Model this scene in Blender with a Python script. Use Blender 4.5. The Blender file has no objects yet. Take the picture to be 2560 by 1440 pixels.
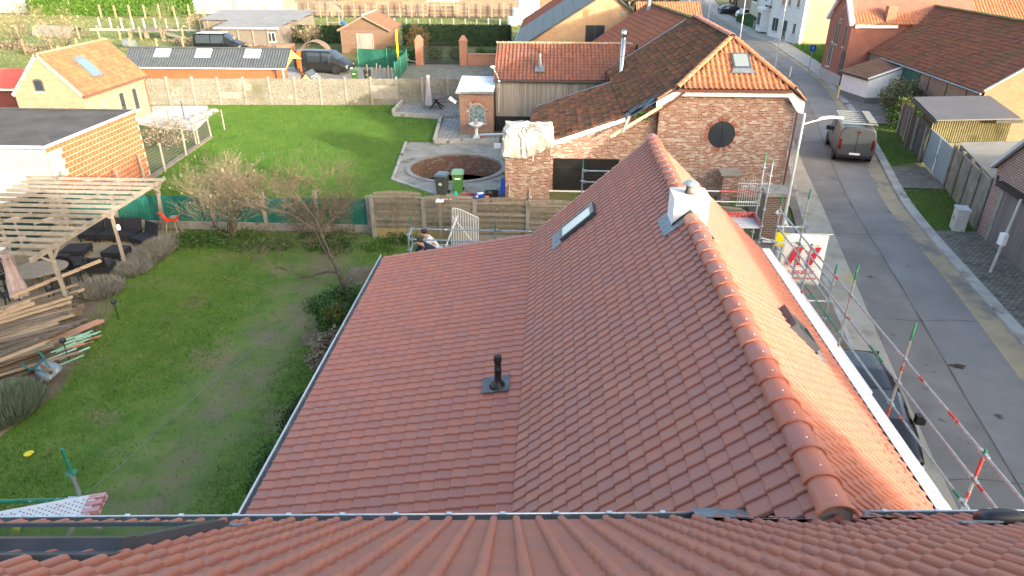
import bpy, math, random
import numpy as np
from mathutils import Vector, Matrix
R = math.radians
S = bpy.context.scene
COL = S.collection
rng = np.random.default_rng(7)
random.seed(7)

# ------------------------------------------------------------------ camera, sky, sun, exposure
cam_d = bpy.data.cameras.new('camera'); cam_d.lens = 24; cam_d.sensor_width = 36
cam_d.clip_end = 900
cam = bpy.data.objects.new('camera', cam_d); COL.objects.link(cam)
cam.location = (0, 0, 10.8); cam.rotation_euler = (R(63), 0, R(3.17))
S.camera = cam
SUN_EL, SUN_AZ = 11.5, 131.0           # azimuth clockwise from +Y: behind the camera to the right
world = bpy.data.worlds.new('World'); S.world = world; world.use_nodes = True
wn = world.node_tree.nodes; wl = world.node_tree.links
sky = wn.new('ShaderNodeTexSky'); sky.sky_type = 'NISHITA'; sky.sun_disc = False
sky.sun_elevation = R(SUN_EL); sky.sun_rotation = R(SUN_AZ); sky.altitude = 10
sky.air_density = 0.9; sky.dust_density = 5.0; sky.ozone_density = 0.6
wn['Background'].inputs[1].default_value = 0.15
wl.new(sky.outputs[0], wn['Background'].inputs[0])
sun_d = bpy.data.lights.new('sun', 'SUN'); sun_d.energy = 1.6; sun_d.angle = R(1.5); sun_d.color = (1, .87, .70)
sun = bpy.data.objects.new('sun', sun_d); COL.objects.link(sun)
sdir = Vector((math.sin(R(SUN_AZ))*math.cos(R(SUN_EL)), math.cos(R(SUN_AZ))*math.cos(R(SUN_EL)), math.sin(R(SUN_EL))))
sun.rotation_euler = sdir.to_track_quat('Z', 'Y').to_euler()
sun.location = (30, -30, 30)
S.view_settings.view_transform = 'Standard'; S.view_settings.look = 'None'
S.view_settings.exposure = 2.45; S.view_settings.gamma = 1

# ------------------------------------------------------------------ mesh builder
def A(*p): return np.array(p, float)
class MB:
    def __init__(s): s.c = []; s.n = 0
    def add(s, V, F, tv=None):
        V = np.asarray([tuple(v) for v in V], float).reshape(-1, 3)
        base = s.n; s.n += len(V); first = True; by = {}
        for i, f in enumerate(F): by.setdefault(len(f), []).append(i)
        for k, idx in by.items():
            fa = np.array([F[i] for i in idx], int) + base
            t = np.full(len(idx), .5 if tv is None else tv) if (tv is None or np.isscalar(tv)) else np.asarray(tv)[idx]
            s.c.append((V if first else np.zeros((0, 3)), fa, t)); first = False
        return s
    def arr(s, V, Fa, tv):           # uniform faces, numpy
        s.c.append((V, Fa + s.n, tv)); s.n += len(V); return s
    def bx(s, x0, x1, y0, y1, z0, z1, tv=None):
        V = [(x0,y0,z0),(x1,y0,z0),(x1,y1,z0),(x0,y1,z0),(x0,y0,z1),(x1,y0,z1),(x1,y1,z1),(x0,y1,z1)]
        return s.add(V, BF, tv)
    def box(s, c, d, rz=0, rx=0, ry=0, tv=None):
        M = Matrix.Rotation(rz, 3, 'Z') @ Matrix.Rotation(ry, 3, 'Y') @ Matrix.Rotation(rx, 3, 'X')
        V = [M @ Vector((x*d[0]/2, y*d[1]/2, z*d[2]/2)) + Vector(c) for z in (-1, 1) for x, y in ((-1,-1),(1,-1),(1,1),(-1,1))]
        return s.add([tuple(v) for v in V], BF, tv)
    def bar(s, a, b, w, h, up=(0,0,1), tv=None):    # rectangular beam from a to b
        a, b = Vector(a), Vector(b); d = (b-a).normalized(); u = Vector(up)
        x = d.cross(u)
        if x.length < 1e-4: x = d.cross(Vector((1,0,0)))
        x.normalize(); u = x.cross(d).normalized()
        V = [tuple(p + x*sx*w/2 + u*sz*h/2) for p in (a, b) for sx, sz in ((-1,-1),(1,-1),(1,1),(-1,1))]
        return s.add(V, [(0,1,2,3),(7,6,5,4),(0,4,5,1),(1,5,6,2),(2,6,7,3),(3,7,4,0)], tv)
    def tube(s, a, b, r0, r1=None, n=8, caps=True, tv=None):
        return s.pipe([a, b], [r0, r0 if r1 is None else r1], n, caps, tv)
    def pipe(s, P, r, n=8, caps=True, tv=None):
        P = [Vector(p) for p in P]; m = len(P)
        r = [r]*m if np.isscalar(r) else r
        V = []; pu = None
        for i, p in enumerate(P):
            d = (P[min(i+1, m-1)] - P[max(i-1, 0)]).normalized()
            u = pu if pu is not None else (Vector((0,0,1)) if abs(d.z) < .9 else Vector((1,0,0)))
            x = d.cross(u)
            if x.length < 1e-4: x = d.cross(Vector((0,1,0)))
            x.normalize(); u = x.cross(d).normalized(); pu = u
            for k in range(n):
                t = 2*math.pi*k/n
                V.append(tuple(p + (x*math.cos(t) + u*math.sin(t))*r[i]))
        F = [(i*n+k, i*n+(k+1) % n, (i+1)*n+(k+1) % n, (i+1)*n+k) for i in range(m-1) for k in range(n)]
        if caps: F += [tuple(range(n))[::-1], tuple(range((m-1)*n, m*n))]
        return s.add(V, F, tv)
    def lathe(s, prof, c=(0,0,0), n=16, axis='Z', tv=None):
        V = []
        for r, z in prof:
            for k in range(n):
                t = 2*math.pi*k/n; p = (r*math.cos(t), r*math.sin(t), z)
                if axis == 'X': p = (p[2], p[0], p[1])
                if axis == 'Y': p = (p[0], p[2], p[1])
                V.append((p[0]+c[0], p[1]+c[1], p[2]+c[2]))
        m = len(prof)
        F = [(i*n+k, i*n+(k+1) % n, (i+1)*n+(k+1) % n, (i+1)*n+k) for i in range(m-1) for k in range(n)]
        F += [tuple(range(n))[::-1], tuple(range((m-1)*n, m*n))]
        return s.add(V, F, tv)
    def ext(s, P, v, tv=None):                       # polygon P extruded along v
        n = len(P); v = Vector(v); P = [Vector(p) for p in P]
        V = [tuple(p) for p in P] + [tuple(p+v) for p in P]
        F = [tuple(range(n))[::-1], tuple(range(n, 2*n))] + [(i, (i+1) % n, n+(i+1) % n, n+i) for i in range(n)]
        return s.add(V, F, tv)
    def prism(s, P, z0, z1, tv=None): return s.ext([(p[0], p[1], z0) for p in P], (0,0,z1-z0), tv)
    def face(s, P, tv=None): return s.add(P, [tuple(range(len(P)))], tv)
    def sheet(s, G, tv=None, thick=0):                # grid of points [rows][cols]
        m, n = len(G), len(G[0]); V = [p for r in G for p in r]
        F = [(i*n+k, i*n+k+1, (i+1)*n+k+1, (i+1)*n+k) for i in range(m-1) for k in range(n-1)]
        return s.add(V, F, tv)
    def build(s, name, m, parent=None, smooth=False, uv=True, kind=None, origin=None):
        V = np.concatenate([c[0] for c in s.c]) if s.c else np.zeros((0, 3))
        off = np.zeros(3); o = None
        if parent is not None:
            q = parent
            while q is not None: off += np.array(q.location); q = q.parent
        else:
            off = np.array(origin, float) if origin is not None else np.array([(V[:,0].min()+V[:,0].max())/2, (V[:,1].min()+V[:,1].max())/2, V[:,2].min()])
        L = np.concatenate([c[1].ravel() for c in s.c]); cnt = np.concatenate([np.full(len(c[1]), c[1].shape[1]) for c in s.c])
        tv = np.concatenate([c[2] for c in s.c])
        me = bpy.data.meshes.new(name)
        me.vertices.add(len(V)); me.vertices.foreach_set('co', (V-off).ravel())
        me.loops.add(len(L)); me.loops.foreach_set('vertex_index', L.astype(np.int32))
        me.polygons.add(len(cnt)); st = np.concatenate([[0], np.cumsum(cnt)[:-1]])
        me.polygons.foreach_set('loop_start', st.astype(np.int32))
        me.update(calc_edges=True)
        a = me.attributes.new('tv', 'FLOAT', 'FACE'); a.data.foreach_set('value', tv.astype(np.float32))
        if uv:
            ul = me.uv_layers.new(name='UVMap'); out = []
            for v, f, t in s.c:
                p = V[f]; k = f.shape[1]
                nn = np.cross(p[:,1]-p[:,0], p[:,2]-p[:,0])
                if k > 3: nn = nn + np.cross(p[:,2]-p[:,0], p[:,3]-p[:,0])
                ln = np.linalg.norm(nn, axis=1, keepdims=True); nn = nn/np.maximum(ln, 1e-12)
                hz = np.hypot(nn[:,0], nn[:,1])
                fl = hz < .35
                U = np.stack([-nn[:,1], nn[:,0], 0*hz], 1); U[fl] = (1,0,0); U /= np.maximum(np.linalg.norm(U, axis=1, keepdims=True), 1e-9)
                W = np.cross(nn, U); W[fl] = (0,1,0)
                out.append(np.stack([np.einsum('fkc,fc->fk', p, U), np.einsum('fkc,fc->fk', p, W)], 2).reshape(-1, 2))
            ul.data.foreach_set('uv', np.concatenate(out).ravel())
        me.polygons.foreach_set('use_smooth', np.full(len(cnt), bool(smooth)))
        if m is not None: me.materials.append(m)
        o = bpy.data.objects.new(name, me); COL.objects.link(o)
        if parent is not None: o.parent = parent
        else: o.location = off
        if kind: o['kind'] = kind
        return o
BF = [(0,3,2,1),(4,5,6,7),(0,1,5,4),(1,2,6,5),(2,3,7,6),(3,0,4,7)]

def tag(o, label, cat, group=None):
    o['label'] = label; o['category'] = cat
    if group: o['group'] = group
    return o
def thing(name, label, cat, loc=(0,0,0), group=None):
    o = bpy.data.objects.new(name, None); COL.objects.link(o); o.location = loc; o.empty_display_size = .2
    return tag(o, label, cat, group)
def structure(name, mb, m, **k): return mb.build(name, m, kind='structure', **k)
def copy_tree(o, parent=None):
    c = o.copy(); COL.objects.link(c); c.parent = parent
    for ch in list(o.children): copy_tree(ch, c)
    return c

# ------------------------------------------------------------------ materials
MATS = {}
def _nt(name):
    m = bpy.data.materials.new(name); m.use_nodes = True; nt = m.node_tree
    return m, nt, nt.nodes, nt.links, nt.nodes['Principled BSDF']
def _ramp(nd, cols, interp='LINEAR'):
    r = nd.new('ShaderNodeValToRGB'); e = r.color_ramp.elements; r.color_ramp.interpolation = interp
    n = len(cols)
    for i, c in enumerate(cols):
        pos, col = c if len(c) == 2 else (i/max(1, n-1), c)
        el = e[i] if i < 2 else e.new(pos)
        el.position = pos; el.color = (*col, 1)
    return r
def _coord(nd, lk, coord, stretch):
    tc = nd.new('ShaderNodeTexCoord'); out = tc.outputs[coord]
    if stretch:
        mp = nd.new('ShaderNodeMapping'); mp.inputs['Scale'].default_value = stretch; lk.new(out, mp.inputs[0]); out = mp.outputs[0]
    return out
def _noise(nd, lk, vec, scale, detail=5, rough=.6):
    n = nd.new('ShaderNodeTexNoise'); n.inputs['Scale'].default_value = scale; n.inputs['Detail'].default_value = detail; n.inputs['Roughness'].default_value = rough
    lk.new(vec, n.inputs['Vector']); return n
def _mix(nd, lk, f, a, b, mode='MIX'):
    x = nd.new('ShaderNodeMix'); x.data_type = 'RGBA'; x.blend_type = mode; x.clamp_factor = True
    for s_, v in ((x.inputs[0], f), (x.inputs[6], a), (x.inputs[7], b)):
        if hasattr(v, 'links') or hasattr(v, 'is_output'): lk.new(v, s_)
        elif isinstance(v, tuple): s_.default_value = (*v, 1)
        else: s_.default_value = v
    return x.outputs[2]
def _bump(nd, lk, bs, h, strength, dist=.02):
    b = nd.new('ShaderNodeBump'); b.inputs['Strength'].default_value = strength; b.inputs['Distance'].default_value = dist
    lk.new(h, b.inputs['Height']); lk.new(b.outputs[0], bs.inputs['Normal'])
def mat(name, *cols, scale=6, rough=.8, bump=0, bscale=None, bdist=.02, metal=0, stretch=None, coord='Object', tv=0, stains=None, spec=.4, detail=6, coat=0, trans=0, lo=.3, hi=.7):
    """cols blended by noise; tv mixes in a per-face random; stains=(colour, scale, threshold, width)"""
    if name in MATS: return MATS[name]
    m, nt, nd, lk, bs = _nt(name)
    bs.inputs['Roughness'].default_value = rough; bs.inputs['Metallic'].default_value = metal; bs.inputs['Specular IOR Level'].default_value = spec
    if coat: bs.inputs['Coat Weight'].default_value = coat; bs.inputs['Coat Roughness'].default_value = .06
    if trans: bs.inputs['Transmission Weight'].default_value = trans
    if len(cols) == 1 and not stains: bs.inputs['Base Color'].default_value = (*cols[0], 1)
    vec = _coord(nd, lk, coord, stretch)
    if len(cols) > 1 or stains:
        n = _noise(nd, lk, vec, scale, detail); f = n.outputs[0]
        mr = nd.new('ShaderNodeMapRange'); mr.inputs[1].default_value = lo; mr.inputs[2].default_value = hi; lk.new(f, mr.inputs[0]); f = mr.outputs[0]
        if tv:
            at = nd.new('ShaderNodeAttribute'); at.attribute_name = 'tv'
            mm = nd.new('ShaderNodeMix'); mm.inputs[0].default_value = tv; lk.new(f, mm.inputs[2]); lk.new(at.outputs['Fac'], mm.inputs[3]); f = mm.outputs[0]
        r = _ramp(nd, list(cols) if len(cols) > 1 else [cols[0], cols[0]]); lk.new(f, r.inputs[0]); col = r.outputs[0]
        if stains:
            for (sc, ss, th, wd) in (stains if isinstance(stains, list) else [stains]):
                n2 = _noise(nd, lk, vec, ss, 7); q = nd.new('ShaderNodeMapRange'); q.inputs[1].default_value = th; q.inputs[2].default_value = th+wd; lk.new(n2.outputs[0], q.inputs[0])
                col = _mix(nd, lk, q.outputs[0], col, sc)
        lk.new(col, bs.inputs['Base Color'])
    if bump:
        nb = _noise(nd, lk, vec, bscale or scale*3, 4); _bump(nd, lk, bs, nb.outputs[0], bump, bdist)
    MATS[name] = m; return m
def brick(name, cols, mortar, w=.22, h=.075, ms=.012, bump=.6, rough=.85, stains=None, offset=.5, msmooth=.1):
    """per-brick random picked from the ramp cols, on metre UVs"""
    if name in MATS: return MATS[name]
    m, nt, nd, lk, bs = _nt(name); bs.inputs['Roughness'].default_value = rough; bs.inputs['Specular IOR Level'].default_value = .25
    vec = _coord(nd, lk, 'UV', None)
    b = nd.new('ShaderNodeTexBrick'); b.offset = offset; b.inputs['Scale'].default_value = 1; b.inputs['Brick Width'].default_value = w; b.inputs['Row Height'].default_value = h
    b.inputs['Mortar Size'].default_value = ms; b.inputs['Mortar Smooth'].default_value = msmooth; b.inputs['Color1'].default_value = (0,0,0,1); b.inputs['Color2'].default_value = (1,1,1,1); b.inputs['Mortar'].default_value = (.5,.5,.5,1)
    lk.new(vec, b.inputs['Vector'])
    r = _ramp(nd, cols); lk.new(b.outputs['Color'], r.inputs[0]); col = r.outputs[0]
    n = _noise(nd, lk, vec, 1.3, 6); col = _mix(nd, lk, .55, col, _mix(nd, lk, n.outputs[0], (.12,.12,.12), (1.1,1.08,1.05)), 'OVERLAY')
    if stains:
        for (sc, ss, th, wd) in (stains if isinstance(stains, list) else [stains]):
            mp = nd.new('ShaderNodeMapping'); mp.inputs['Scale'].default_value = (1, 2.2, 1); lk.new(vec, mp.inputs[0])
            n2 = _noise(nd, lk, mp.outputs[0], ss, 8, .75); q = nd.new('ShaderNodeMapRange'); q.inputs[1].default_value = th; q.inputs[2].default_value = th+wd; lk.new(n2.outputs[0], q.inputs[0])
            col = _mix(nd, lk, q.outputs[0], col, sc)
    col = _mix(nd, lk, b.outputs['Fac'], col, mortar); lk.new(col, bs.inputs['Base Color'])
    iv = nd.new('ShaderNodeMath'); iv.operation = 'SUBTRACT'; iv.inputs[0].default_value = 1; lk.new(b.outputs['Fac'], iv.inputs[1])
    if bump: _bump(nd, lk, bs, iv.outputs[0], bump, .012)
    MATS[name] = m; return m
def tilemat(name, cols, moss=None, rough=.6, nscale=9, streak=(1,1,1), patina=(.30,.155,.135), pf=.5):
    if name in MATS: return MATS[name]
    m, nt, nd, lk, bs = _nt(name); bs.inputs['Roughness'].default_value = rough; bs.inputs['Specular IOR Level'].default_value = .35
    at = nd.new('ShaderNodeAttribute'); at.attribute_name = 'tv'; r = _ramp(nd, cols); lk.new(at.outputs['Fac'], r.inputs[0])
    g = nd.new('ShaderNodeNewGeometry'); mp = nd.new('ShaderNodeMapping'); mp.inputs['Scale'].default_value = streak; lk.new(g.outputs['Position'], mp.inputs[0])
    n = _noise(nd, lk, mp.outputs[0], nscale, 6); q = nd.new('ShaderNodeMapRange'); q.inputs[1].default_value = .38; q.inputs[2].default_value = .68; q.inputs[4].default_value = pf; lk.new(n.outputs[0], q.inputs[0])
    col = _mix(nd, lk, q.outputs[0], r.outputs[0], patina)
    if moss:
        for (mc, ms, th, wd) in (moss if isinstance(moss, list) else [moss]):
            n2 = _noise(nd, lk, g.outputs['Position'], ms, 8, .7); q2 = nd.new('ShaderNodeMapRange'); q2.inputs[1].default_value = th; q2.inputs[2].default_value = th+wd; lk.new(n2.outputs[0], q2.inputs[0])
            col = _mix(nd, lk, q2.outputs[0], col, mc)
    lk.new(col, bs.inputs['Base Color'])
    nb = _noise(nd, lk, g.outputs['Position'], 60, 3); _bump(nd, lk, bs, nb.outputs[0], .12, .01)
    MATS[name] = m; return m
def glass(name, col=(.03,.04,.05), rough=.05):
    return mat(name, col, rough=rough, spec=.9)

m_zinc = mat('zinc', (.16,.195,.22), (.24,.28,.30), scale=3, rough=.45, metal=.3, stains=((.42,.45,.47), 2.2, .55, .2))
m_lead = mat('lead', (.13,.15,.17), (.24,.27,.30), scale=7, rough=.55, metal=.35, bump=.3)
m_steel = mat('galvanised steel', (.25,.30,.32), (.39,.44,.46), scale=9, rough=.42, metal=.5, stains=((.25,.20,.17), 11, .68, .1))
m_green = mat('green paint', (.01,.14,.075), (.025,.22,.125), scale=14, rough=.5, stains=((.30,.36,.34), 16, .58, .12))
m_redp = mat('red paint', (.30,.03,.03), (.42,.07,.065), scale=14, rough=.55, stains=((.38,.38,.38), 20, .55, .1))
m_white = mat('white paint', (.72,.73,.74), (.82,.82,.82), scale=2, rough=.5)
m_black = mat('black plastic', (.012,.013,.014), (.03,.03,.032), scale=5, rough=.4)
m_dark = mat('dark grey metal', (.035,.04,.045), (.06,.066,.072), scale=4, rough=.4)
m_glass = glass('window glass')
m_rubber = mat('rubber', (.012,.012,.012), (.03,.03,.03), scale=20, rough=.85)
m_chrome = mat('chrome', (.6,.62,.63), rough=.18, metal=1)
m_oldwood = mat('weathered wood', (.13,.11,.085), (.22,.19,.15), (.30,.265,.22), scale=7, stretch=(1,1,1), rough=.9, bump=.3, tv=.55, stains=((.11,.12,.06), 1.7, .56, .2))
m_conc = mat('concrete', (.20,.195,.175), (.34,.32,.285), scale=3, rough=.92, bump=.25, bscale=30, stains=[((.10,.11,.06), 1.6, .55, .2)])
# ------------------------------------------------------------------ ground, lawns, road
PIT = (-4.9, 35.0); PR = 2.42
def ring_patch(outer, c, r, z, n=72, z2=None):
    """flat patch between a polygon and a round hole"""
    mb = MB(); I, O = [], []
    for k in range(n):
        t = 2*math.pi*k/n; d = Vector((math.cos(t), math.sin(t))); best = None
        for i in range(len(outer)):
            a, b = Vector(outer[i]), Vector(outer[(i+1) % len(outer)]); e = b-a; den = d.x*e.y-d.y*e.x
            if abs(den) < 1e-9: continue
            w = a-Vector(c); s_ = (w.x*e.y-w.y*e.x)/den; u = (w.x*d.y-w.y*d.x)/den
            if s_ > 0 and -1e-6 <= u <= 1+1e-6: best = s_ if best is None else min(best, s_)
        I.append((c[0]+d.x*r, c[1]+d.y*r, z)); O.append((c[0]+d.x*best, c[1]+d.y*best, z))
    mb.add(I+O, [(k, n+k, n+(k+1) % n, (k+1) % n) for k in range(n)]); return mb
m_ground = mat('rough grass ground', (.055,.085,.02), (.10,.12,.04), (.15,.13,.065), scale=.35, rough=.95, bump=.4, bscale=6, stains=[((.13,.10,.06), .12, .56, .1)])
g = ring_patch([(-9,31),(-.5,31),(-.5,39),(-9,39)], PIT, PR, 0)
for x0, x1, y0, y1 in ((-420,420,-300,31), (-420,420,39,520), (-420,-9,31,39), (-.5,420,31,39)): g.face([(x0,y0,0),(x1,y0,0),(x1,y1,0),(x0,y1,0)])
structure('ground', g, m_ground, origin=(0,0,0))

def crv(pts):
    ys = np.array([p[0] for p in pts]); xs = np.array([p[1] for p in pts])
    yy = np.arange(ys[0], ys[-1]+.1, 1.0); v = np.interp(yy, ys, xs); k = np.hanning(13); k /= k.sum()
    vp = np.concatenate([v[0]+(np.arange(-6, 0))*(v[1]-v[0]), v, v[-1]+np.arange(1, 7)*(v[-1]-v[-2])]); v = np.convolve(vp, k, 'valid')
    return lambda y: float(np.interp(y, yy, v))
KL = crv([(-60,2.6),(0,6.9),(11.3,8.27),(14.2,8.62),(22.4,9.9),(30.1,11.5),(36.2,12.9),(42.8,14.6),(58,18.3),(70,20.4),(85,21.9),(106,22.0),(123,23.6),(170,30)])
WS = crv([(-60,.5),(0,.5),(11,.55),(14,.74),(22,1.05),(30,1.0),(36,.72),(43,.35),(60,.35),(170,.35)])
AL = lambda y: KL(y)+WS(y)
KR = crv([(-60,7.2),(0,11.6),(11,13.1),(17,14.1),(22.7,14.9),(30.4,16.07),(36.5,17.8),(43,19.5),(50,21.2),(62.3,23.6),(84.4,25.6),(93,25.4),(122,26.4),(170,33)])
WR = crv([(-60,.9),(16,.9),(22.6,.62),(30,.75),(36.5,.85),(43,.6),(60,.45),(170,.4)])
AR = lambda y: KR(y)-WR(y)
def strip(f0, f1, y0, y1, z0, z1=None, st=1.5):
    mb = MB(); yy = np.linspace(y0, y1, max(2, int((y1-y0)/st)+1)); z1 = z0 if z1 is None else z1
    mb.sheet([[(f0(y), y, z0), (f1(y), y, z1)] for y in yy]); return mb
m_asph = mat('old asphalt', (.135,.126,.114), (.18,.17,.155), (.23,.218,.198), scale=.55, rough=.85, bump=.25, bscale=60, bdist=.006, detail=9, stains=[((.20,.185,.16), .25, .58, .14), ((.07,.07,.07), 1.4, .64, .06)])
m_asph2 = mat('newer asphalt', (.155,.151,.144), (.195,.19,.181), (.23,.224,.213), scale=.5, rough=.85, bump=.25, bscale=60, bdist=.006, detail=9, stains=[((.06,.06,.06), 1.1, .66, .05)])
m_edge = mat('yellowed concrete edge', (.27,.245,.19), (.35,.325,.265), (.40,.38,.325), scale=.9, rough=.9, bump=.2, bscale=40, bdist=.006, detail=8, stains=[((.17,.16,.13), .7, .6, .12), ((.40,.33,.17), .35, .58, .12)])
m_edge2 = mat('yellow painted edge', (.31,.255,.165), (.38,.315,.21), scale=1.2, rough=.9, bump=.2, bscale=40, bdist=.006, detail=8, stains=[((.17,.165,.15), .55, .52, .12)])
m_kerb = mat('kerb concrete', (.22,.21,.19), (.36,.35,.32), (.45,.44,.41), scale=1.2, rough=.9, bump=.2, detail=9, stains=[((.07,.055,.045), .8, .58, .1)])
m_dirt = mat('soil', (.09,.065,.045), (.15,.115,.08), (.20,.17,.13), scale=1.1, rough=1, bump=.5, bscale=12, detail=8)
CJ = lambda y: (AL(y)+AR(y))/2-.1
structure('road', strip(AL, CJ, -60, 165, .006), m_asph); structure('road', strip(CJ, AR, -60, 165, .006), m_asph2)
structure('road_joint', strip(lambda y: CJ(y)-.025-.01*math.sin(y*1.7), lambda y: CJ(y)+.025+.012*math.sin(y*2.3+1), -60, 165, .0095, st=.4), mat('dark joint', (.07,.065,.055), (.14,.13,.11), scale=2, rough=.9))
for yj in (12.2, 19.6, 26.8, 34.0, 41.5):
    q = MB(); q.sheet([[(AL(yj)+(AR(yj)-AL(yj))*t, yj+.35*t*0+.06*math.sin(t*9+yj), .0098), (AL(yj)+(AR(yj)-AL(yj))*t, yj+.035+.06*math.sin(t*9+yj), .0098)] for t in np.linspace(0, 1, 14)]); structure('road_joint', q, MATS['dark joint'])
structure('road_edge', strip(KL, AL, -60, 165, .011), m_edge); structure('road_edge', strip(AR, KR, -60, 165, .011), m_edge2)
q = strip(KR, lambda y: KR(y)+.42, -60, 165, .09); q2 = strip(KR, KR, -60, 165, .0, .09); structure('kerb', q, m_kerb); structure('kerb', q2, m_kerb)
q = strip(lambda y: KL(y)-.14, KL, -60, 165, .1); structure('kerb', q, m_kerb); structure('kerb', strip(KL, KL, -60, 165, .1, .0), m_kerb)
m_paveL = mat('dusty pavement', (.12,.10,.075), (.19,.165,.13), (.27,.245,.20), scale=.8, rough=.95, bump=.3, bscale=25, detail=9, stains=[((.10,.085,.065), .6, .58, .12)])
structure('pavement', strip(lambda y: 5.5 if y < 25 else min(10.9, KL(y)-.5), lambda y: KL(y)-.14, -60, 34, .1), m_paveL)
structure('pavement', strip(lambda y: KL(y)-2.2, lambda y: KL(y)-.14, 34, 165, .1), m_paveL)
m_cob = brick('grey pavers', [(.12,.115,.10),(.18,.17,.15),(.22,.21,.19),(.15,.145,.12)], (.055,.055,.035), .21, .11, .014, bump=.7)
m_cobl = brick('light pavers', [(.28,.27,.25),(.36,.345,.31),(.32,.31,.28)], (.12,.115,.09), .22, .12, .014, bump=.5)
structure('pavement', strip(lambda y: KR(y)+.42, lambda y: 17.9, -30, 27.2, .095), m_cob)
structure('driveway', strip(lambda y: KR(y)+.42, lambda y: 20.5, 32.8, 36.4, .055), m_cob)
structure('pavement', strip(lambda y: KR(y)+.42, lambda y: KR(y)+3.2, 46, 66, .095), mat('dark paving', (.10,.10,.09), (.17,.165,.15), (.22,.215,.2), scale=1, rough=.9, detail=9, stains=[((.13,.15,.07), .5, .58, .1)]))
structure('pavement', strip(lambda y: KR(y)+.42, lambda y: KR(y)+2.0, 66, 165, .095), mat('pale paving', (.27,.26,.23), (.36,.345,.31), scale=1, rough=.9))
structure('driveway', strip(lambda y: KR(y)+2.0, lambda y: KR(y)+7, 86, 101, .06), mat('yellow gravel', (.30,.27,.20), (.40,.37,.29), scale=3, rough=1, bump=.3))

# lawns: a sheet each, with blades on it as one mass
m_lawnA = mat('tired lawn', (.05,.11,.011), (.08,.155,.016), (.135,.175,.038), scale=1.1, rough=.95, bump=.5, bscale=40, detail=9, stains=[((.17,.14,.075), .42, .54, .14), ((.06,.115,.012), 2.3, .56, .1)])
def worn(m, half, col):
    nt = m.node_tree; nd, lk = nt.nodes, nt.links; bs = nd['Principled BSDF']; src = bs.inputs['Base Color'].links[0].from_socket
    tc = nd.new('ShaderNodeTexCoord'); sp = nd.new('ShaderNodeSeparateXYZ'); lk.new(tc.outputs['Object'], sp.inputs[0]); n = _noise(nd, lk, tc.outputs['Object'], .9, 8, .75)
    ab = nd.new('ShaderNodeMath'); ab.operation = 'ABSOLUTE'; lk.new(sp.outputs[0], ab.inputs[0])
    r = nd.new('ShaderNodeMapRange'); r.inputs[1].default_value = half; r.inputs[2].default_value = 0; lk.new(ab.outputs[0], r.inputs[0])
    mu = nd.new('ShaderNodeMath'); mu.operation = 'MULTIPLY'; lk.new(r.outputs[0], mu.inputs[0]); q = nd.new('ShaderNodeMapRange'); q.inputs[1].default_value = .38; q.inputs[2].default_value = .62; lk.new(n.outputs[0], q.inputs[0]); lk.new(q.outputs[0], mu.inputs[1])
    lk.new(_mix(nd, lk, mu.outputs[0], src, col), bs.inputs['Base Color'])
worn(m_lawnA, 1.7, (.17,.135,.085))
m_lawnB = mat('lush lawn', (.05,.125,.014), (.075,.165,.02), (.11,.19,.03), scale=.8, rough=.95, bump=.5, bscale=30, detail=9)
m_bladeA = mat('grass blades tired', (.04,.10,.008), (.08,.17,.014), (.135,.215,.034), (.23,.22,.08), scale=.45, rough=.8, tv=.6, lo=.3, hi=.72)
m_bladeB = mat('grass blades lush', (.045,.125,.012), (.08,.175,.018), (.13,.22,.03), scale=.5, rough=.8, tv=.55)
def inside(P, pts):
    x, y = pts[:,0], pts[:,1]; r = np.zeros(len(pts), bool); n = len(P)
    for i in range(n):
        (x0, y0), (x1, y1) = P[i], P[i-1]
        c = ((y0 > y) != (y1 > y)) & (x < (x1-x0)*(y-y0)/((y1-y0) if y1 != y0 else 1e-9)+x0); r ^= c
    return r
def blades(name, P, n, h, w, m, z=0., mask=None, label=None):
    P = [tuple(p) for p in P]; a = np.array(P); pts = rng.uniform(a.min(0), a.max(0), (n*3, 2)); pts = pts[inside(P, pts)][:n]
    if mask is not None: pts = pts[rng.random(len(pts)) < mask(pts)]
    k = len(pts); t = rng.uniform(0, 2*math.pi, k); hh = h*rng.uniform(.5, 1.3, k); ww = w*rng.uniform(.6, 1.3, k); le = rng.normal(0, .55, (k, 2))
    b = np.stack([pts[:,0], pts[:,1], np.full(k, z)], 1); d = np.stack([np.cos(t)*ww, np.sin(t)*ww, 0*t], 1)
    tip = b + np.stack([le[:,0]*hh, le[:,1]*hh, hh], 1)
    V = np.stack([b-d, b+d, tip], 1).reshape(-1, 3); F = np.arange(3*k).reshape(-1, 3)
    mb = MB(); mb.arr(V, F, rng.random(k)); o = mb.build(name, m, uv=False, kind='stuff')
    o['label'] = label; o['category'] = 'grass'; return o
LA = [(-15.1,4),(-4.4,4),(-4.4,25.6),(-15.0,25.6),(-15.0,19.5),(-13.0,14.2),(-13.3,11.5),(-15.1,11)]
LB = [(-25.1,49.4),(-20.6,40.0),(-20.3,33.5),(-19.9,26.6),(-4.2,26.6),(-4.9,30.5),(-7.85,32.8),(-8.55,39.9),(-6.95,39.9),(-7.45,45.8),(-10.75,46.7),(-10.75,50.2)]
q = MB(); q.prism(LA, -.05, .012); structure('lawn', q, m_lawnA, origin=(-8.3,0,0)); q = MB(); q.prism(LB, -.05, .012); structure('lawn', q, m_lawnB)
bare = lambda p: np.clip(.25 + .9*np.abs(np.sin(p[:,0]*.5+1.3)*np.cos(p[:,1]*.33+.4))+.3*(p[:,0] < -11) - .9*np.exp(-((p[:,0]+8.3+.25*np.sin(p[:,1]*.6))/1.0)**2), .04, 1)
blades('grass', LA, 170000, .075, .010, m_bladeA, .01, bare, 'tired green lawn grass between the long house and the patio')
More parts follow.
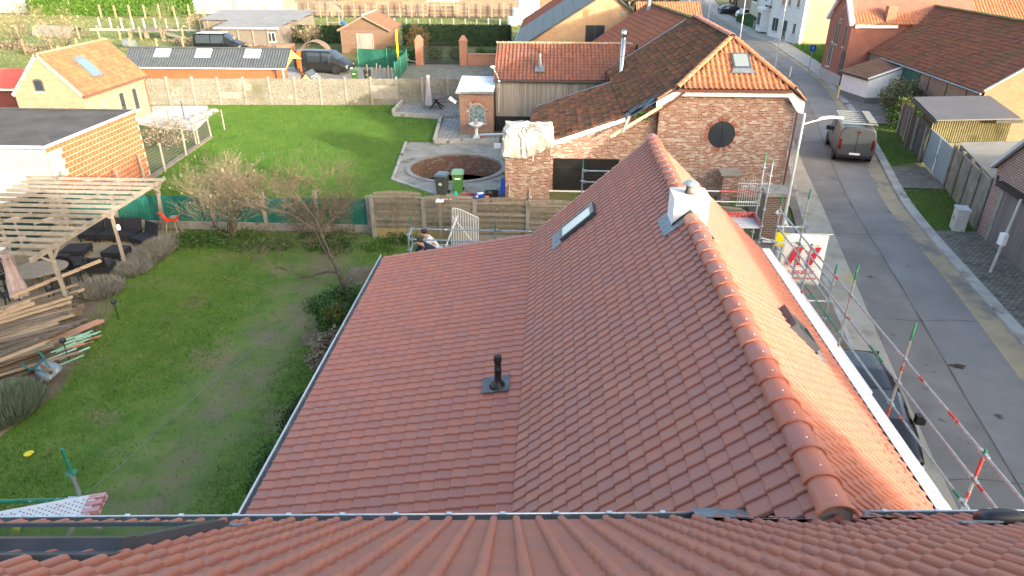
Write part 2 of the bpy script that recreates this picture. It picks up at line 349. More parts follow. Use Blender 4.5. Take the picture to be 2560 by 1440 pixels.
blades('grass', LB, 150000, .075, .011, m_bladeB, .01, None, 'lush bright green lawn grass in front of the concrete wall')
VERGE = [[(KR(y)+.45, y) for y in np.arange(36.6, 46.1, 1)] + [(22.6,46),(21.3,41),(20.7,38)], [(KR(y)+.45, y) for y in np.arange(27.3, 32.8, 1)] + [(19.4,32.8),(17.7,27.4)]]
for i, P in enumerate(VERGE):
    q = MB(); q.prism(P, -.05, .06+.002*i); structure('verge', q, m_lawnA); blades('grass', P, 16000, .06, .008, m_bladeA, .06, None, ['grass verge beside the grey van and shrubs', 'grass verge beside the concrete panel fence'][i])
P = [(28.5,66.5),(KR(66)+1.6,66.5),(KR(72)+1.9,72),(KR(84)+2.0,83.8),(33.5,84)]; q = MB(); q.prism(P, -.05, .03); structure('verge', q, m_lawnB); blades('grass', P, 20000, .35, .02, m_bladeB, .02, None, 'tall green grass on the plot beside the yellow wall')
m_meadow = mat('winter meadow', (.075,.12,.025), (.13,.17,.045), (.20,.20,.085), scale=.18, rough=.95, bump=.5, bscale=3, detail=9, stains=[((.20,.16,.09), .1, .57, .1)])
FIELD = [(-95,56),(-31,64),(-31,86),(-2,92),(-2,112),(-60,112),(-120,116)]; q = MB(); q.prism(FIELD, -.1, .01); structure('field', q, m_meadow)
blades('grass', FIELD, 60000, .16, .035, mat('meadow blades', (.08,.13,.02), (.15,.19,.05), (.26,.23,.10), scale=.2, rough=.9, tv=.6), .01, None, 'rough winter grass of the fenced paddocks behind the sheds')
q = MB(); q.prism([(-45,116),(8,116),(8,131),(-75,131)], -.1, .015); structure('field', q, mat('bare ploughed field', (.12,.085,.05), (.18,.13,.08), scale=.3, rough=1, bump=.4, bscale=4, detail=9))
# patio, beds, terraces
q = MB(); q.prism([(-24.5,25.6),(-24.5,8),(-15.0,8),(-13.3,11.5),(-13.0,14.2),(-15.0,19.5),(-15.0,25.6)], -.05, .016); structure('patio', q, mat('sandy gravel', (.22,.185,.12), (.30,.255,.17), scale=2, rough=1, bump=.4, bscale=50, stains=[((.12,.10,.06), .6, .6, .12)]))
q = MB(); q.prism([(-16.6,19.2),(-14.3,19.6),(-12.9,14.3),(-13.4,12.8),(-16.8,13)], 0, .022); structure('bed', q, m_dirt)
q = MB(); q.prism([(-7.4,17),(-4.6,17),(-4.6,23.2),(-7.2,22.5)], 0, .02); structure('bed', q, m_dirt)
m_plat = mat('platform concrete', (.17,.16,.135), (.27,.255,.22), (.36,.33,.27), scale=.9, rough=.95, bump=.3, bscale=20, detail=9, stains=[((.10,.115,.05), .55, .52, .12)])
structure('platform', ring_patch([(-7.85,32.8),(-4.95,30.4),(-1.9,30.1),(-.7,31.5),(-.7,40.1),(-8.55,39.9)], PIT, PR+.28, .045), m_plat)
q = MB(); E_ = [(-8.55,39.9),(-7.85,32.8),(-4.95,30.4),(-1.9,30.1)]
for a, b in zip(E_, E_[1:]): q.bar((*a, .03), (*b, .03), .16, .12)
structure('kerb', q, m_kerb)
m_slab = brick('terrace slabs', [(.20,.20,.19),(.27,.27,.255),(.24,.235,.22)], (.10,.10,.09), .3, .3, .012, offset=0)
q = MB(); q.prism([(-10.6,46.8),(-7.4,46.2),(-5.6,46.2),(-5.6,50.2),(-10.6,50.2)], 0, .20); structure('terrace', q, m_slab)
q = MB(); q.prism([(-6.75,39.9),(-5.6,39.9),(-5.6,46.1),(-7.2,46.1)], 0, .07); structure('terrace', q, m_slab)
q = MB(); q.prism([(-5.55,40.2),(-3.0,40.2),(-3.0,42.0),(-5.55,42.0)], 0, .07); structure('terrace', q, m_slab)
m_block = mat('pale stone kerb', (.32,.31,.28), (.45,.44,.40), scale=3, rough=.9, bump=.3, stains=[((.15,.15,.11), 2, .58, .1)])
def kerbrow(a, b, h, w, n, z=0, label=None):
    r = thing('edging', label, 'edging', (*a, 0)); a, b = Vector((*a, 0)), Vector((*b, 0))
    for k in range(n):
        p, s_ = a.lerp(b, (k+.04)/n), a.lerp(b, (k+.96)/n); q = MB(); q.bar((p.x, p.y, z+h/2), (s_.x, s_.y, z+h/2+random.uniform(-.01,.01)), w, h); q.build('block', m_block, r)
kerbrow((-10.75,46.7), (-7.4,46.05), .30, .16, 12, label='pale block edging along the front of the parasol terrace')
kerbrow((-10.8,46.9), (-10.8,50.1), .42, .2, 9, label='pale block edging on the lawn side of the parasol terrace')
kerbrow((-7.35,45.9), (-6.85,40.0), .22, .2, 18, label='pale block edging beside the long garden step')
kerbrow((-6.8,39.75), (-3.0,39.95), .32, .14, 30, label='upright timber log edging behind the round pit')
q = MB(); q.prism([(-29,44.0),(-22.5,42.0),(-23.4,46.5),(-25,49.2),(-29,49)], 0, .03); structure('terrace', q, mat('pale terrace stone', (.42,.43,.44), (.52,.53,.54), scale=1.5, rough=.8))
q = MB(); q.prism([(-24,57.8),(-12,58.5),(-12,66.5),(-28,66.5)], 0, .018); structure('driveway', q, m_cobl)
q = MB(); q.prism([(-19.5,52.5),(-6,52.5),(-6,59.5),(-18.8,59.2)], 0, .02); structure('yard', q, mat('bare earth yard', (.15,.12,.09), (.21,.175,.14), scale=.8, rough=1, bump=.3, bscale=10, stains=[((.09,.11,.04), .4, .58, .1)]))
q = MB(); q.prism([(-13.6,58.6),(-3.5,58.6),(-3.5,68.8),(-13.6,68.8)], 0, .024); structure('driveway', q, brick('mossy pavers', [(.17,.165,.145),(.25,.24,.215),(.21,.2,.18)], (.07,.08,.04), .6, .3, .05))
# ------------------------------------------------------------------ roof tiles
def tile_tpl(w, l, roll=.060, rh=.031, lap=.04, lift=.027, th=.02):
    """pan with one roll, local (u across, v up the slope, n out): top skin + front edge"""
    a = w-roll
    arc = [(0,.0),(.03,.55),(.14,.82),(.34,.97),(.5,1.0),(.66,.97),(.86,.82),(.97,.5),(1.0,.0)]
    prof = [(0, .0), (a*.97, .0)] + [(a + roll*t, rh*h) for t, h in arc] + [(w+.006, -.012)]
    V = []
    for v, dn in ((.016, lift), (l+lap, 0)):
        for u, n in prof: V.append((u, v, n+dn))
    k = len(prof)
    for u, n in prof: V.append((u, 0, n+lift-.009))
    for u, n in prof: V.append((u, 0.004, n+lift-th-.01))
    F = [(i, i+1, k+i+1, k+i) for i in range(k-1)] + [(2*k+i, 2*k+i+1, i+1, i) for i in range(k-1)] + [(3*k+i, 3*k+i+1, 2*k+i+1, 2*k+i) for i in range(k-1)]
    return np.array(V), np.array(F)
def tile_simple(w, l, rh=.05, lift=.03, lap=.03):
    prof = [(0, 0), (w*.35, -.01), (w*.6, rh*.7), (w*.8, rh), (w*1.0, .0)]
    V = [(u, v, n+dn) for v, dn in ((0, lift), (l+lap, 0)) for u, n in prof] + [(u, 0, n) for u, n in prof]
    k = 5
    F = [(i, i+1, k+i+1, k+i) for i in range(k-1)] + [(2*k+i, 2*k+i+1, i+1, i) for i in range(k-1)]
    return np.array(V), np.array(F)
def frame(O, U, V):
    U = np.array(U, float); V = np.array(V, float); U /= np.linalg.norm(U); V /= np.linalg.norm(V)
    return np.array(O, float), U, V, np.cross(U, V)
def tile_grid(fr, nu, nv, w, l, keep=None, u0=0, v0=0, stagger=0):
    O, U, V, N = fr; out = []
    for j in range(nv):
        for i in range(nu):
            p = O + U*(u0+i*w+(stagger*w/2 if j % 2 else 0)) + V*(v0+j*l)
            c = p + U*w/2 + V*l/2
            if keep is None or keep(c): out.append(p)
    return np.array(out)
def inst(mb, tpl, B, P, tv, jit=.0):
    V, F = tpl; n = len(P); k = len(V)
    if n == 0: return
    VV = (V @ B)[None] + P[:, None, :] + (rng.normal(0, jit, (n, 1, 3)) if jit else 0)
    FF = F[None] + (np.arange(n)*k)[:, None, None]
    mb.arr(VV.reshape(-1, 3), FF.reshape(-1, F.shape[1]), np.repeat(tv, len(F)))
def px(p):       # rough place of a point in the frame, used only to pick which tiles become single parts
    q = cam_inv @ Vector(p); 
    return (q.x/-q.z*1707, -q.y/-q.z*1707, -q.z) if q.z < 0 else (9e9, 9e9, 1)
cam_inv = (Matrix.Translation(cam.location) @ cam.rotation_euler.to_matrix().to_4x4()).inverted()
def tile_variants(name, tpl, m, k=7):
    out = []
    for i in range(k):
        mb = MB(); mb.arr(tpl[0].copy(), tpl[1], np.full(len(tpl[1]), i/(k-1)))
        me_o = mb.build(name, m, origin=(0,0,0), uv=False); out.append(me_o.data); bpy.data.objects.remove(me_o)
    return out
def lay(root, sets, tpl, m, singles, name='roof_tile', stuff='roof_tiles', parent=None, jit=.0015):
    """sets: [(frame, positions)]; the `singles` tiles nearest in view become parts, the rest one stuff part"""
    allp = []
    for si, (fr, P) in enumerate(sets):
        for p in P:
            c = p + fr[1]*.1 + fr[2]*.13; x, y, z = px(c)
            vis = abs(x) < 1300 and abs(y) < 740
            allp.append((0 if vis else 1, z, si, tuple(p)))
    allp.sort(key=lambda q: q[:2])
    vs = tile_variants(name, tpl, m) if singles else None
    par = parent or root; off = Vector(root.location)
    for k, (_, z, si, p) in enumerate(allp[:singles]):
        fr = sets[si][0]; B = Matrix((fr[1], fr[2], fr[3])).transposed()
        o = bpy.data.objects.new(name, vs[random.randrange(len(vs))]); COL.objects.link(o); o.parent = par
        M = Matrix.Rotation(random.gauss(0, .004), 3, Vector(fr[3])) @ B
        o.matrix_basis = Matrix.Translation(Vector(p)-off) @ M.to_4x4()
    mb = MB()
    for si, (fr, _) in enumerate(sets):
        P = np.array([q[3] for q in allp[singles:] if q[2] == si])
        if len(P): inst(mb, tpl, np.array([fr[1], fr[2], fr[3]]), P, np.round(rng.random(len(P))*6)/6, jit)
    if mb.c: mb.build(stuff, m, par, uv=False, kind='stuff')
def ridge_run(root, a, b, r, ln, m, name='ridge_tile', screw=None, flat=.8, collar=1.13, n=13):
    """half-round ridge tiles from a (near, low lap) to b; shared mesh"""
    a, b = Vector(a), Vector(b); d = (b-a); L = d.length; d.normalize(); up = Vector((0,0,1)); s_ = d.cross(up).normalized(); up = s_.cross(d).normalized()
    prof = [(0, collar), (.035, collar*1.02), (.06, collar), (.075, 1.03), (ln+.05, .96)]
    V = []; 
    for y, k in prof:
        for i in range(n):
            t = math.pi*(i/(n-1)); V.append((math.cos(t)*r*k, y, math.sin(t)*r*k*flat))
    F = [(i*n+k, (i+1)*n+k, (i+1)*n+k+1, i*n+k+1) for i in range(len(prof)-1) for k in range(n-1)]
    base = len(V)
    for i in range(n):
        t = math.pi*(i/(n-1)); V.append((math.cos(t)*r*(collar-.13), 0.0, math.sin(t)*r*(collar-.13)*flat))
    F += [(k, k+1, base+k+1, base+k) for k in range(n-1)]
    meshes = []
    for q in range(5):
        mb = MB(); mb.add(V, F, q/4); o = mb.build(name, m, origin=(0,0,0), uv=False, smooth=False); meshes.append(o.data); bpy.data.objects.remove(o)
    if screw:
        mb = MB(); mb.lathe([(.011, -.004), (.011, .004), (.006, .007)], (0, .14, r*flat+.004), 6); o = mb.build('screw', screw, origin=(0,0,0), uv=False); sm = o.data; bpy.data.objects.remove(o)
    B = Matrix((s_, d, up)).transposed(); off = Vector(root.location); res = []
    for i in range(int(L/ln)):
        o = bpy.data.objects.new(name, random.choice(meshes)); COL.objects.link(o); o.parent = root
        o.matrix_basis = Matrix.Translation(a + d*(i*ln) - off) @ B.to_4x4(); res.append(o)
        if screw:
            q = bpy.data.objects.new('screw', sm); COL.objects.link(q); q.parent = o
    return res

m_tile = tilemat('new clay tiles', [(.385,.142,.093),(.415,.15,.096),(.39,.146,.10),(.362,.143,.106),(.42,.158,.104),(.372,.146,.108),(.40,.144,.094)], streak=(1,1,1), nscale=7, patina=(.32,.165,.14), pf=.45, rough=.5)
m_ridge = tilemat('ridge clay', [(.40,.12,.07),(.45,.15,.085),(.36,.13,.095),(.47,.165,.10),(.41,.13,.08)], nscale=5, patina=(.34,.17,.14), pf=.45, rough=.48)
m_render = mat('pale render', (.55,.53,.48), (.66,.64,.6), scale=2, rough=.9, bump=.15)
TPL = tile_tpl(.225, .265, .056, .029); TPLN = tile_tpl(.225, .265, .074, .042)

# ------------------------------------------------------------------ the house the camera hovers over (its near slope fills the bottom of the view)
nE, nF = A(.9979, .0640, 0), A(-.0640, .9979, 0)
def NP(x, y, z): p = nE*x + nF*y; return (p[0], p[1], z)
NT = math.tan(R(41.5)); NEZ, NEY = 5.585, 5.045
def near_z(x, y): yp = x*nF[0]+y*nF[1]; return NEZ + NT*(NEY-yp)
RX, RZ, BX, BZ, LX, LZ, EX, EZ, YE = 2.70, 6.12, -.40, 3.28, -4.80, 2.44, 6.06, 2.95, 18.2
def main_z(x):
    if x > RX: return RZ-(x-RX)*(RZ-EZ)/(EX-RX)
    if x > BX: return RZ-(RX-x)*(RZ-BZ)/(RX-BX)
    return BZ-(BX-x)*(BZ-LZ)/(BX-LX)
near = thing('house', 'house in the foreground whose terracotta tiled slope runs along the bottom edge', 'house', NP(-1, 1, 0))
c41, s41 = math.cos(R(41.5)), math.sin(R(41.5))
fn = frame(NP(6.35, NEY, NEZ), -nE, -nF*c41 + A(0,0,s41))
keep = lambda c: not (c[2] < main_z(c[0])+.03 and abs(c[0]-RX) < 1.2)
P = tile_grid(fn, 66, 21, .225, .265, keep)
lay(near, [(fn, P)], TPLN, m_tile, 300)
RY = NEY-21*.265*c41; RZN = NEZ+21*.265*s41
mb = MB(); mb.face([NP(6.3, NEY-.02, NEZ-.05), NP(-8.45, NEY-.02, NEZ-.05), NP(-8.45, RY, RZN-.05), NP(6.3, RY, RZN-.05)])
mb.build('roof_deck', m_lead, near)
mb = MB(); mb.ext([NP(6.3, RY, RZN-.02), NP(-8.45, RY, RZN-.02), NP(-8.45, RY-4.2, RZN-3.74), NP(6.3, RY-4.2, RZN-3.74)], (0,0,-.12)); mb.build('back_slope', m_tile, near)
ridge_run(near, NP(-8.4, RY, RZN+.0), NP(6.4, RY, RZN+.0), .15, .41, m_ridge)
mb = MB()
w0 = NEY-.35
mb.ext([NP(6.15, w0, 0), NP(6.15, w0, NEZ-.3), NP(6.15, RY, RZN-.2), NP(6.15, RY-3.9, NEZ-.2), NP(6.15, RY-3.9, 0)], tuple(-nE*14.4)); mb.build('wall', m_render, near)
def box_gutter(x0, x1, parent, nm='gutter'):
    mb = MB()
    pr = [(.0, .02), (.0, -.10), (.15, -.10), (.15, .0), (.165, .0), (.165, -.115), (-.015, -.115), (-.015, .02)]
    mb.ext([NP(x0, NEY+.01+a, NEZ-.06+b) for a, b in pr], tuple(nE*(x1-x0)))
    g = mb.build(nm, m_zinc, parent)
    q = MB(); q.tube(NP(x0, NEY+.17, NEZ-.055), NP(x1, NEY+.17, NEZ-.055), .012, n=8); q.build('gutter_bead', mat('bright zinc', (.55,.6,.63), (.66,.7,.72), scale=5, rough=.35, metal=.6), g, smooth=True)
    x = x0+.3
    while x < x1:
        q = MB(); q.box(NP(x, NEY+.166, NEZ-.04), (.05, .035, .014), rz=R(3.67)); q.build('gutter_clip', mat('clip zinc', (.62,.66,.68), rough=.4, metal=.5), g); x += .55
box_gutter(-8.6, 2.9, near); box_gutter(3.60, 6.5, near)
# lead in the corner where the far ridge runs into this slope
def nslope(x, s, dz=0): return NP(x, NEY-s*c41, NEZ+s*s41+dz)
mb = MB()
mb.sheet([[NP(1.9+.2*k, NEY+.2, NEZ-.03+.015*math.sin(k*2)), nslope(1.9+.2*k, .02, .055), nslope(1.9+.2*k, .22+.3*math.sin(k/9*math.pi), .075)] for k in range(10)])
mb.build('lead_flashing', m_lead, near)
# roof window, lower left
rw = MB()
def slab(mb, x0, x1, s0, s1, h0, h1):
    V = [nslope(x, s) for s in (s0, s1) for x in (x0, x1)]; nrm = A(*(nF*s41 + A(0,0,c41)))
    P = [A(*nslope(x0,s0)), A(*nslope(x1,s0)), A(*nslope(x1,s1)), A(*nslope(x0,s1))]
    mb.ext([tuple(p+nrm*h0) for p in P], tuple(nrm*(h1-h0)))
m_frame = mat('grey window cladding', (.06,.075,.09), (.09,.105,.12), scale=3, rough=.35, metal=.3)
slab(rw, -4.75, -2.42, .95, 1.06, .0, .10); slab(rw, -4.75, -2.42, 2.5, 2.66, .0, .13); slab(rw, -2.54, -2.42, 1.06, 2.5, 0, .12); slab(rw, -4.75, -4.63, 1.06, 2.5, 0, .12)
w_ = rw.build('roof_window', m_frame, near)
q = MB(); slab(q, -4.63, -2.54, 1.06, 2.5, .02, .085); q.build('pane', m_glass, w_)
q = MB(); slab(q, -4.8, -2.35, .70, .95, .05, .065); q.build('apron_flashing', m_lead, w_)
q = MB(); slab(q, -4.8, -2.37, 2.66, 2.9, .02, .06); q.build('top_cover', m_frame, w_)
# black mushroom vent, lower right
q = MB(); nrm = nF*s41 + A(0,0,c41); c0 = A(*nslope(4.30, .98)) + nrm*.05
G = []
for a, k in ((.0, 1.0), (.035, 1.06), (.075, .98), (.105, .72), (.115, .25)):
    G.append([tuple(c0 + nrm*a + nE*math.copysign(abs(math.cos(t))**.6, math.cos(t))*.19*k + (-nF*c41+A(0,0,s41))*math.copysign(abs(math.sin(t))**.6, math.sin(t))*.12*k) for t in np.linspace(0, 2*math.pi, 21)])
q.sheet(G); q.face(G[-1][:-1]); v = q.build('roof_vent', m_black, near, smooth=True)
q = MB(); slab(q, 3.85, 4.2, 1.05, 1.17, .06, .075); q.build('lead_patch', m_lead, near)

# ------------------------------------------------------------------ the long house beyond it with the new roof
house = thing('house', 'long low house with new terracotta roof, white chimney and ridge running away', 'house', (.6, 11, 0))
m_brickhouse = brick('red house brick', [(.20,.06,.04),(.30,.10,.06),(.25,.09,.07)], (.32,.30,.27))
mb = MB(); mb.ext([(LX+.2, 3.2, 0), (EX-.25, 3.2, 0), (EX-.25, 3.2, EZ-.2), (RX, 3.2, RZ-.25), (BX, 3.2, BZ-.2), (LX+.2, 3.2, LZ-.2)], (0, YE-3.45, 0)); mb.build('wall', m_brickhouse, house)
def sl(xa, za, xb, zb): d = A(xb-xa, 0, zb-za); return d/np.linalg.norm(d), np.linalg.norm(d)
cut = lambda c: c[1] > 4.2 and not (c[2] < near_z(c[0], c[1])+.02 and (c[0]*nF[0]+c[1]*nF[1]) < NEY+.12)
vl, Ll = sl(BX, BZ, RX, RZ); vv, Lv = sl(LX, LZ, BX, BZ); vr, Lr = sl(EX, EZ, RX, RZ)
NC = 61; y1 = YE
f1 = frame((BX, y1, BZ), (0,-1,0), vl); n1 = round(Ll/.262); l1 = Ll/n1
f2 = frame((LX, y1, LZ), (0,-1,0), vv); n2 = round(Lv/.262); l2 = Lv/n2
f3 = frame((EX, y1-NC*.225, EZ), (0,1,0), vr); n3 = round(Lr/.262); l3 = Lr/n3
def kw(c): return cut(c) and not (.42 < c[0] < 1.22 and 15.85 < c[1] < 16.62) and not (2.3 < c[0] < 3.12 and 12.35 < c[1] < 13.05)
sets = [(f1, tile_grid(f1, NC, n1, .225, l1, kw)), (f2, tile_grid(f2, NC, n2, .225, l2, cut)), (f3, tile_grid(f3, NC, n3, .225, l3, lambda c: kw(c) and not (4.5 < c[0] < 5.1 and 11.2 < c[1] < 11.85)))]
lay(house, sets, TPL, m_tile, 300)
mb = MB()
for a, b in (((LX, LZ), (BX, BZ)), ((BX, BZ), (RX, RZ)), ((EX, EZ), (RX, RZ))):
    mb.face([(a[0], 4.3, a[1]-.03), (b[0], 4.3, b[1]-.03), (b[0], YE, b[1]-.03), (a[0], YE, a[1]-.03)])
mb.build('roof_deck', m_dark, house)
ridge_run(house, (RX, 4.72, RZ+.01), (RX, 12.35, RZ+.01), .165, .41, m_ridge, screw=m_white, flat=.85)
ridge_run(house, (RX, 13.1, RZ+.01), (RX, YE+.1, RZ+.01), .165, .41, m_ridge, screw=m_white, flat=.85)
mb = MB(); mb.lathe([(.0,0),(.15,.0),(.15,.03),(.0,.03)], (RX, 4.76, RZ+.0), 16, 'Y'); mb.build('ridge_mortar', m_conc, house)
# half-round zinc gutter on the low side, dark gutter with white cornice on the street side
mb = MB(); pr = [(-.02,.0)] + [(-.02-.065+.065*math.cos(t), -.03-.065*math.sin(t)) for t in np.linspace(0, math.pi, 8)] + [(-.16,.012),(-.172,.0)] + [(-.02-.065+.075*math.cos(t), -.03-.078*math.sin(t)) for t in np.linspace(math.pi, 0, 8)]
mb.ext([(LX+.05+a, 5.0, LZ+.0+b) for a, b in pr], (0, YE-4.9, 0)); lg_ = mb.build('gutter', m_zinc, house)
mb = MB(); mb.tube((LX-.115, 5.0, LZ+.012), (LX-.115, YE+.1, LZ+.012), .022, n=10); mb.build('gutter_bead', MATS['bright zinc'], lg_, smooth=True)
mb = MB(); mb.ext([(EX-.06+a, 5.2, EZ-.03+b) for a, b in [(0,0),(.0,-.1),(.12,-.1),(.12,.03),(.135,.03),(.135,-.12),(-.015,-.12),(-.015,0)]], (0, YE-5.1, 0)); mb.build('gutter', m_dark, house)
mb = MB(); mb.bx(EX+.08, EX+.32, 5.2, YE+.12, EZ-.28, EZ-.02); mb.build('cornice', m_white, house)
mb = MB(); mb.bx(LX+.2, EX-.1, YE-.16, YE-.08, LZ-.3, LZ-.1)
for a, b in (((LX+.1, LZ), (BX, BZ)), ((BX, BZ), (RX, RZ)), ((EX, EZ), (RX, RZ))): mb.ext([(a[0], YE-.06, a[1]-.2), (b[0], YE-.06, b[1]-.2), (b[0], YE-.06, b[1]-.035), (a[0], YE-.06, a[1]-.035)], (0,.04,0))
mb.build('verge_board', m_zinc, house)
# lead where ridge meets the foreground slope
mb = MB(); mb.sheet([[(RX-1.0+.25*k, 5.18+.0*k, near_z(RX-1.0+.25*k, 5.18)+.05), (RX-1.0+.25*k, 4.95, near_z(RX-1.0+.25*k, 4.95)+.08)] for k in range(9)]); mb.build('lead_flashing', m_lead, house)
# roof windows
def roofwin(parent, x0, z0, vdir, nrm, y0, y1, v0, v1, up=.09, glassm=m_glass, apron=.3):
    O = A(x0, 0, z0); V = A(*vdir); N = A(*nrm); Y = A(0,1,0)
    def sb(mb, ya, yb, va, vb, h0, h1):
        P = [O+V*va+Y*ya, O+V*va+Y*yb, O+V*vb+Y*yb, O+V*vb+Y*ya]; mb.ext([tuple(p+N*h0) for p in P], tuple(N*(h1-h0)))
    f = MB(); t = .07
    sb(f, y0, y1, v0, v0+t, 0, up); sb(f, y0, y1, v1-t*1.6, v1, 0, up+.02); sb(f, y0, y0+t, v0+t, v1-t*1.6, 0, up); sb(f, y1-t, y1, v0+t, v1-t*1.6, 0, up)
    w = f.build('roof_window', m_frame, parent)
    g = MB(); sb(g, y0+t, y1-t, v0+t, v1-t*1.6, .0, up-.02); g.build('pane', glassm, w)
    g = MB(); sb(g, y0-.08, y1+.08, v0-apron, v0-.005, .035, .06); g.build('apron_flashing', m_lead, w)
m_blind = mat('white blind behind glass', (.62,.65,.66), rough=.08, spec=.8)
roofwin(house, BX, BZ, vl, f1[3], 15.86, 16.62, .80/vl[0], 1.62/vl[0], .13, m_blind, .3)
roofwin(house, EX, EZ, vr, f3[3], 11.15, 11.9, 1.0/abs(vr[0]), 1.55/abs(vr[0]), .14, m_glass, .3)
# black vent pipe with slate
V3 = A(-.86, 10.7, main_z(-.86)); mb = MB()
mb.ext([tuple(V3 + A(dx, dy, dx*(BZ-LZ)/(BX-LX)+.055)) for dx, dy in ((-.3,-.2),(.22,-.2),(.22,.32),(-.3,.32))], (0,0,.012)); vp = mb.build('vent_flashing', mat('lead slate', (.07,.075,.08), (.15,.16,.17), scale=9, rough=.6, metal=.3), house)
mb = MB(); mb.lathe([(.17,.05),(.14,.09),(.085,.16),(.066,.2),(.066,.42),(.074,.425),(.074,.44),(.066,.445),(.064,.62),(.07,.63),(.068,.72),(.05,.745),(.0,.75)], tuple(V3), 18); pp = mb.build('vent_pipe', m_black, house, smooth=True)
mb = MB()
for k in range(14): t = 2*math.pi*k/14; mb.box((V3[0]+.069*math.cos(t), V3[1]+.069*math.sin(t), V3[2]+.66), (.008,.012,.13), rz=t)
mb.build('vent_ribs', m_black, pp)
# white rendered chimney astride the ridge, lead aprons, round cowl
cx, cy = 2.72, 12.68
ch = MB(); ch.bx(cx-.33, cx+.33, cy-.31, cy+.31, RZ-.55, RZ+.32); chim = ch.build('chimney', mat('chimney white', (.74,.74,.73), (.83,.83,.83), scale=4, rough=.75, stains=((.5,.45,.36), 3, .62, .15)), house)
m = MB(); m.bx(cx-.345, cx+.345, cy-.325, cy+.325, RZ+.322, RZ+.355); m.build('chimney_slab', mat('stained slab', (.55,.52,.46), (.75,.74,.7), scale=5, rough=.8, stains=((.12,.11,.10), 4, .6, .2)), chim)
m = MB(); m.lathe([(.105,0),(.10,.05),(.085,.07),(.085,.15),(.0,.15)], (cx, cy, RZ+.355), 16); m.build('flue', mat('sooty steel', (.03,.03,.03), (.25,.24,.22), scale=12, rough=.6, metal=.3), chim, smooth=True)
m = MB(); m.lathe([(.0,.26),(.10,.245),(.155,.2),(.16,.185),(.0,.2)], (cx, cy, RZ+.345), 20); m.build('cowl', m_steel, chim, smooth=True)
m = MB()
for s_ in (-1, 1):
    k = (RZ-BZ)/(RX-BX) if s_ < 0 else (RZ-EZ)/(EX-RX)
    a = RX; b = cx+s_*.34
    m.ext([(a, cy-.325, RZ+.14), (b, cy-.325, RZ-k*abs(b-RX)+.13), (b, cy-.325, RZ-k*abs(b-RX)-.02), (a, cy-.325, RZ-.05)], (0,.012,0))
m.build('dark_flashing', m_dark, chim)
for s_ in (-1, 1):
    m = MB()
    k = (RZ-BZ)/(RX-BX) if s_ < 0 else (RZ-EZ)/(EX-RX); z = lambda x: RZ-k*abs(x-RX)+.075
    x0, x1 = cx+s_*.33, cx+s_*.5
    m.sheet([[(x0, y, z(x0)), (x1, y, z(x1)+.01*math.sin(y*31))] for y in np.linspace(cy-.5, cy+.42, 9)])
    m.sheet([[(cx+s_*.14, y, z(cx+s_*.14)+.01), (x0, y, z(x0)+.005)] for y in np.linspace(cy-.52, cy-.3, 4)])
    m.build('lead_apron', m_lead, chim)
# ------------------------------------------------------------------ scaffolding
def spigot(mb, p, z0, z1, r=.02): mb.tube((p[0], p[1], z0), (p[0], p[1], z1), r, r*.9, 8)
def post(root, x, y, z1, tip=.35, z0=0, bands=(), disc=True):
    mb = MB(); mb.tube((x, y, z0+.03), (x, y, z1), .0242, n=10); p = mb.build('standard', m_steel, root, smooth=False)
    if z0 == 0:
        mb = MB(); mb.bx(x-.07, x+.07, y-.07, y+.07, .0, .012); mb.tube((x, y, .012), (x, y, .2), .018, n=8); mb.build('base_jack', m_steel, p)
    if tip:
        mb = MB(); mb.tube((x, y, z1), (x, y, z1+tip), .026, .02, 10); mb.build('spigot', m_green, p)
    for z, c, h in bands:
        mb = MB(); mb.tube((x, y, z), (x, y, z+h), .0265, n=10); mb.build('paint_band', c, p)
    if disc:
        for z in np.arange(.46, z1, .5):
            mb = MB(); mb.lathe([(.026,-.005),(.06,-.005),(.06,.005),(.026,.005)], (x, y, float(z)), 12); mb.build('rosette', m_steel, p)
    return p
def rail(root, a, b, r=.0235, m=None, bands=(), name='rail'):
    mb = MB(); mb.tube(a, b, r, n=8); o = mb.build(name, m or m_steel, root)
    A_, B_ = Vector(a), Vector(b)
    for t0, t1, c in bands:
        q = MB(); q.tube(tuple(A_.lerp(B_, t0)), tuple(A_.lerp(B_, t1)), r+.002, n=8); q.build('paint_band', c, o)
    for p, d in ((A_, 1), (B_, -1)):
        q = MB(); dd = (B_-A_).normalized()*d; q.bar(tuple(p+dd*.01), tuple(p+dd*.11), .05, .065); q.build('wedge_head', m_steel, o)
    return o
sc = thing('scaffold', 'galvanised scaffold guard rails with green spigots along the street side eave', 'scaffold', (6.6, 11, 0))
SY = [5.75, 8.33, 10.93, 13.48, 16.05]
post(sc, 6.6, SY[0], 4.05, 0); post(sc, 6.6, SY[1], 4.0, .06, bands=[(3.55, m_redp, .35), (3.1, m_redp, .12), (3.98, m_green, .05)])
post(sc, 6.6, SY[2], 4.36, .36, bands=[(3.72, m_redp, .1), (2.5, m_redp, .42)]); post(sc, 6.6, SY[3], 4.33, .36, bands=[(2.62, m_redp, .1)]); post(sc, 6.6, SY[4], 4.02, .04, bands=[(2.66, m_redp, .1)])
for i in range(4):
    for k, z in enumerate((2.46, 2.96, 3.46, 3.96)):
        bd = [[(.1, .3, m_redp)], [(.80, .86, m_redp), (.0, .12, m_green)], [(.25, .5, m_green), (.9, 1, m_redp)], [(.72, .78, m_redp), (.28,.4,m_redp)]][k]
        rail(sc, (6.6, SY[i], z), (6.6, SY[i+1], z), bands=bd if (i+k) % 2 == 0 else [], m=m_green if (i == 3 and k == 1) else None)
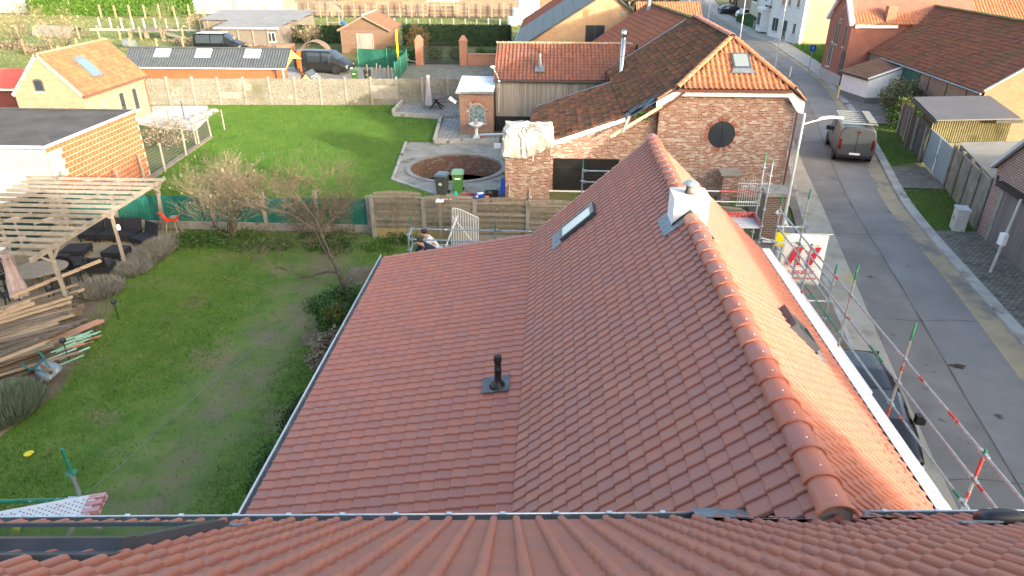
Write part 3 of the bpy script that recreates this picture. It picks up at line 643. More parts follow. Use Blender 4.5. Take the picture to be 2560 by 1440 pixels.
# bay round the far corner and its return along the gable
for x, y, z in ((6.6, 18.7, 4.1), (7.33, 18.7, 4.3), (7.33, 16.05, 3.2)): post(sc, x, y, z, .3)
for z in (2.46, 2.96, 3.46, 3.96): rail(sc, (6.6, SY[4], z), (6.6, 18.7, z))
for z in (2.96, 3.46): rail(sc, (6.6, 18.7, z), (7.33, 18.7, z)); rail(sc, (7.33, 16.05, z-.5), (7.33, 18.7, z-.5))
rail(sc, (6.6, 16.05, 2.46), (7.33, 16.05, 2.46))
mb = MB(); mb.bx(6.42, 6.98, 12.3, 18.6, 2.2, 2.26); mb.build('deck', mat('white sheeted deck', (.6,.62,.64), (.74,.75,.76), scale=3, rough=.6), sc)

gs = thing('scaffold', 'scaffold against the far gable with steel deck, red toe boards and workers', 'scaffold', (1, 19.1, 0))
for x, z1 in ((-4.2, 2.95), (-1.6, 2.85), (1.0, 4.85), (3.6, 4.6), (6.2, 5.1)): post(gs, x, 19.5, z1, .28, bands=[(z1-.9, m_redp, .08)] if x > 3 else [])
for x, z1 in ((-4.15, 3.0), (1.0, 2.6), (6.17, 5.3)): post(gs, x, 18.72, z1, .1)
for z in (2.82, 2.3):
    for a, b in ((-4.2, -1.6), (-1.6, 1.0)): rail(gs, (a, 19.5, z), (b, 19.5, z), bands=[(.0, .06, m_green), (.4, .43, m_white)])
rail(gs, (-4.15, 18.72, 2.8), (-1.6, 18.72, 2.78)); rail(gs, (-4.2, 19.5, 2.82), (-4.15, 18.72, 2.8)); rail(gs, (-4.2, 19.5, 2.3), (-4.15, 18.72, 2.28))
for z in (4.77, 4.43): rail(gs, (1.0, 19.5, z), (3.6, 19.5, z))
for z in (4.22, 3.9): rail(gs, (3.6, 19.5, z), (6.2, 19.5, z), bands=[(.55, 1, m_redp)] if z > 4 else [])
for z in (4.9, 4.22): rail(gs, (6.2, 19.5, z), (6.17, 18.72, z+.25))
rail(gs, (6.17, 18.72, 3.1), (6.6, 18.7, 3.0))
m_deck = mat('steel deck', (.48,.49,.50), (.62,.63,.64), scale=12, rough=.5, metal=.2, stains=((.5,.2,.18), 6, .62, .1))
for k in range(2): mb = MB(); mb.bx(3.65, 6.15, 18.76+.36*k, 19.1+.36*k, 3.36, 3.42); mb.build('deck', m_deck, gs)
mb = MB(); mb.bx(3.65, 6.15, 19.46, 19.485, 3.42, 3.6); mb.build('toe_board', m_redp, gs)
mb = MB(); mb.bx(6.12, 6.145, 18.76, 19.45, 3.42, 3.6); mb.build('toe_board', mat('faded red board', (.30,.10,.10), (.4,.2,.19), scale=8), gs)
for k in range(2): mb = MB(); mb.bx(-4.15, 3.55, 18.76+.36*k, 19.1+.36*k, 1.22, 1.28); mb.build('deck', m_deck, gs)

ls = thing('scaffold', 'green tipped scaffold post and perforated red ended plank at lower left', 'scaffold', NP(-5.2, 6.0, 0))
def lp(x, y, z): return NP(x, y, z)
q = lp(-5.12, 6.2, 0); post(ls, q[0], q[1], 5.25, .34, disc=False)
mb = MB(); mb.lathe([(.03,-.006),(.062,-.006),(.062,.006),(.03,.006)], (q[0], q[1], 5.23), 16)
for k in range(8): mb.tube((q[0]+.02*math.cos(k*.785), q[1]+.02*math.sin(k*.785), 5.23), (q[0]+.06*math.cos(k*.785), q[1]+.06*math.sin(k*.785), 5.23), .008, n=5)
mb.build('rosette', m_green, ls)
q2 = lp(-5.85, 5.82, 0); post(ls, q2[0], q2[1], 4.75, .25, disc=False)
rail(ls, lp(-8.2, 6.1, 4.83), lp(-5.15, 6.18, 4.83), r=.024, bands=[(.5,.95, m_green)])
mb = MB(); a, b = Vector(lp(-6.6, 5.5, 4.92)), Vector(lp(-4.72, 5.86, 5.06)); mb.bar(a, b, .32, .05); pk = mb.build('plank', mat('scaffold plank', (.55,.54,.53), (.66,.65,.64), scale=9, rough=.6, stains=((.5,.3,.3), 5, .6, .15)), ls)
mb = MB()
d = (b-a).normalized(); s_ = d.cross(Vector((0,0,1))).normalized(); up = s_.cross(d)
for i in range(44):
    for j in range(4):
        p = a + d*(.06+i*.048) + s_*(-.09+.06*j+.03*(i % 2)) + up*.0275; mb.lathe([(.010,-.001),(.010,.0)], tuple(p), 6)
mb.build('plank_holes', m_black, pk, kind='stuff')
for k in range(3): mb = MB(); p = b - s_*(-.11+.11*k) + d*.04; mb.bar(tuple(p-d*.12), tuple(p+d*.06), .07, .07); mb.build('hook', mat('faded pink hook', (.42,.17,.17), (.55,.33,.33), scale=16, rough=.6), pk)

# ------------------------------------------------------------------ hoarding banner on the scaffold end, yellow board
bn = thing('banner', 'white advertising banner with red letters hung on the scaffold end', 'banner', (7.8, 19.2, 1.2))
BX0, BX1, BZ0, BZ1, BYY = 7.10, 8.42, 1.28, 2.98, 19.35
mb = MB(); G = [[(BX0+(BX1-BX0)*u, BYY+.025*math.sin(u*5+v*3)+.04*(1-v), BZ0+(BZ1-BZ0)*v) for u in np.linspace(0,1,13)] for v in np.linspace(0,1,11)]
mb.sheet(G); cl = mb.build('cloth', m_white, bn, smooth=True)
sm = cl.modifiers.new('thickness', 'SOLIDIFY'); sm.thickness = .004; sm.offset = 1
mb = MB(); mb.tube((BX0-.08, BYY, BZ1), (BX1+.1, BYY, BZ1), .024, n=8); mb.build('top_tube', m_steel, bn)
mb = MB(); mb.tube((BX0-.02, BYY+.0, BZ0-.9), (BX0-.02, BYY, BZ1+.3), .024, n=8); mb.build('hanger_post', m_steel, bn)
m_ink = mat('red ink', (.52,.025,.035), rough=.6)
def text(s_, size, x, z, parent, nm, m, y=BYY-.045, bold=.0, shear=.2, align='CENTER'):
    cu = bpy.data.curves.new(nm, 'FONT'); cu.body = s_; cu.size = size; cu.shear = shear; cu.offset = bold; cu.align_x = align; cu.extrude = .001
    to = bpy.data.objects.new(nm, cu); COL.objects.link(to)
    dg = bpy.context.evaluated_depsgraph_get(); me = bpy.data.meshes.new_from_object(to.evaluated_get(dg)); bpy.data.objects.remove(to)
    o = bpy.data.objects.new(nm, me); me.materials.clear(); me.materials.append(m); COL.objects.link(o)
    o.parent = parent; o.location = Vector((x, y, z)) - Vector(parent.location); o.rotation_euler = (R(90), 0, 0)
    return o
mx = (BX0+BX1)/2+.03
def poly(P, nm, m, y=BYY-.05):
    mb = MB(); mb.ext([(p[0], y, p[1]) for p in P], (0, .003, 0)); return mb.build(nm, m, bn)
z0, z1 = 1.98, 2.58
poly([(mx-.50, z0), (mx-.36, z0), (mx-.31, z0+.17), (mx-.21, z0+.17), (mx-.19, z0), (mx-.07, z0), (mx-.14, z0+.32), (mx-.12, z1-.16), (mx-.04, z1), (mx-.32, z1)], 'letter_a', m_ink)
poly([(mx+.10, z0), (mx+.27, z0), (mx+.46, z1), (mx+.30, z1), (mx+.21, z0+.34), (mx+.17, z1-.2), (mx+.05, z1-.10), (mx+.02, z1-.14), (mx+.11, z1-.24), (mx+.13, z0+.34)], 'letter_v', m_ink)
for a, b in (((mx-.5, z1+.05), (mx+.5, z1+.05)), ((mx-.58, z0-.05), (mx+.42, z0-.05)), ((mx-.34, z1+.02), (mx-.29, z1+.2)), ((mx+.34, z1+.02), (mx+.39, z1+.2)), ((mx-.47, z0-.22), (mx-.43, z0-.02)), ((mx+.2, z0-.22), (mx+.24, z0-.02))):
    mb = MB(); mb.bar((a[0], BYY-.048, a[1]), (b[0], BYY-.048, b[1]), .003, .008); mb.build('thin_line', m_ink, bn)
text('03 376 20 10', .17, mx-.08, 1.68, bn, 'phone_number', m_ink, bold=.004); text('www.stellinghuren.be', .125, mx-.06, 1.50, bn, 'web_address', m_ink, bold=.003)
yb = MB(); yb.bx(6.74, 6.98, 18.99, 19.0, 2.72, 3.16); tag(yb.build('warning_board', mat('yellow board', (.80,.58,.01), rough=.5)), 'small bright yellow board fixed beside the white banner', 'sign')

# ------------------------------------------------------------------ vehicles
def xform(mb, loc, rz):
    c, s_ = math.cos(rz), math.sin(rz)
    for i, (V, F, t) in enumerate(mb.c):
        if len(V): mb.c[i] = (np.stack([V[:,0]*c-V[:,1]*s_+loc[0], V[:,0]*s_+V[:,1]*c+loc[1], V[:,2]+loc[2]], 1), F, t)
    return mb
VAN = [(0.0,.50,1.05,1.86,.90,.93,.78),(.06,.32,1.05,1.93,.94,.97,.82),(1.5,.28,1.05,1.965,.95,.975,.83),(3.05,.28,1.05,1.96,.95,.975,.83),(3.45,.28,1.05,1.90,.95,.975,.81),(4.28,.28,1.05,1.24,.95,.96,.76),(4.5,.28,1.0,1.14,.94,.94,.74),(4.95,.32,.84,.92,.88,.86,.66),(5.1,.42,.62,.68,.76,.72,.5)]
CAR = [(0.0,.40,.78,.90,.74,.78,.60),(.12,.26,.86,1.08,.84,.87,.66),(.55,.22,.92,1.40,.87,.885,.62),(1.5,.20,.92,1.47,.88,.89,.63),(2.25,.20,.92,1.43,.88,.89,.62),(2.95,.20,.90,1.03,.88,.88,.66),(3.2,.20,.86,.93,.87,.86,.68),(3.95,.24,.72,.78,.80,.78,.58),(4.15,.36,.55,.60,.66,.62,.45)]
def vehicle(name, label, cat, loc, rz, st, paint, group=None, wheel=.33, axles=(.85, 3.95), side=(), wind=None, rear=None, extras=None, sub=None):
    root = thing(name, label, cat, (loc[0], loc[1], 0), group)
    L = st[-1][0]/2; xs = [q[0] for q in st]
    def ip(x, k): return float(np.interp(x, xs, [q[k] for q in st]))
    def ring(x, g=0):
        zl, zb, zr, wl_, wb, wr = (ip(x, k) for k in range(1, 7)); h = zr-zb
        half = [(0, zl), (wl_*.93, zl), (wl_, zl+min(.14, .3*(zb-zl))), (wb+.01, zl+.6*(zb-zl)), (wb, zb), (wb+(wr-wb)*.55, zb+h*.55), (wr, zb+h*.86), (wr*.86, zr-.02*h), (wr*.5, zr+.012*(wr > .7)), (0, zr+.022*(wr > .7))]
        P = half + [(-a, b) for a, b in half[-2:0:-1]]
        return [(x-L, a*(1+g*.012) + (g*.007 if a > .05 else -g*.007 if a < -.05 else 0), b + (g*.007 if b > zb else 0)) for a, b in P]
    xx = sorted(set(xs + list(np.linspace(0, xs[-1], 25))))
    mb = MB(); G = [ring(x) + [ring(x)[0]] for x in xx]; mb.sheet([list(reversed(g)) for g in G]); mb.face(list(reversed(ring(xx[0])))[::-1]); mb.face(ring(xx[-1])[::-1])
    body = xform(mb, (*loc, 0), rz).build('body', paint, root, smooth=True)
    def panel(x0, x1, idx, nm, m, parent=body, n=6, g=1.2):
        q = MB(); q.sheet([[ring(x, g)[i] for i in idx] for x in np.linspace(x0, x1, n)]); return xform(q, (*loc, 0), rz).build(nm, m, parent)
    for x0, x1 in side: panel(x0, x1, (4, 5, 6), 'window', m_glass); panel(x0, x1, (14, 13, 12), 'window', m_glass)
    if wind: panel(wind[0], wind[1], (6, 7, 8, 9, 10, 11, 12), 'windscreen', m_glass)
    if rear: panel(rear[0], rear[1], (6, 7, 8, 9, 10, 11, 12), 'rear_window', m_glass)
    for ax in axles:
        for s_ in (-1, 1):
            y = s_*(ip(ax, 4)-.1); q = MB(); w = wheel
            q.lathe([(w*.6,-.1),(w*.93,-.105),(w,-.06),(w,.06),(w*.93,.105),(w*.6,.1)], (ax-L, y, w), 20, 'Y'); t = xform(q, (*loc, 0), rz).build('wheel', m_rubber, root, smooth=False)
            q = MB(); q.lathe([(w*.62,-.112),(w*.62,.112)], (ax-L, y, w), 16, 'Y'); xform(q, (*loc, 0), rz).build('rim', m_chrome, t)
            q = MB(); q.lathe([(w*1.14,-.02),(w*1.14,.02)], (ax-L, s_*(ip(ax, 4)+.004), w+.02), 20, 'Y'); xform(q, (*loc, 0), rz).build('wheel_arch', m_rubber, body)
    def bxp(x0, x1, y0, y1, z0, z1, nm, m, parent=root): q = MB(); q.bx(x0-L, x1-L, y0, y1, z0, z1); return xform(q, (*loc, 0), rz).build(nm, m, parent)
    for s_ in (-1, 1):
        xm = xs[-1]*.66; bxp(xm-.06, xm+.1, s_*(ip(xm,5)+.02)-(.0 if s_ > 0 else .2), s_*(ip(xm,5)+.02)+(.2 if s_ > 0 else 0), ip(xm,2)-.02, ip(xm,2)+.2, 'mirror', m_black)
        bxp(-.015, .03, s_*.80-.06, s_*.80+.06, ip(.06,2)-.25, ip(.06,2)+.28, 'tail_light', mat('tail light', (.09,.005,.006), rough=.2))
        bxp(xs[-1]-.32, xs[-1]-.06, s_*.62-.14, s_*.62+.14, ip(xs[-1]-.1,2)-.16, ip(xs[-1]-.1,2)+.02, 'headlight', mat('headlight', (.6,.62,.63), rough=.1))
    bxp(-.02, .0, -.26, .26, .5, .61, 'number_plate', m_white); bxp(xs[-1]-.02, xs[-1]+.005, -.26, .26, .42, .53, 'number_plate', m_white)
    if extras: extras(bxp, panel, ring, L, root, loc, rz)
    return root
m_vblack = mat('black car paint', (.006,.007,.008), (.010,.011,.013), scale=2, rough=.25, coat=.25)
m_vgrey = mat('grey van paint', (.05,.06,.068), (.06,.07,.078), scale=2, rough=.35, coat=.2)
m_vdark = mat('anthracite van paint', (.014,.015,.017), (.02,.021,.023), scale=2, rough=.35, coat=.15)
m_vwhite = mat('white car paint', (.74,.75,.76), rough=.25, coat=.6)
vehicle('parked_car', 'black hatchback parked at the kerb below the scaffold rails', 'car', (7.75, 13.9), R(-97), CAR, m_vblack, 'cars parked along the street', .31, (.75, 3.3), [(.62, 1.45), (1.55, 2.55)], (2.3, 2.92), (.16, .5))
def tenner(b, p, r, L, root, loc, rz): p(.35, .78, (1,2,3,4,5,6,7,8), 'orange_stripe', mat('orange foil', (.75,.10,.012), (.8,.16,.02), scale=3, rough=.4)); p(.35, .78, (17,16,15,14,13,12,11,10), 'orange_stripe', MATS['orange foil']); b(.45, .62, .82, .99, 1.55, 1.72, 'logo_patch', m_white)
vehicle('parked_van', 'black van with orange stripe parked in the yard behind the wall', 'van', (-20.6, 63.6), R(-8), VAN, m_vdark, 'vans parked in the yards', .34, (.8, 4.05), [(1.35, 2.6), (2.75, 3.6)], (3.5, 4.22), None, tenner)
def pop(b, p, r, L, root, loc, rz): b(.5, 3.3, -.7, .7, 1.98, 2.07, 'roof_pod', mat('pale roof', (.3,.34,.37), rough=.4))
vehicle('parked_van', 'black camper van with silver roof pod behind the corrugated shed', 'van', (-35.6, 75.5), R(-2), VAN, m_vblack, 'vans parked in the yards', .34, (.8, 4.05), [(.35, 1.9), (2.0, 3.4)], (3.5, 4.22), (.0, .06), pop)
def rack(b, p, r, L, root, loc, rz):
    for k in range(7): b(.25+.5*k, .31+.5*k, -.84, .84, 2.09, 2.15, 'roof_bar', m_steel)
    for s_ in (-1, 1): b(.2, 3.4, s_*.84-.02, s_*.84+.02, 2.06, 2.14, 'rack_rail', m_steel)
    q = b(.3, 3.3, -.82, -.40, 2.16, 2.20, 'ladder_tray', m_dark)
    for k in range(9): b(.35+.33*k, .40+.33*k, -.80, -.42, 2.2, 2.24, 'ladder_rung', m_steel, q)
    b(-.012, 0, -.008, .008, .5, 1.85, 'door_seam', m_black); b(-.02, .0, -.86, .86, .36, .47, 'bumper', m_black)
    b(-.02, 0, -.1, .1, 1.68, 1.74, 'brake_light', MATS['tail light'])
vehicle('parked_van', 'grey panel van with ladder rack parked on the road', 'van', (17.0, 39.4), R(76), VAN, m_vgrey, 'vans parked on the street', .34, (.8, 4.05), [(2.3, 2.95), (3.05, 3.75)], (3.5, 4.22), None, rack)
vehicle('parked_car', 'dark blue hatchback parked far up the street', 'car', (29.2, 121.5), R(10), CAR, mat('navy paint', (.02,.025,.04), rough=.25, coat=.6), 'cars parked along the street', .31, (.75, 3.3), [(.62, 1.45), (1.55, 2.55)], (2.3, 2.92), (.16, .5))
vehicle('parked_car', 'white hatchback parked beside the hedge far up the street', 'car', (30.4, 114.6), R(8), CAR, m_vwhite, 'cars parked along the street', .31, (.75, 3.3), [(.62, 1.45), (1.55, 2.55)], (2.3, 2.92), (.16, .5))

# ------------------------------------------------------------------ two roofers on the gable scaffold (continuous skinned bodies)
def skinned(name, verts, edges, radii, m, parent, sub=2):
    me = bpy.data.meshes.new(name); me.from_pydata([Vector(v)-Vector(parent.location) for v in verts], edges, [])
    o = bpy.data.objects.new(name, me); COL.objects.link(o); o.parent = parent
    sk = o.modifiers.new('skin', 'SKIN'); sk.use_smooth_shade = True
    o.modifiers.new('sub', 'SUBSURF').levels = sub; o.modifiers['sub'].render_levels = sub
    for i, r in enumerate(radii): me.skin_vertices[0].data[i].radius = (r, r) if np.isscalar(r) else r
    me.skin_vertices[0].data[0].use_root = True
    me.materials.append(m); return o
m_skin = mat('skin', (.55,.30,.21), (.60,.34,.24), scale=8, rough=.55)
m_hair = mat('dark hair', (.025,.018,.013), (.05,.035,.025), scale=30, rough=.7, bump=.4)
def worker(label, base, face, lean, crouch, shirt, trousers, reach, hand_z):
    """base: feet centre; face: heading angle; lean: forward tilt of the trunk"""
    r = thing('person', label, 'person', base, 'roofers on the scaffold')
    c, s_ = math.cos(face), math.sin(face)
    def P(f, sd, z): return (base[0]+f*c-sd*s_, base[1]+f*s_+sd*c, base[2]+z)
    hz = .95-crouch; hx = -.05-.25*crouch
    ch = (hx+.42*math.sin(lean), hz+.42*math.cos(lean)); nk = (hx+.52*math.sin(lean)+.02, hz+.54*math.cos(lean)); hd = (nk[0]+.10*math.sin(lean+.3)+.03, nk[1]+.13*math.cos(lean*.7))
    V = [P(hx,0,hz), P((hx+ch[0])/2, 0, (hz+ch[1])/2), P(ch[0],0,ch[1]), P(nk[0],0,nk[1]), P(hd[0],0,hd[1]), P(hd[0]+.05,0,hd[1]+.07)]
    Rr = [.15, .145, .16, .055, .085, .075]; E_ = [(0,1),(1,2),(2,3),(3,4),(4,5)]
    for sd in (-1, 1):
        i = len(V); kx = hx+.18+.3*crouch
        V += [P(hx, sd*.10, hz-.06), P(kx, sd*.13, .47-.1*crouch), P(-.04+.02*sd, sd*.12, .09), P(.12, sd*.13, .04)]; Rr += [.10, .068, .045, .04]
        E_ += [(0,i),(i,i+1),(i+1,i+2),(i+2,i+3)]
        i = len(V); sh = (ch[0]+.05*math.sin(lean), ch[1]+.05*math.cos(lean))
        el = (sh[0]+.16+.04*reach, sh[1]-.22); hn = (sh[0]+.36*reach, hand_z)
        V += [P(sh[0], sd*.19, sh[1]), P(el[0], sd*.24, el[1]), P(hn[0], sd*.15, hn[1]), P(hn[0]+.07, sd*.14, hn[1]-.03)]; Rr += [.062, .048, .034, .03]
        E_ += [(2,i),(i,i+1),(i+1,i+2),(i+2,i+3)]
        j = i+3
        for k in range(4):
            n = len(V); V += [P(hn[0]+.11, sd*(.115+.018*k), hn[1]-.04), P(hn[0]+.15-.01*abs(k-1.5), sd*(.115+.018*k), hn[1]-.07)]; Rr += [.009, .008]; E_ += [(j,n),(n,n+1)]
        n = len(V); V += [P(hn[0]+.05, sd*.09, hn[1]-.02), P(hn[0]+.09, sd*.08, hn[1]-.04)]; Rr += [.010, .009]; E_ += [(i+2,n),(n,n+1)]
    body = skinned('body', V, E_, Rr, m_skin, r)
    g = .018
    sv = [V[0], V[1], V[2], P(nk[0]-.01,0,nk[1]-.03)]; se = [(0,1),(1,2),(2,3)]; sr = [.165, .165, .18, .085]
    for a in (10, 22) if False else [i for i in range(len(V)) if False]: pass
    for sd, i in ((-1, 10), (1, 28)):
        n = len(sv); sv += [V[i], V[i+1], tuple(Vector(V[i+1]).lerp(Vector(V[i+2]), .8))]; sr += [.085, .068, .052]; se += [(2,n),(n,n+1),(n+1,n+2)]
    skinned('shirt', sv, se, sr, shirt, r)
    tv_ = [V[0]]; te = []; tr = [.172]
    for i in (6, 24):
        n = len(tv_); tv_ += [V[i], V[i+1], V[i+2]]; tr += [.118, .086, .065]; te += [(0,n),(n,n+1),(n+1,n+2)]
    skinned('trousers', tv_, te, tr, trousers, r)
    for i in (8, 26):
        q = MB(); a, b = Vector(V[i]), Vector(V[i+1]); d = (b-a); d.z = 0; d.normalize()
        q.bar(tuple(Vector((a.x, a.y, base[2]+.045))-d*.08), tuple(Vector((a.x, a.y, base[2]+.045))+d*.2), .10, .09); q.build('shoe', m_black, r)
    h = Vector(P(hd[0]+.0, 0, hd[1]+.045)); f = Vector((c, s_, 0))
    q = MB(); q.lathe([(.0,-.02),(.075,-.01),(.105,.03),(.105,.07),(.075,.115),(.0,.13)], tuple(h - f*.022 + Vector((0,0,.0))), 14); q.build('hair', m_hair, r, smooth=True)
    q = MB()
    fc = h + f*.105
    for sd in (-1, 1): q.lathe([(.0,-.008),(.011,0),(.0,.008)], (fc.x - s_*sd*.032, fc.y + c*sd*.032, fc.z-.005), 6)
    q.build('eyes', m_black, body)
    q = MB(); q.bar(tuple(fc+Vector((0,0,.0))), tuple(fc+f*.02+Vector((0,0,-.035))), .02, .02); q.build('nose', m_skin, body)
    q = MB(); q.bar((fc.x+s_*.02, fc.y-c*.02, fc.z-.055), (fc.x-s_*.02, fc.y+c*.02, fc.z-.055), .006, .01); q.build('mouth', mat('lips', (.4,.16,.13)), body)
    return r
worker('person in white shirt bending forward on the far scaffold', (-3.45, 19.3, 1.28), R(190), .55, .05, mat('white cotton', (.66,.68,.72), (.78,.79,.8), scale=9, rough=.85), mat('white trousers', (.6,.6,.6), (.7,.7,.7), scale=9), 1.0, .85)
worker('person in navy top crouching at the roof edge', (-3.42, 18.98, 1.28), R(212), .85, .0, mat('navy cloth', (.012,.016,.03), (.025,.03,.05), scale=9, rough=.9), mat('navy trousers', (.012,.014,.022), (.02,.022,.03), scale=9), .8, .75)

# ------------------------------------------------------------------ street lamps
m_lamp = mat('lamp post grey', (.50,.55,.56), (.6,.64,.65), scale=3, rough=.4, metal=.3)
def lamp(label, x, y, h, d, arm=.9):
    r = thing('street_lamp', label, 'street lamp', (x, y, 0), 'street lamps along the road')
    q = MB(); q.pipe([(x,y,0),(x,y,1.2),(x,y,1.25),(x,y,h)], [.085,.085,.06,.035], 12); q.build('post', m_lamp, r, smooth=False)
    dx, dy = d; q = MB(); q.pipe([(x,y,h-.35),(x+dx*arm*.5,y+dy*arm*.5,h-.28),(x+dx*arm,y+dy*arm,h-.22)], [.022,.022,.02], 8); q.build('arm', m_lamp, r)
    q = MB(); G = []
    for t, w, z in ((0,.03,0),(.12,.085,.03),(.35,.12,.045),(.6,.11,.03),(.82,.06,.0),(.9,.01,-.01)):
        c_ = A(x+dx*(arm+t-.1), y+dy*(arm+t-.1), h-.22+z); s2 = A(-dy, dx, 0)
        G.append([tuple(c_+s2*w*math.cos(a)+A(0,0,.05*math.sin(a)*(1 if math.sin(a) > 0 else .6))) for a in np.linspace(0, 2*math.pi, 11)])
    q.sheet(G); q.build('head', m_white, r, smooth=True)
lamp('white street lamp with leaf shaped head in front of the brick gable', 8.0, 22.1, 5.95, (.97, .26), .62)
# ------------------------------------------------------------------ plants
def leaves(mb, c, rad, n, size, hollow=.35, flat=1.0, box=False):
    """leaf quads through an uneven volume"""
    c = np.array(c); rad = np.array(rad)
    if box: p = rng.uniform(-1, 1, (n, 3)); k = rng.integers(0, 3, n); sgn = rng.choice([-1, 1], n); sh = rng.uniform(.88, 1.03, n); p[np.arange(n), k] = sgn*sh
    else:
        p = rng.normal(0, 1, (n, 3)); p /= np.linalg.norm(p, axis=1, keepdims=True); bump_ = 1+.22*np.sin(p[:,0]*5+c[0]*3)*np.cos(p[:,1]*6+c[1])+.12*np.sin(p[:,2]*9)
        p *= (rng.uniform(hollow, 1, n)**.6*bump_)[:, None]
    P = c + p*rad; P[:,2] = np.maximum(P[:,2], .02)
    a = rng.normal(0, 1, (n, 3)); a /= np.linalg.norm(a, axis=1, keepdims=True); b = rng.normal(0, 1, (n, 3)); b -= a*np.sum(a*b, 1, keepdims=True); b /= np.linalg.norm(b, axis=1, keepdims=True)
    s_ = size*rng.uniform(.6, 1.4, (n, 1)); a *= s_; b *= s_*.6*flat
    V = np.stack([P-a, P-b, P+a, P+b], 1).reshape(-1, 3); mb.arr(V, np.arange(4*n).reshape(-1, 4), rng.random(n)); return mb
def lm(name, *c, **k): return mat(name, *c, scale=3, rough=.75, tv=.75, **k)
m_box = lm('boxwood leaves', (.015,.035,.008), (.03,.065,.012), (.055,.10,.02)); m_hedgeD = lm('dark conifer', (.008,.022,.008), (.016,.04,.014), (.03,.06,.02))
m_hedgeL = lm('bright hedge', (.025,.075,.008), (.05,.12,.012), (.085,.17,.02)); m_lav = lm('lavender grey', (.12,.125,.10), (.20,.20,.175), (.28,.27,.25))
m_ivy = lm('ivy leaves', (.02,.055,.008), (.04,.10,.015), (.075,.14,.03)); m_yel = lm('yellowing leaves', (.10,.11,.02), (.18,.16,.03), (.26,.19,.05), (.05,.10,.02))
m_dry = lm('dry stems', (.15,.12,.08), (.25,.20,.14), (.33,.27,.2)); m_bark = mat('bark', (.07,.055,.042), (.13,.105,.08), scale=9, rough=.95, bump=.5, stains=[((.12,.14,.05), 3, .55, .15)])
m_twig = mat('twigs', (.12,.085,.06), (.20,.14,.10), scale=4, rough=.9, tv=.5); m_twigr = mat('reddish twigs', (.10,.072,.055), (.165,.115,.085), scale=4, rough=.9, tv=.5); m_twigy = mat('pale twigs', (.19,.155,.10), (.28,.235,.16), scale=4, rough=.9, tv=.5)
def grow(mb, tw, p, d, L, r, depth, spread, up, rnd, tips, minr=.0035, kids=3):
    n = 4; P = [p]; Rr = [r]; q = p.copy(); dd = d.copy()
    for i in range(n):
        dd = (dd + Vector((rnd.gauss(0,.16), rnd.gauss(0,.16), rnd.gauss(0,.12)+up*.1))).normalized(); q = q + dd*L/n; P.append(q.copy()); Rr.append(max(minr, r*(1-.42*(i+1)/n)))
    (mb if r > .018 else tw).pipe(P, Rr, 6 if r > .03 else 3, False, rnd.random())
    if depth == 0: tips.append(q); return
    for k in range(kids + (1 if rnd.random() < .4 else 0)):
        t = rnd.uniform(.35, 1) if k else 1.0; i = min(n-1, int(t*n)); b = P[i].lerp(P[i+1], t*n-i) if t < 1 else P[-1]
        nd = (dd + Vector((rnd.gauss(0, spread), rnd.gauss(0, spread), rnd.gauss(0, spread*.6)+up))).normalized()
        grow(mb, tw, b, nd, L*rnd.uniform(.6, .85), max(minr, Rr[i]*rnd.uniform(.5, .7)), depth-1, spread, up, rnd, tips, minr, kids)
def bare_tree(label, x, y, h, seed, r=.09, depth=5, spread=.55, up=.25, lean=(0,0), twig=None, clump=0, leafm=None, stems=1, group=None, kids=3, name='bare_tree', trunk=.3, lsize=.02):
    rd = random.Random(seed); t = thing(name, label, 'tree' if name.endswith('tree') else 'shrub', (x, y, 0), group); mb, tw, tips = MB(), MB(), []
    for s_ in range(stems):
        d = Vector((lean[0]+(rd.gauss(0,.35) if stems > 1 else 0), lean[1]+(rd.gauss(0,.35) if stems > 1 else 0), 1)).normalized(); p = Vector((x+(rd.gauss(0,.12) if stems > 1 else 0), y+(rd.gauss(0,.12) if stems > 1 else 0), 0))
        grow(mb, tw, p, d, h*trunk, r*(rd.uniform(.5,1) if stems > 1 else 1), depth, spread, up, rd, tips, kids=kids)
    if mb.c: mb.build('trunk', m_bark, t, uv=False)
    if tw.c: tw.build('crown', twig or m_twig, t, uv=False)
    if clump and tips:
        q = MB(); T = np.array([tuple(v) for v in tips]); T = T[rng.integers(0, len(T), clump)] + rng.normal(0, .07, (clump, 3))
        a = rng.normal(0, 1, (clump, 3))*lsize; b = rng.normal(0, 1, (clump, 3))*lsize*.6
        q.arr(np.stack([T-a, T-b, T+a, T+b], 1).reshape(-1, 3), np.arange(4*clump).reshape(-1, 4), rng.random(clump)); q.build('leaves', leafm, t, uv=False)
    return t
def bush(label, x, y, rad, n, size, m, z=None, stems=True, group=None, name='shrub', extra=None):
    t = thing(name, label, 'shrub', (x, y, 0), group); q = MB(); leaves(q, (x, y, rad[2] if z is None else z), rad, n, size); q.build('foliage', m, t, uv=False)
    if stems:
        q = MB()
        for k in range(9): a = random.uniform(0, 6.28); q.tube((x, y, 0), (x+math.cos(a)*rad[0]*.6, y+math.sin(a)*rad[1]*.6, rad[2]*1.3), .015, .006, 4, False)
        q.build('stems', m_bark, t, uv=False)
    if extra: q = MB(); leaves(q, (x, y, rad[2]*1.5), (rad[0]*.6, rad[1]*.6, rad[2]*.5), n//3, size, .1); q.build('blooms', extra, t, uv=False)
    return t
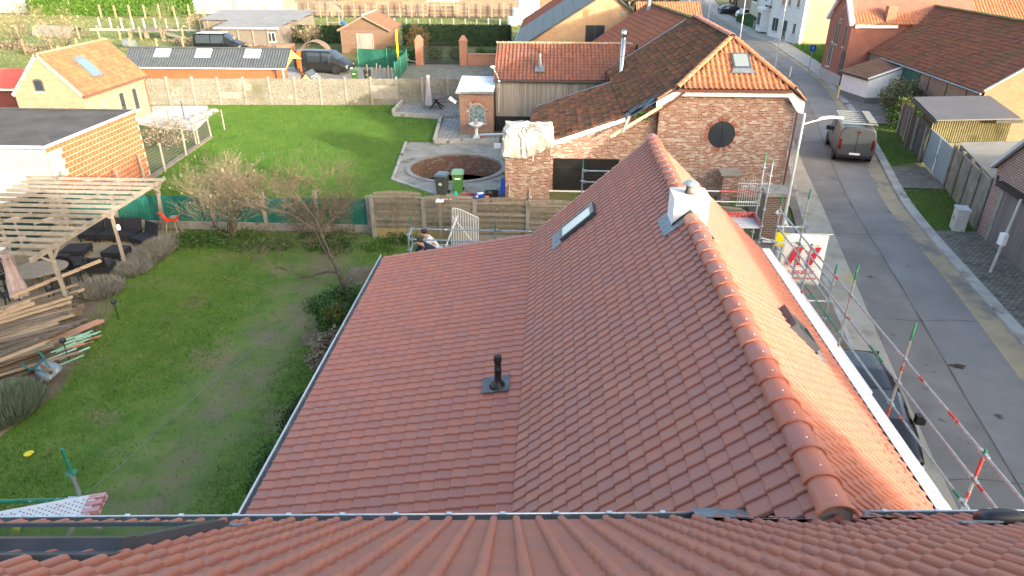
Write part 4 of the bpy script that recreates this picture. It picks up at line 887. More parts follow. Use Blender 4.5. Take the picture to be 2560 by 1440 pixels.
def spiky(label, x, y, rx, ry, h, n, m, group=None, name='lavender_bush'):
    """mound of fine upright stems"""
    t = thing(name, label, 'shrub', (x, y, 0), group); u = rng.uniform(0, 2*math.pi, n); rr = np.sqrt(rng.random(n)); bx_, by_ = x+rr*rx*np.cos(u), y+rr*ry*np.sin(u)
    hh = h*(1-.55*rr**2)*rng.uniform(.7, 1.15, n); w = .012; b = np.stack([bx_, by_, np.zeros(n)], 1); tip = b + np.stack([rr*np.cos(u)*.3*h+rng.normal(0,.06,n), rr*np.sin(u)*.3*h+rng.normal(0,.06,n), hh], 1)
    d = rng.normal(0, 1, (n, 3)); d[:,2] = 0; d = d/np.linalg.norm(d, axis=1, keepdims=True)*w; md = b*.45+tip*.55
    q = MB(); q.arr(np.stack([b-d*.5, md-d, tip, md+d], 1).reshape(-1, 3), np.arange(4*n).reshape(-1, 4), rng.random(n)); q.build('foliage', m, t, uv=False); return t

# ------------------------------------------------------------------ garden on the left
bare_tree('bare fruit tree with leaning trunk beside the new roof gutter', -6.55, 19.9, 5.6, 11, .10, 6, .68, .12, (-.10,.16), m_twigr, kids=3, trunk=.31, name='bare_tree')
bare_tree('many stemmed pale bare shrub in front of the green screen fence', -12.7, 25.0, 4.3, 5, .05, 5, .48, .22, (.0,.1), m_twigy, 900, m_dry, 8, kids=3, trunk=.28, name='bare_shrub', lsize=.03)
bare_tree('tangled low bare shrub between the fruit tree and wooden fence', -9.0, 24.9, 3.0, 8, .035, 5, .6, .12, (0,-.1), m_twig, 900, m_ivy, 6, kids=3, trunk=.3, name='bare_shrub', lsize=.03)
bare_tree('thin bare sapling beside the lean-to gutter corner', -6.0, 24.2, 2.6, 21, .02, 4, .5, .2, (.2,-.1), m_twig, kids=3, trunk=.34, name='bare_shrub')
q = MB()
for k in range(26): leaves(q, (random.uniform(-14.5,-4.8), random.uniform(23.8,25.3), .1), (.7,.45,.28), 260, .05)
o = q.build('ground_cover', m_ivy, uv=False, kind='stuff'); o['label'] = 'low green ground cover along the foot of the fence'; o['category'] = 'ground cover'
bush('glossy green ivy mound round the fruit tree trunk', -6.6, 19.4, (1.2, 1.3, .40), 6000, .038, m_ivy, .15, False)
bush('shrub with yellowing hydrangea leaves beside the roof gutter', -6.4, 17.7, (.55, .65, .5), 2600, .04, m_ivy, None, True, None, 'shrub', m_yel)
bush('dry brown twiggy shrub against the lean-to wall', -6.05, 15.9, (.55,.8,.55), 3200, .045, m_dry, .5)
bush('low dark shrub beneath the gutter near the plank end', -5.9, 11.6, (.7, 1.1, .32), 2800, .035, m_ivy, .2)
bush('small evergreen shrub halfway along the lean-to wall', -5.95, 13.6, (.6, .9, .32), 2200, .035, m_box, .25)
spiky('grey lavender bush beside the lounge set', -15.0, 23.2, .55, 1.15, .62, 3400, m_lav, 'lavender bushes edging the patio')
spiky('grey lavender bush between lounge set and timber pile', -15.0, 21.7, .5, .6, .5, 1500, m_lav, 'lavender bushes edging the patio')
spiky('wide grey lavender bush at the end of the timber pile', -15.2, 20.0, .62, .62, .6, 2400, m_lav, 'lavender bushes edging the patio')
spiky('green grey lavender bush at the left edge below the wheelbarrow', -13.75, 13.4, .75, .95, .75, 3400, lm('sage green', (.09,.12,.07), (.15,.19,.12), (.20,.24,.17)), 'lavender bushes edging the patio')
for k in range(3):
    q = MB(); rd = random.Random(k); p = Vector((-11.6+.6*k, 21.4-.25*k, .03)); q.pipe([tuple(p+Vector((.25*i, -.12*i+rd.gauss(0,.05), .02+rd.random()*.04))) for i in range(6)], [.012,.011,.009,.007,.005,.003], 4); tag(q.build('fallen_branch', m_twigy), ['longest fallen twig lying on the lawn', 'middle fallen twig lying on the lawn', 'right hand fallen twig lying on the lawn'][k], 'branch')
q = MB(); q.pipe([(-6.9,21.5,.05),(-8.31,17.81,.03),(-9.23,14.21,.03),(-9.66,11.58,.03),(-9.94,10.61,.05),(-9.2,9.2,.4)], .005, 5); tag(q.build('garden_wire', m_steel), 'thin grey wire running across the lawn', 'wire')
q = MB(); q.lathe([(.0,.0),(.10,.005),(.11,.02),(.06,.035),(.0,.04)], (-12.05,11.9,.02), 9); tag(q.build('toy_disc', mat('yellow toy', (.8,.62,.02), rough=.6)), 'bright yellow disc lying on the lawn at far left', 'toy')

# green screen fence on the left, wooden panels on the right
m_screen = mat('green windscreen mesh', (.012,.12,.10), (.02,.17,.135), scale=2, rough=.75, bump=.6, bscale=60, stains=[((.05,.09,.07), 1.5, .6, .15)])
gf = thing('screen_fence', 'green mesh screen fence with concrete posts behind the patio', 'fence', (-14, 25.9, 0))
fx = [-20.1,-18.0,-16.0,-13.85,-11.65,-9.45,-7.3]
for a, b in zip(fx, fx[1:]):
    q = MB(); q.sheet([[(x, 25.9+.02*math.sin(x*7+z*3), z) for x in np.linspace(a+.07, b-.07, 14)] for z in (.35, .9, 1.45)]); q.build('screen', m_screen, gf)
    q = MB(); q.bx(a+.08, b-.08, 25.87, 25.93, 0, .33); q.build('base_panel', m_conc, gf)
for x in fx: q = MB(); q.bx(x-.07, x+.07, 25.83, 25.97, 0, 1.75 if x < -8 else 1.6); q.build('post', m_conc, gf)
bf = thing('screen_fence', 'dark green screen along the far left side of the patio', 'fence', (-21, 22, 0))
for k in range(4): q = MB(); q.bx(-20.62, -20.58, 17.6+2*k, 19.5+2*k, .05, 1.75); q.build('screen', mat('dark green screen', (.006,.03,.028), (.012,.05,.045), scale=2, rough=.8), bf); q = MB(); q.bx(-20.66, -20.54, 19.52+2*k, 19.6+2*k, 0, 1.9); q.build('post', m_conc, bf)
wf = thing('panel_fence', 'weathered timber panel fence with concrete posts and arched tops', 'fence', (-2, 25.2, 0))
wx = [-6.98,-4.93,-2.88,-.78,1.3,3.4,5.5,7.6]
m_moss = mat('mossy base panel', (.25,.20,.09), (.36,.28,.12), scale=2, rough=.95, stains=[((.18,.17,.12), 1.3, .55, .15)])
for i, (a, b) in enumerate(zip(wx, wx[1:])):
    yb = 25.35; hb = [.42,.36,.22,.16,.12,.12,.12][i]; top = [1.98,1.84,1.78,1.72,1.6,1.6,1.6][i]; n = 13; ph = (top-hb)/n
    q = MB(); q.bx(a+.08, b-.08, yb-.02, yb+.04, 0, hb); q.build('base_panel', m_moss if i < 2 else m_conc, wf)
    for k in range(n):
        z = hb+k*ph; dy = -.04 if k % 2 else .025
        if k == n-1:
            q = MB(); q.ext([(a+.08, yb+dy, z)] + [(x, yb+dy, z+ph*(.55+.75*math.sin(math.pi*(x-a)/(b-a)))) for x in np.linspace(a+.08, b-.08, 12)] + [(b-.08, yb+dy, z)], (0, .02, 0), random.random())
        else: q = MB(); q.bx(a+.08, b-.08, yb+dy, yb+dy+.02, z+(.0 if k % 2 else -.02), z+ph+(-.012 if k % 2 else .02), random.random())
        q.build('slat', m_oldwood, wf)
    for t in (.36, .5, .66): q = MB(); x = a+(b-a)*t; q.bx(x-.03, x+.03, yb-.005, yb+.012, hb, top-.05); q.build('batten', m_oldwood, wf)
for k, x in enumerate(wx):
    q = MB(); q.bx(x-.075, x+.0, 25.28, 25.43, 0, 1.82-.05*k); q.bx(x+.004, x+.07, 25.29, 25.42, 0, 1.80-.05*k); q.build('post', m_conc, wf)
for x in (-2.82, -.72): q = MB(); q.lathe([(.0,0),(.05,0),(.06,.05),(.045,.1),(.0,.12)], (x+.03, 25.35, 1.8), 10); tag(q.build('solar_lamp', m_steel), {-2.82: 'small solar lamp on the fence post near the bins', -.72: 'small solar lamp on the fence post below the garage door'}[x], 'lamp', 'solar lamps on fence posts')
# white iron gate leaf leaning on the fence, bird table post
gt = thing('gate_leaf', 'white iron gate leaf leaning against the timber fence', 'gate', (-3.3, 24.9, 0))
def gp(u, v): return (-3.75+1.05*u, 24.55+.62*v/1.3, v)
top = lambda u: 1.30+.10*math.cos(u*3.0)-.12*u*u
for k in range(17): u = k/16; q = MB(); q.tube(gp(u, .06), gp(u, top(u)), .011, n=5); q.build('bar', m_white, gt)
for v in (lambda u: .06, top, lambda u: .9*0+.62): q = MB(); q.pipe([gp(u, v(u)) for u in np.linspace(0, 1, 9)], .017, 6); q.build('frame_rail', m_white, gt)
q = MB(); q.tube(gp(.02, 1.1), gp(.9, .1), .014, n=6); q.build('brace', m_white, gt)
q = MB(); q.bar((-3.95, 24.3, .1), (-3.5, 24.8, 1.25), .04, .04); q.build('prop', m_white, gt)
bt = thing('bird_table', 'thin brown post with flat white top before the fence', 'post', (-4.2, 25.05, 0)); q = MB(); q.bx(-4.27,-4.17,25.0,25.1,0,1.72); q.build('post', m_oldwood, bt); q = MB(); q.bx(-4.36,-4.06,24.92,25.18,1.72,1.76); q.build('top', m_white, bt)
# pergola
m_perg = mat('grey pergola timber', (.16,.14,.115), (.25,.225,.19), (.33,.30,.26), scale=5, rough=.9, bump=.3, tv=.5, stains=[((.10,.09,.07), 4, .6, .12)])
pg = thing('pergola', 'weathered timber pergola with open slatted roof over the patio', 'pergola', (-17.5, 22, 0))
posts = [((-16.0,25.6),(-15.4,25.0)), ((-15.55,22.07),(-15.5,22.0)), ((-15.35,18.6),(-15.25,18.4)), ((-19.9,25.2),(-19.3,24.4)), ((-19.7,21.9),(-19.5,21.7)), ((-19.4,18.7),(-19.4,18.5))]
for (a, b) in posts:
    q = MB(); q.bar((*a, 0), (*b, 2.3), .12, .12); q.build('post', m_perg, pg)
    for s_ in (-1, 1): q = MB(); q.bar((b[0]-.05*s_, b[1], 1.9), (b[0]-.02, b[1]+.42*s_, 2.26), .06, .07); q.build('brace', m_perg, pg)
for x in (-15.3, -19.4): q = MB(); q.bar((x, 17.6, 2.32), (x-.02, 25.5, 2.32), .07, .16); q.build('beam', m_perg, pg)
for x in (-16.9, -18.1):
    for k in range(4): y = 18.4+2.0*k; q = MB(); q.bar((x-.25, y, 2.36), (x+.25, y+.9, 2.36), .06, .10); q.build('spacer', m_perg, pg)
for k in range(15): y = 17.9+k*.50; q = MB(); q.bar((-20.35+random.uniform(-.12,.1), y, 2.44+random.uniform(-.012,.012)), (-15.05+random.uniform(-.05,.08), y+random.uniform(-.05,.05), 2.44), .05, .11, tv=random.random()); q.build('slat', m_perg, pg)
# lounge set
m_rattan = mat('black rattan', (.010,.011,.016), (.022,.023,.03), scale=60, rough=.7, bump=.5, bscale=90)
def lounge(label, x, y, rz, back=True, w=.72, d=.72):
    t = thing('lounge_seat' if back else 'footstool', label, 'chair' if back else 'stool', (x, y, 0), 'black rattan lounge set'); c, s_ = math.cos(rz), math.sin(rz)
    def B(x0,x1,y0,y1,z0,z1,nm): q = MB(); q.bx(x0,x1,y0,y1,z0,z1); xform(q, (x, y, 0), rz).build(nm, m_rattan, t)
    B(-w/2,w/2,-d/2,d/2,.16,.36,'seat'); 
    for sx in (-1,1):
        for sy in (-1,1): B(sx*(w/2-.05)-.02, sx*(w/2-.05)+.02, sy*(d/2-.05)-.02, sy*(d/2-.05)+.02, 0, .16, 'leg')
    if back:
        q = MB(); q.ext([(-w/2, d/2-.02, .30), (w/2, d/2-.02, .30), (w/2, d/2+.14, .78), (-w/2, d/2+.14, .78)], (0,-.07,.02)); xform(q, (x, y, 0), rz).build('backrest', m_rattan, t)
LN = ['leftmost', 'second', 'third']
for k in range(3): lounge(f'black rattan lounge seat with its back to the green screen, {LN[k]} of the row', -18.35+.78*k, 24.55, 0)
lounge('black rattan lounge seat nearest the lavender, turned sideways', -15.95, 24.2, R(-25))
lounge('black rattan footstool in front of the seat row, on the left', -17.95, 22.95, R(8), False, .85, .8); lounge('black rattan footstool beside the middle pergola post', -16.35, 22.9, R(-5), False, .75, .75)
lounge('black rattan lounge seat facing away, left of the pair', -17.25, 21.75, R(172)); lounge('black rattan lounge seat facing away, nearest the sandy path', -16.1, 21.55, R(190)); lounge('black rattan lounge seat close to the oval table', -18.2, 22.05, R(176))
tb = thing('garden_table', 'oval weathered teak table under the pergola', 'table', (-17.5, 20.2, 0)); q = MB(); q.lathe([(.0,.70),(1.0,.70),(1.02,.735),(1.0,.75),(.0,.75)], (0,0,0), 36)
for i, (V, F, t) in enumerate(q.c):
    if len(V): V[:,0] *= .92; V[:,1] *= .72
xform(q, (-17.45, 20.25, 0), R(28)).build('table_top', m_oldwood, tb)
for k in range(4): q = MB(); a = R(45+90*k+28); q.bar((-17.45+.25*math.cos(a), 20.25+.25*math.sin(a), 0), (-17.45+.18*math.cos(a), 20.25+.18*math.sin(a), .7), .07, .07); q.build('leg', m_oldwood, tb)
def gchair(label, x, y, rz, wood=False):
    t = thing('garden_chair', label, 'chair', (x, y, 0), 'slatted chairs round the oval table'); m = m_oldwood if wood else m_black
    def B(a, b, w, h, nm): q = MB(); q.bar(a, b, w, h); xform(q, (x, y, 0), rz).build(nm, m, t)
    for sx in (-1, 1):
        B((sx*.25,-.22,0), (sx*.25,-.22,.64), .025, .04, 'leg'); B((sx*.25,.28,0), (sx*.25,.20,.45), .025, .04, 'leg'); B((sx*.25,.20,.43), (sx*.25,.30,.92), .025, .04, 'back_post'); B((sx*.27,-.24,.64), (sx*.27,.24,.66), .05, .025, 'armrest')
    for k in range(6): B((-.24,-.2+.08*k,.44), (.24,-.2+.08*k,.44), .06, .018, 'seat_slat')
    for k in range(6): B((-.24,.215+.016*k,.52+.07*k), (.24,.215+.016*k,.52+.07*k), .014, .05, 'back_slat')
gchair('black slatted chair at the near right side of the oval table', -16.2, 19.35, R(-120)); gchair('slatted garden chair at the right end of the oval table', -16.3, 20.6, R(-85)); gchair('black slatted chair behind the oval table', -17.9, 21.2, R(10)); gchair('black slatted chair left of the oval table', -18.7, 20.2, R(80)); gchair('black slatted chair in front of the oval table by the parasol', -17.7, 18.9, R(165))
def parasol(label, x, y, h, m, base=True, lean=(0,0), rad=.16, z0=.75):
    t = thing('parasol', label, 'parasol', (x, y, 0), 'folded parasols'); q = MB(); q.tube((x,y,0), (x+lean[0],y+lean[1],h), .022, n=8); q.build('pole', m_oldwood, t)
    q = MB(); n = 20; G = []
    for z, r in ((z0,rad),(z0+.25*(h-z0),rad*.86),(z0+.6*(h-z0),rad*.6),(h-.14,rad*.45),(h-.06,rad*.62),(h+.02,.03)):
        f = z/h; G.append([(x+lean[0]*f+r*(1+.32*math.cos(8*a))*math.cos(a), y+lean[1]*f+r*(1+.32*math.cos(8*a))*math.sin(a), z) for a in np.linspace(0, 2*math.pi, n*2+1)])
    q.sheet(G); q.build('canopy', m, t, smooth=True)
    if base: q = MB(); q.bx(x-.3, x+.3, y-.3, y+.3, .0, .07); q.build('base', m_conc, t)
parasol('folded mauve parasol in front of the oval table', -17.05, 18.75, 2.0, mat('mauve canvas', (.28,.22,.23), (.40,.33,.33), scale=4, rough=.9), True, (0,0), .22, .5)
wl_ = thing('patio_heater', 'white box heater clipped to the left pergola post', 'heater', (-18.9, 20.6, 0)); q = MB(); q.bx(-19.0,-18.72,20.5,20.7,1.0,1.36); q.build('housing', m_white, wl_); q = MB(); q.lathe([(.1,-.02),(.1,.06),(.0,.07)], (-18.72,20.6,1.2), 12, 'X'); q.build('lamp_disc', m_steel, wl_); q = MB(); q.tube((-18.9,20.6,0),(-18.9,20.6,1.0),.02); q.build('stand', m_steel, wl_)
q = MB(); q.lathe([(.0,0),(.06,.0),(.075,.1),(.05,.2),(.0,.22)], (-15.4, 22.05, 1.5), 10); tag(q.build('wall_lamp', m_white), 'small white lamp fixed to the middle pergola post', 'lamp')
rt = thing('garden_ornament', 'red rooster shaped ornament on a small wooden trestle by the fence', 'ornament', (-15.1, 24.9, 0))
for sx in (-1,1):
    for sy in (-1,1): q = MB(); q.bar((-15.1+sx*.28,24.9+sy*.22,0),(-15.1+sx*.16,24.9+sy*.08,.75),.05,.05); q.build('leg', m_oldwood, rt)
for z in (.25,): q = MB(); q.bar((-15.34,24.72,z),(-14.86,24.72,z),.04,.05); q.build('rung', m_oldwood, rt)
m_rorn = mat('red plastic', (.55,.04,.02), (.62,.07,.03), scale=6, rough=.5); q = MB()
q.bar((-15.35,24.9,.78),(-14.85,24.9,.80),.2,.09); q.build('body', m_rorn, rt)
q = MB(); q.pipe([(-15.3,24.9,.8),(-15.45,24.9,.98),(-15.5,24.88,1.08),(-15.6,24.86,1.06)],[.07,.05,.05,.015],8); q.build('head', m_rorn, rt)
q = MB(); q.lathe([(.0,0),(.13,.02),(.15,.1),(.0,.14)], (-14.98,24.9,.84), 10); q.build('cushion', m_dry, rt)
for k in range(3): q = MB(); q.bar((-14.95,24.85+.05*k,.82),(-14.72,24.85+.05*k,.98+.03*k),.02,.04); q.build('tail', m_rorn, rt)
bl = thing('garden_tool', 'blue and white long handled toy lying on the sandy path', 'toy', (-15.3, 22.7, 0)); m_blue = mat('blue plastic', (.03,.22,.42), rough=.45)
q = MB(); q.tube((-15.75,22.9,.06),(-15.2,22.6,.05),.018); q.build('handle', m_white, bl); q = MB(); q.box((-15.1,22.55,.06),(.22,.16,.06),R(-25)); q.build('head', m_blue, bl); q = MB(); q.box((-15.82,22.95,.07),(.14,.12,.1),R(20)); q.build('grip', m_blue, bl)
# timber pile: every plank its own thing
rd = random.Random(3); m_tim = mat('reclaimed timber', (.085,.07,.055), (.19,.15,.11), (.30,.225,.15), (.42,.31,.20), scale=4, rough=.9, tv=.85, bump=.25, stains=[((.06,.05,.042), 2.2, .55, .1), ((.36,.33,.28), 2.8, .6, .1)])
POS = ['in the lowest layer', 'in the second layer', 'in the third layer', 'in the fourth layer', 'in the fifth layer', 'in the top layer']
ORD = 'first second third fourth fifth sixth seventh eighth ninth tenth eleventh twelfth thirteenth fourteenth fifteenth sixteenth seventeenth eighteenth nineteenth twentieth twenty-first twenty-second twenty-third twenty-fourth'.split()
for k in range(72):
    lay_ = k/72; j = k % 12; t = j/11; z = .10+.105*(k//12)
    cx_, cy_ = -16.15+1.7*t*.9+rd.gauss(0,.1), 18.25-3.3*t+rd.gauss(0,.12); L = rd.uniform(1.8, 2.9) - .25*(k//12)*0
    a = R(49)+rd.gauss(0,.12); dx, dy = math.cos(a)*L/2, math.sin(a)*L/2; w, h = rd.choice([(.11,.05),(.08,.065),(.15,.035),(.07,.07),(.06,.06)])
    sh = rd.gauss(0,.35); cx_ += math.cos(a)*sh*.5; cy_ += math.sin(a)*sh*.5
    q = MB(); q.bar((cx_-dx, cy_-dy, z+rd.gauss(0,.02)), (cx_+dx, cy_+dy, z+rd.gauss(0,.03)+.04*rd.random()), w, h, tv=rd.random())
    tag(q.build('plank', m_tim), f'reclaimed timber plank {POS[k//12]} of the woodpile, {ORD[k % 12]} from the table side', 'plank', 'planks of the woodpile')
for k, (a, b) in enumerate((((-16.9,18.2,.75),(-15.2,20.4,1.05)), ((-17.4,16.3,.55),(-16.1,18.0,.75)), ((-17.5,15.9,.6),(-15.9,17.9,.72)))):
    q = MB(); q.bar(a, b, .09, .09, tv=.95); tag(q.build('beam', m_tim), ['pale beam sticking up from the woodpile past the table', 'orange toned beam on top of the woodpile at the left edge', 'pale beam on the woodpile beside the orange beam'][k], 'beam')
m_gp = mat('mint painted wood', (.18,.42,.28), (.28,.52,.36), (.36,.56,.42), scale=5, rough=.7, tv=.7, stains=[((.3,.22,.14), 6, .62, .08)]); m_pink = mat('pink raw wood', (.42,.20,.13), (.50,.27,.18), scale=4, rough=.8, tv=.6)
for k in range(24):
    a = R(52)+rd.gauss(0,.12); L = rd.uniform(.5,.95); x = -13.95+rd.gauss(0,.22); y = 16.5+rd.gauss(0,.35); q = MB(); q.bar((x-math.cos(a)*L/2, y-math.sin(a)*L/2, .05+.012*k), (x+math.cos(a)*L/2, y+math.sin(a)*L/2, .05+.012*k+rd.gauss(0,.02)), .05, .03, tv=rd.random()); tag(q.build('batten_offcut', m_gp if k % 5 else m_pink), (f'mint green painted batten offcut beside the woodpile, {ORD[k]} up from the ground' if k % 5 else f'pinkish raw batten offcut among the green battens, {ORD[k]} up from the ground'), 'batten', 'painted battens beside the woodpile' if k % 5 else 'raw battens beside the woodpile')
for k in range(2): q = MB(); q.bar((-14.6+.14*k, 16.3, .3), (-13.75+.14*k, 17.6, .34), .12, .06, tv=.4); tag(q.build('batten', m_pink), ['long pinkish batten lying on the green battens, left one', 'long pinkish batten lying on the green battens, right one'][k], 'batten')
for k, (x, y) in enumerate(((-13.55,18.2),(-13.65,15.85))):
    t = thing('garden_light', ['black spike garden light at the right end of the woodpile', 'black spike garden light next to the wheelbarrow'][k], 'lamp', (x, y, 0), 'spike lights beside the woodpile'); q = MB(); q.tube((x,y,0),(x,y,.62),.014); q.build('spike', m_black, t); q = MB(); q.lathe([(.03,.6),(.085,.63),(.09,.70),(.05,.75),(.0,.76)], (x,y,0), 12); q.build('head', m_black, t)
# tipped wheelbarrow
wb = thing('wheelbarrow', 'grey wheelbarrow with green frame tipped against the woodpile', 'wheelbarrow', (-13.6, 14.75, 0))
m_wbg = mat('green tube', (.01,.13,.10), (.02,.18,.14), scale=5, rough=.45); wbM = Matrix.Translation((-13.75, 14.95, .42)) @ Matrix.Rotation(R(-32), 4, 'Z') @ Matrix.Rotation(R(205), 4, 'X') @ Matrix.Rotation(R(12), 4, 'Y')
def wp(p): return tuple(wbM @ Vector(p))
q = MB(); G = []
for z, sx, sy, ox in ((0,.22,.16,0),(.08,.30,.22,.02),(.20,.40,.28,.03),(.30,.46,.31,.04)): G.append([wp((ox+sx*math.copysign(abs(math.cos(a))**.55, math.cos(a)), sy*math.copysign(abs(math.sin(a))**.55, math.sin(a)), z)) for a in np.linspace(0, 2*math.pi, 25)])
q.sheet(G); q.face(G[0][:-1]); o = q.build('tray', mat('galvanised tray', (.22,.26,.28), (.30,.34,.36), scale=6, rough=.45, metal=.3), wb, smooth=True); o.modifiers.new('t', 'SOLIDIFY').thickness = .008
for s_ in (-1, 1):
    q = MB(); q.pipe([wp((-.95, s_*.30, .12)), wp((-.6, s_*.29, .05)), wp((-.2, s_*.2, -.03)), wp((.3, s_*.12, -.06)), wp((.72, s_*.08, -.05))], .018, 7); q.build('handle', m_wbg, wb)
    q = MB(); q.pipe([wp((-.35, s_*.24, 0)), wp((-.38, s_*.26, -.3)), wp((-.1, s_*.2, -.05))], .015, 6); q.build('leg', m_wbg, wb)
q = MB(); q.tube(wp((-.2,-.2,-.03)), wp((-.2,.2,-.03)), .014); q.build('cross_bar', m_wbg, wb)
q = MB(); q.lathe([(.11,-.04),(.17,-.045),(.19,0),(.17,.045),(.11,.04)], (0,0,0), 20, 'Y')
for i, (V, F, t) in enumerate(q.c):
    if len(V): q.c[i] = (np.array([wp((v[0]+.62, v[1], v[2]-.06)) for v in V]), F, t)
w_ = q.build('wheel', mat('muddy tyre', (.10,.07,.04), (.17,.12,.07), scale=9, rough=.9), wb)
q = MB(); q.lathe([(.1,-.03),(.1,.03)], (0,0,0), 14, 'Y')
for i, (V, F, t) in enumerate(q.c):
    if len(V): q.c[i] = (np.array([wp((v[0]+.62, v[1], v[2]-.06)) for v in V]), F, t)
q.build('rim', m_dark, w_)
# ------------------------------------------------------------------ neighbour's house, barn and garden
m_wframe = mat('white window frame', (.70,.71,.72), rough=.4)
def win(root, O, U, w, h, fm=None, gm=None, arch=0, sill=True, mull=1, t=.06, out=.03, name='window', bars=0, lintel=None):
    """window or door on a wall: O lower left corner, U unit vector along the wall (outward is U turned clockwise)"""
    O = Vector(O); U = Vector((U[0], U[1], 0)).normalized(); N = Vector((U.y, -U.x, 0)); Z = Vector((0,0,1))
    def P(u, z, n): return tuple(O+U*u+Z*z+N*n)
    top = [(w*(.5+.5*math.cos(a)), h+arch*math.sin(a)) for a in np.linspace(0, math.pi, 9)] if arch else [(w, h), (0, h)]
    q = MB(); q.ext([P(0,0,-.02), P(w,0,-.02)] + [P(a,b,-.02) for a, b in top], tuple(N*(out))); f = q.build(name, fm or m_wframe, root)
    k = mull+1; cw = (w-t*(k+1))/k
    for i in range(k):
        u0 = t+i*(cw+t); q = MB()
        if arch: pts = [(u0, t), (u0+cw, t)] + [(u, h-t+(arch*.9)*math.sqrt(max(0, 1-((u-w/2)/(w/2))**2))) for u in np.linspace(u0+cw, u0, 6)]
        else: pts = [(u0, t), (u0+cw, t), (u0+cw, h-t), (u0, h-t)]
        q.ext([P(a, b, out-.018) for a, b in pts], tuple(N*.006)); q.build('pane', gm or m_glass, f)
    for i in range(bars): z = h*(i+1)/(bars+1); q = MB(); q.ext([P(t,z-.02,out-.012), P(w-t,z-.02,out-.012), P(w-t,z+.02,out-.012), P(t,z+.02,out-.012)], tuple(N*.01)); q.build('glazing_bar', fm or m_wframe, f)
    if sill: q = MB(); q.ext([P(-.06,-.08,0), P(w+.06,-.08,0), P(w+.06,0,0), P(-.06,0,0)], tuple(N*(out+.06))); q.build('sill', m_block, f)
    return f
def roofplane(root, O, U, V, nu, nv, w, l, m, name='roof_tiles', keep=None, tpl=None, jit=.004, singles=0, stagger=0):
    fr = frame(O, U, V); P = tile_grid(fr, nu, nv, w, l, keep, stagger=stagger)
    lay(root, [(fr, P)], tpl or tile_simple(w, l), m, singles, 'roof_tile', name, None, jit)
m_oldbrick = brick('old red brick with paint traces', [(.17,.055,.04),(.25,.08,.055),(.21,.075,.055),(.29,.105,.07),(.46,.41,.36),(.23,.085,.06),(.33,.2,.15),(.19,.065,.05)], (.36,.31,.25), .22, .072, .012, stains=[((.55,.51,.46), 5.2, .55, .05), ((.5,.44,.38), 1.3, .62, .08), ((.17,.16,.09), .6, .62, .12)])
m_tile_brown = tilemat('brown mossy tiles', [(.05,.035,.028),(.13,.06,.035),(.22,.08,.04),(.08,.055,.04),(.30,.11,.05),(.06,.045,.035)], [((.075,.08,.035), 1.1, .52, .2), ((.07,.055,.05), .5, .55, .2)], .85, 5, patina=(.12,.08,.055), pf=.6)
m_tile_orange = tilemat('orange pantiles', [(.42,.15,.06),(.48,.18,.075),(.38,.14,.07),(.45,.2,.1)], [((.33,.25,.15), 2.5, .56, .15)], .6, 4, patina=(.42,.22,.13), pf=.5)
m_tile_red = tilemat('old red tiles', [(.24,.085,.05),(.30,.105,.06),(.20,.08,.055),(.27,.11,.075)], [((.10,.095,.055), 1.4, .57, .14), ((.16,.09,.075), .5, .5, .2)], .85, 5, patina=(.20,.11,.085), pf=.6)
m_tile_mossred = tilemat('mossy red tiles', [(.25,.095,.055),(.30,.11,.065),(.22,.09,.06)], [((.11,.11,.045), 2.6, .6, .06), ((.19,.10,.08), .6, .5, .2)], .85, 5, patina=(.21,.12,.09), pf=.5)
m_tile_barn = tilemat('weathered barn tiles', [(.20,.08,.05),(.26,.09,.05),(.16,.08,.055),(.29,.10,.055)], [((.105,.095,.05), .32, .5, .2), ((.09,.085,.06), 2.2, .58, .15)], .9, 4, patina=(.16,.09,.065), pf=.6)
h2 = thing('house', 'old red brick gable house with round window and orange half hip', 'house', (8, 31.2, 0))
GY, WY = 31.2, 31.6; HX, HZ, HM = 8.35, 6.80, .64
zL = lambda x: HZ-HM*(HX-x); zR = lambda x: HZ-.83*(x-HX)
BKX, BKZ = 3.4, zL(3.4); LEX, LEZ = -.95, 2.15
zl2 = lambda x: BKZ-(BKX-x)*(BKZ-LEZ)/(BKX-LEX)
FZ = 5.02; fxl, fxr = HX-(HZ-FZ)/HM, HX+(HZ-FZ)/.83
mb = MB(); mb.ext([(4.9,GY,0),(10.85,GY,0),(10.85,GY,zR(10.85)-.12),(fxr-.1,GY,FZ-.1),(fxl+.1,GY,FZ-.1),(4.9,GY,zL(4.9)-.12)], (0,12.8,0)); h2w = mb.build('wall', m_oldbrick, h2)
mb = MB(); mb.ext([(LEX+.25,WY,0),(4.88,WY,0),(4.88,WY,zL(4.88)-.2),(BKX,WY,BKZ-.14),(LEX+.25,WY,LEZ-.1)], (0,8.2,0)); mb.build('side_wall', m_oldbrick, h2)
# left slope, lean-to, right slope, half hip
nvl = int(math.hypot(HX-BKX, HZ-BKZ)/.30); lvl = math.hypot(HX-BKX, HZ-BKZ)/nvl
hipkeep = lambda c: c[1] > 30.95+ (0 if c[2] < FZ else (c[2]-FZ)/(HZ-FZ)*3.0)
dl = A(HX-BKX, 0, HZ-BKZ); dl2 = A(BKX-LEX, 0, BKZ-LEZ); n2l = round(np.linalg.norm(dl2)/.3); l2l = np.linalg.norm(dl2)/n2l
torn = lambda c: hipkeep(c) and not (c[0] < 4.75 and c[1] < 31.9+(4.75-c[0])*.25)
roofplane(h2, (BKX, 43.9, BKZ), (0,-1,0), dl, 58, nvl, .225, lvl, m_tile_brown, 'roof_tiles', torn, jit=.006, singles=120)
roofplane(h2, (LEX, 39.9, LEZ), (0,-1,0), dl2, 38, n2l, .225, l2l, m_tile_brown, 'lean_to_tiles', None, jit=.006, singles=120)
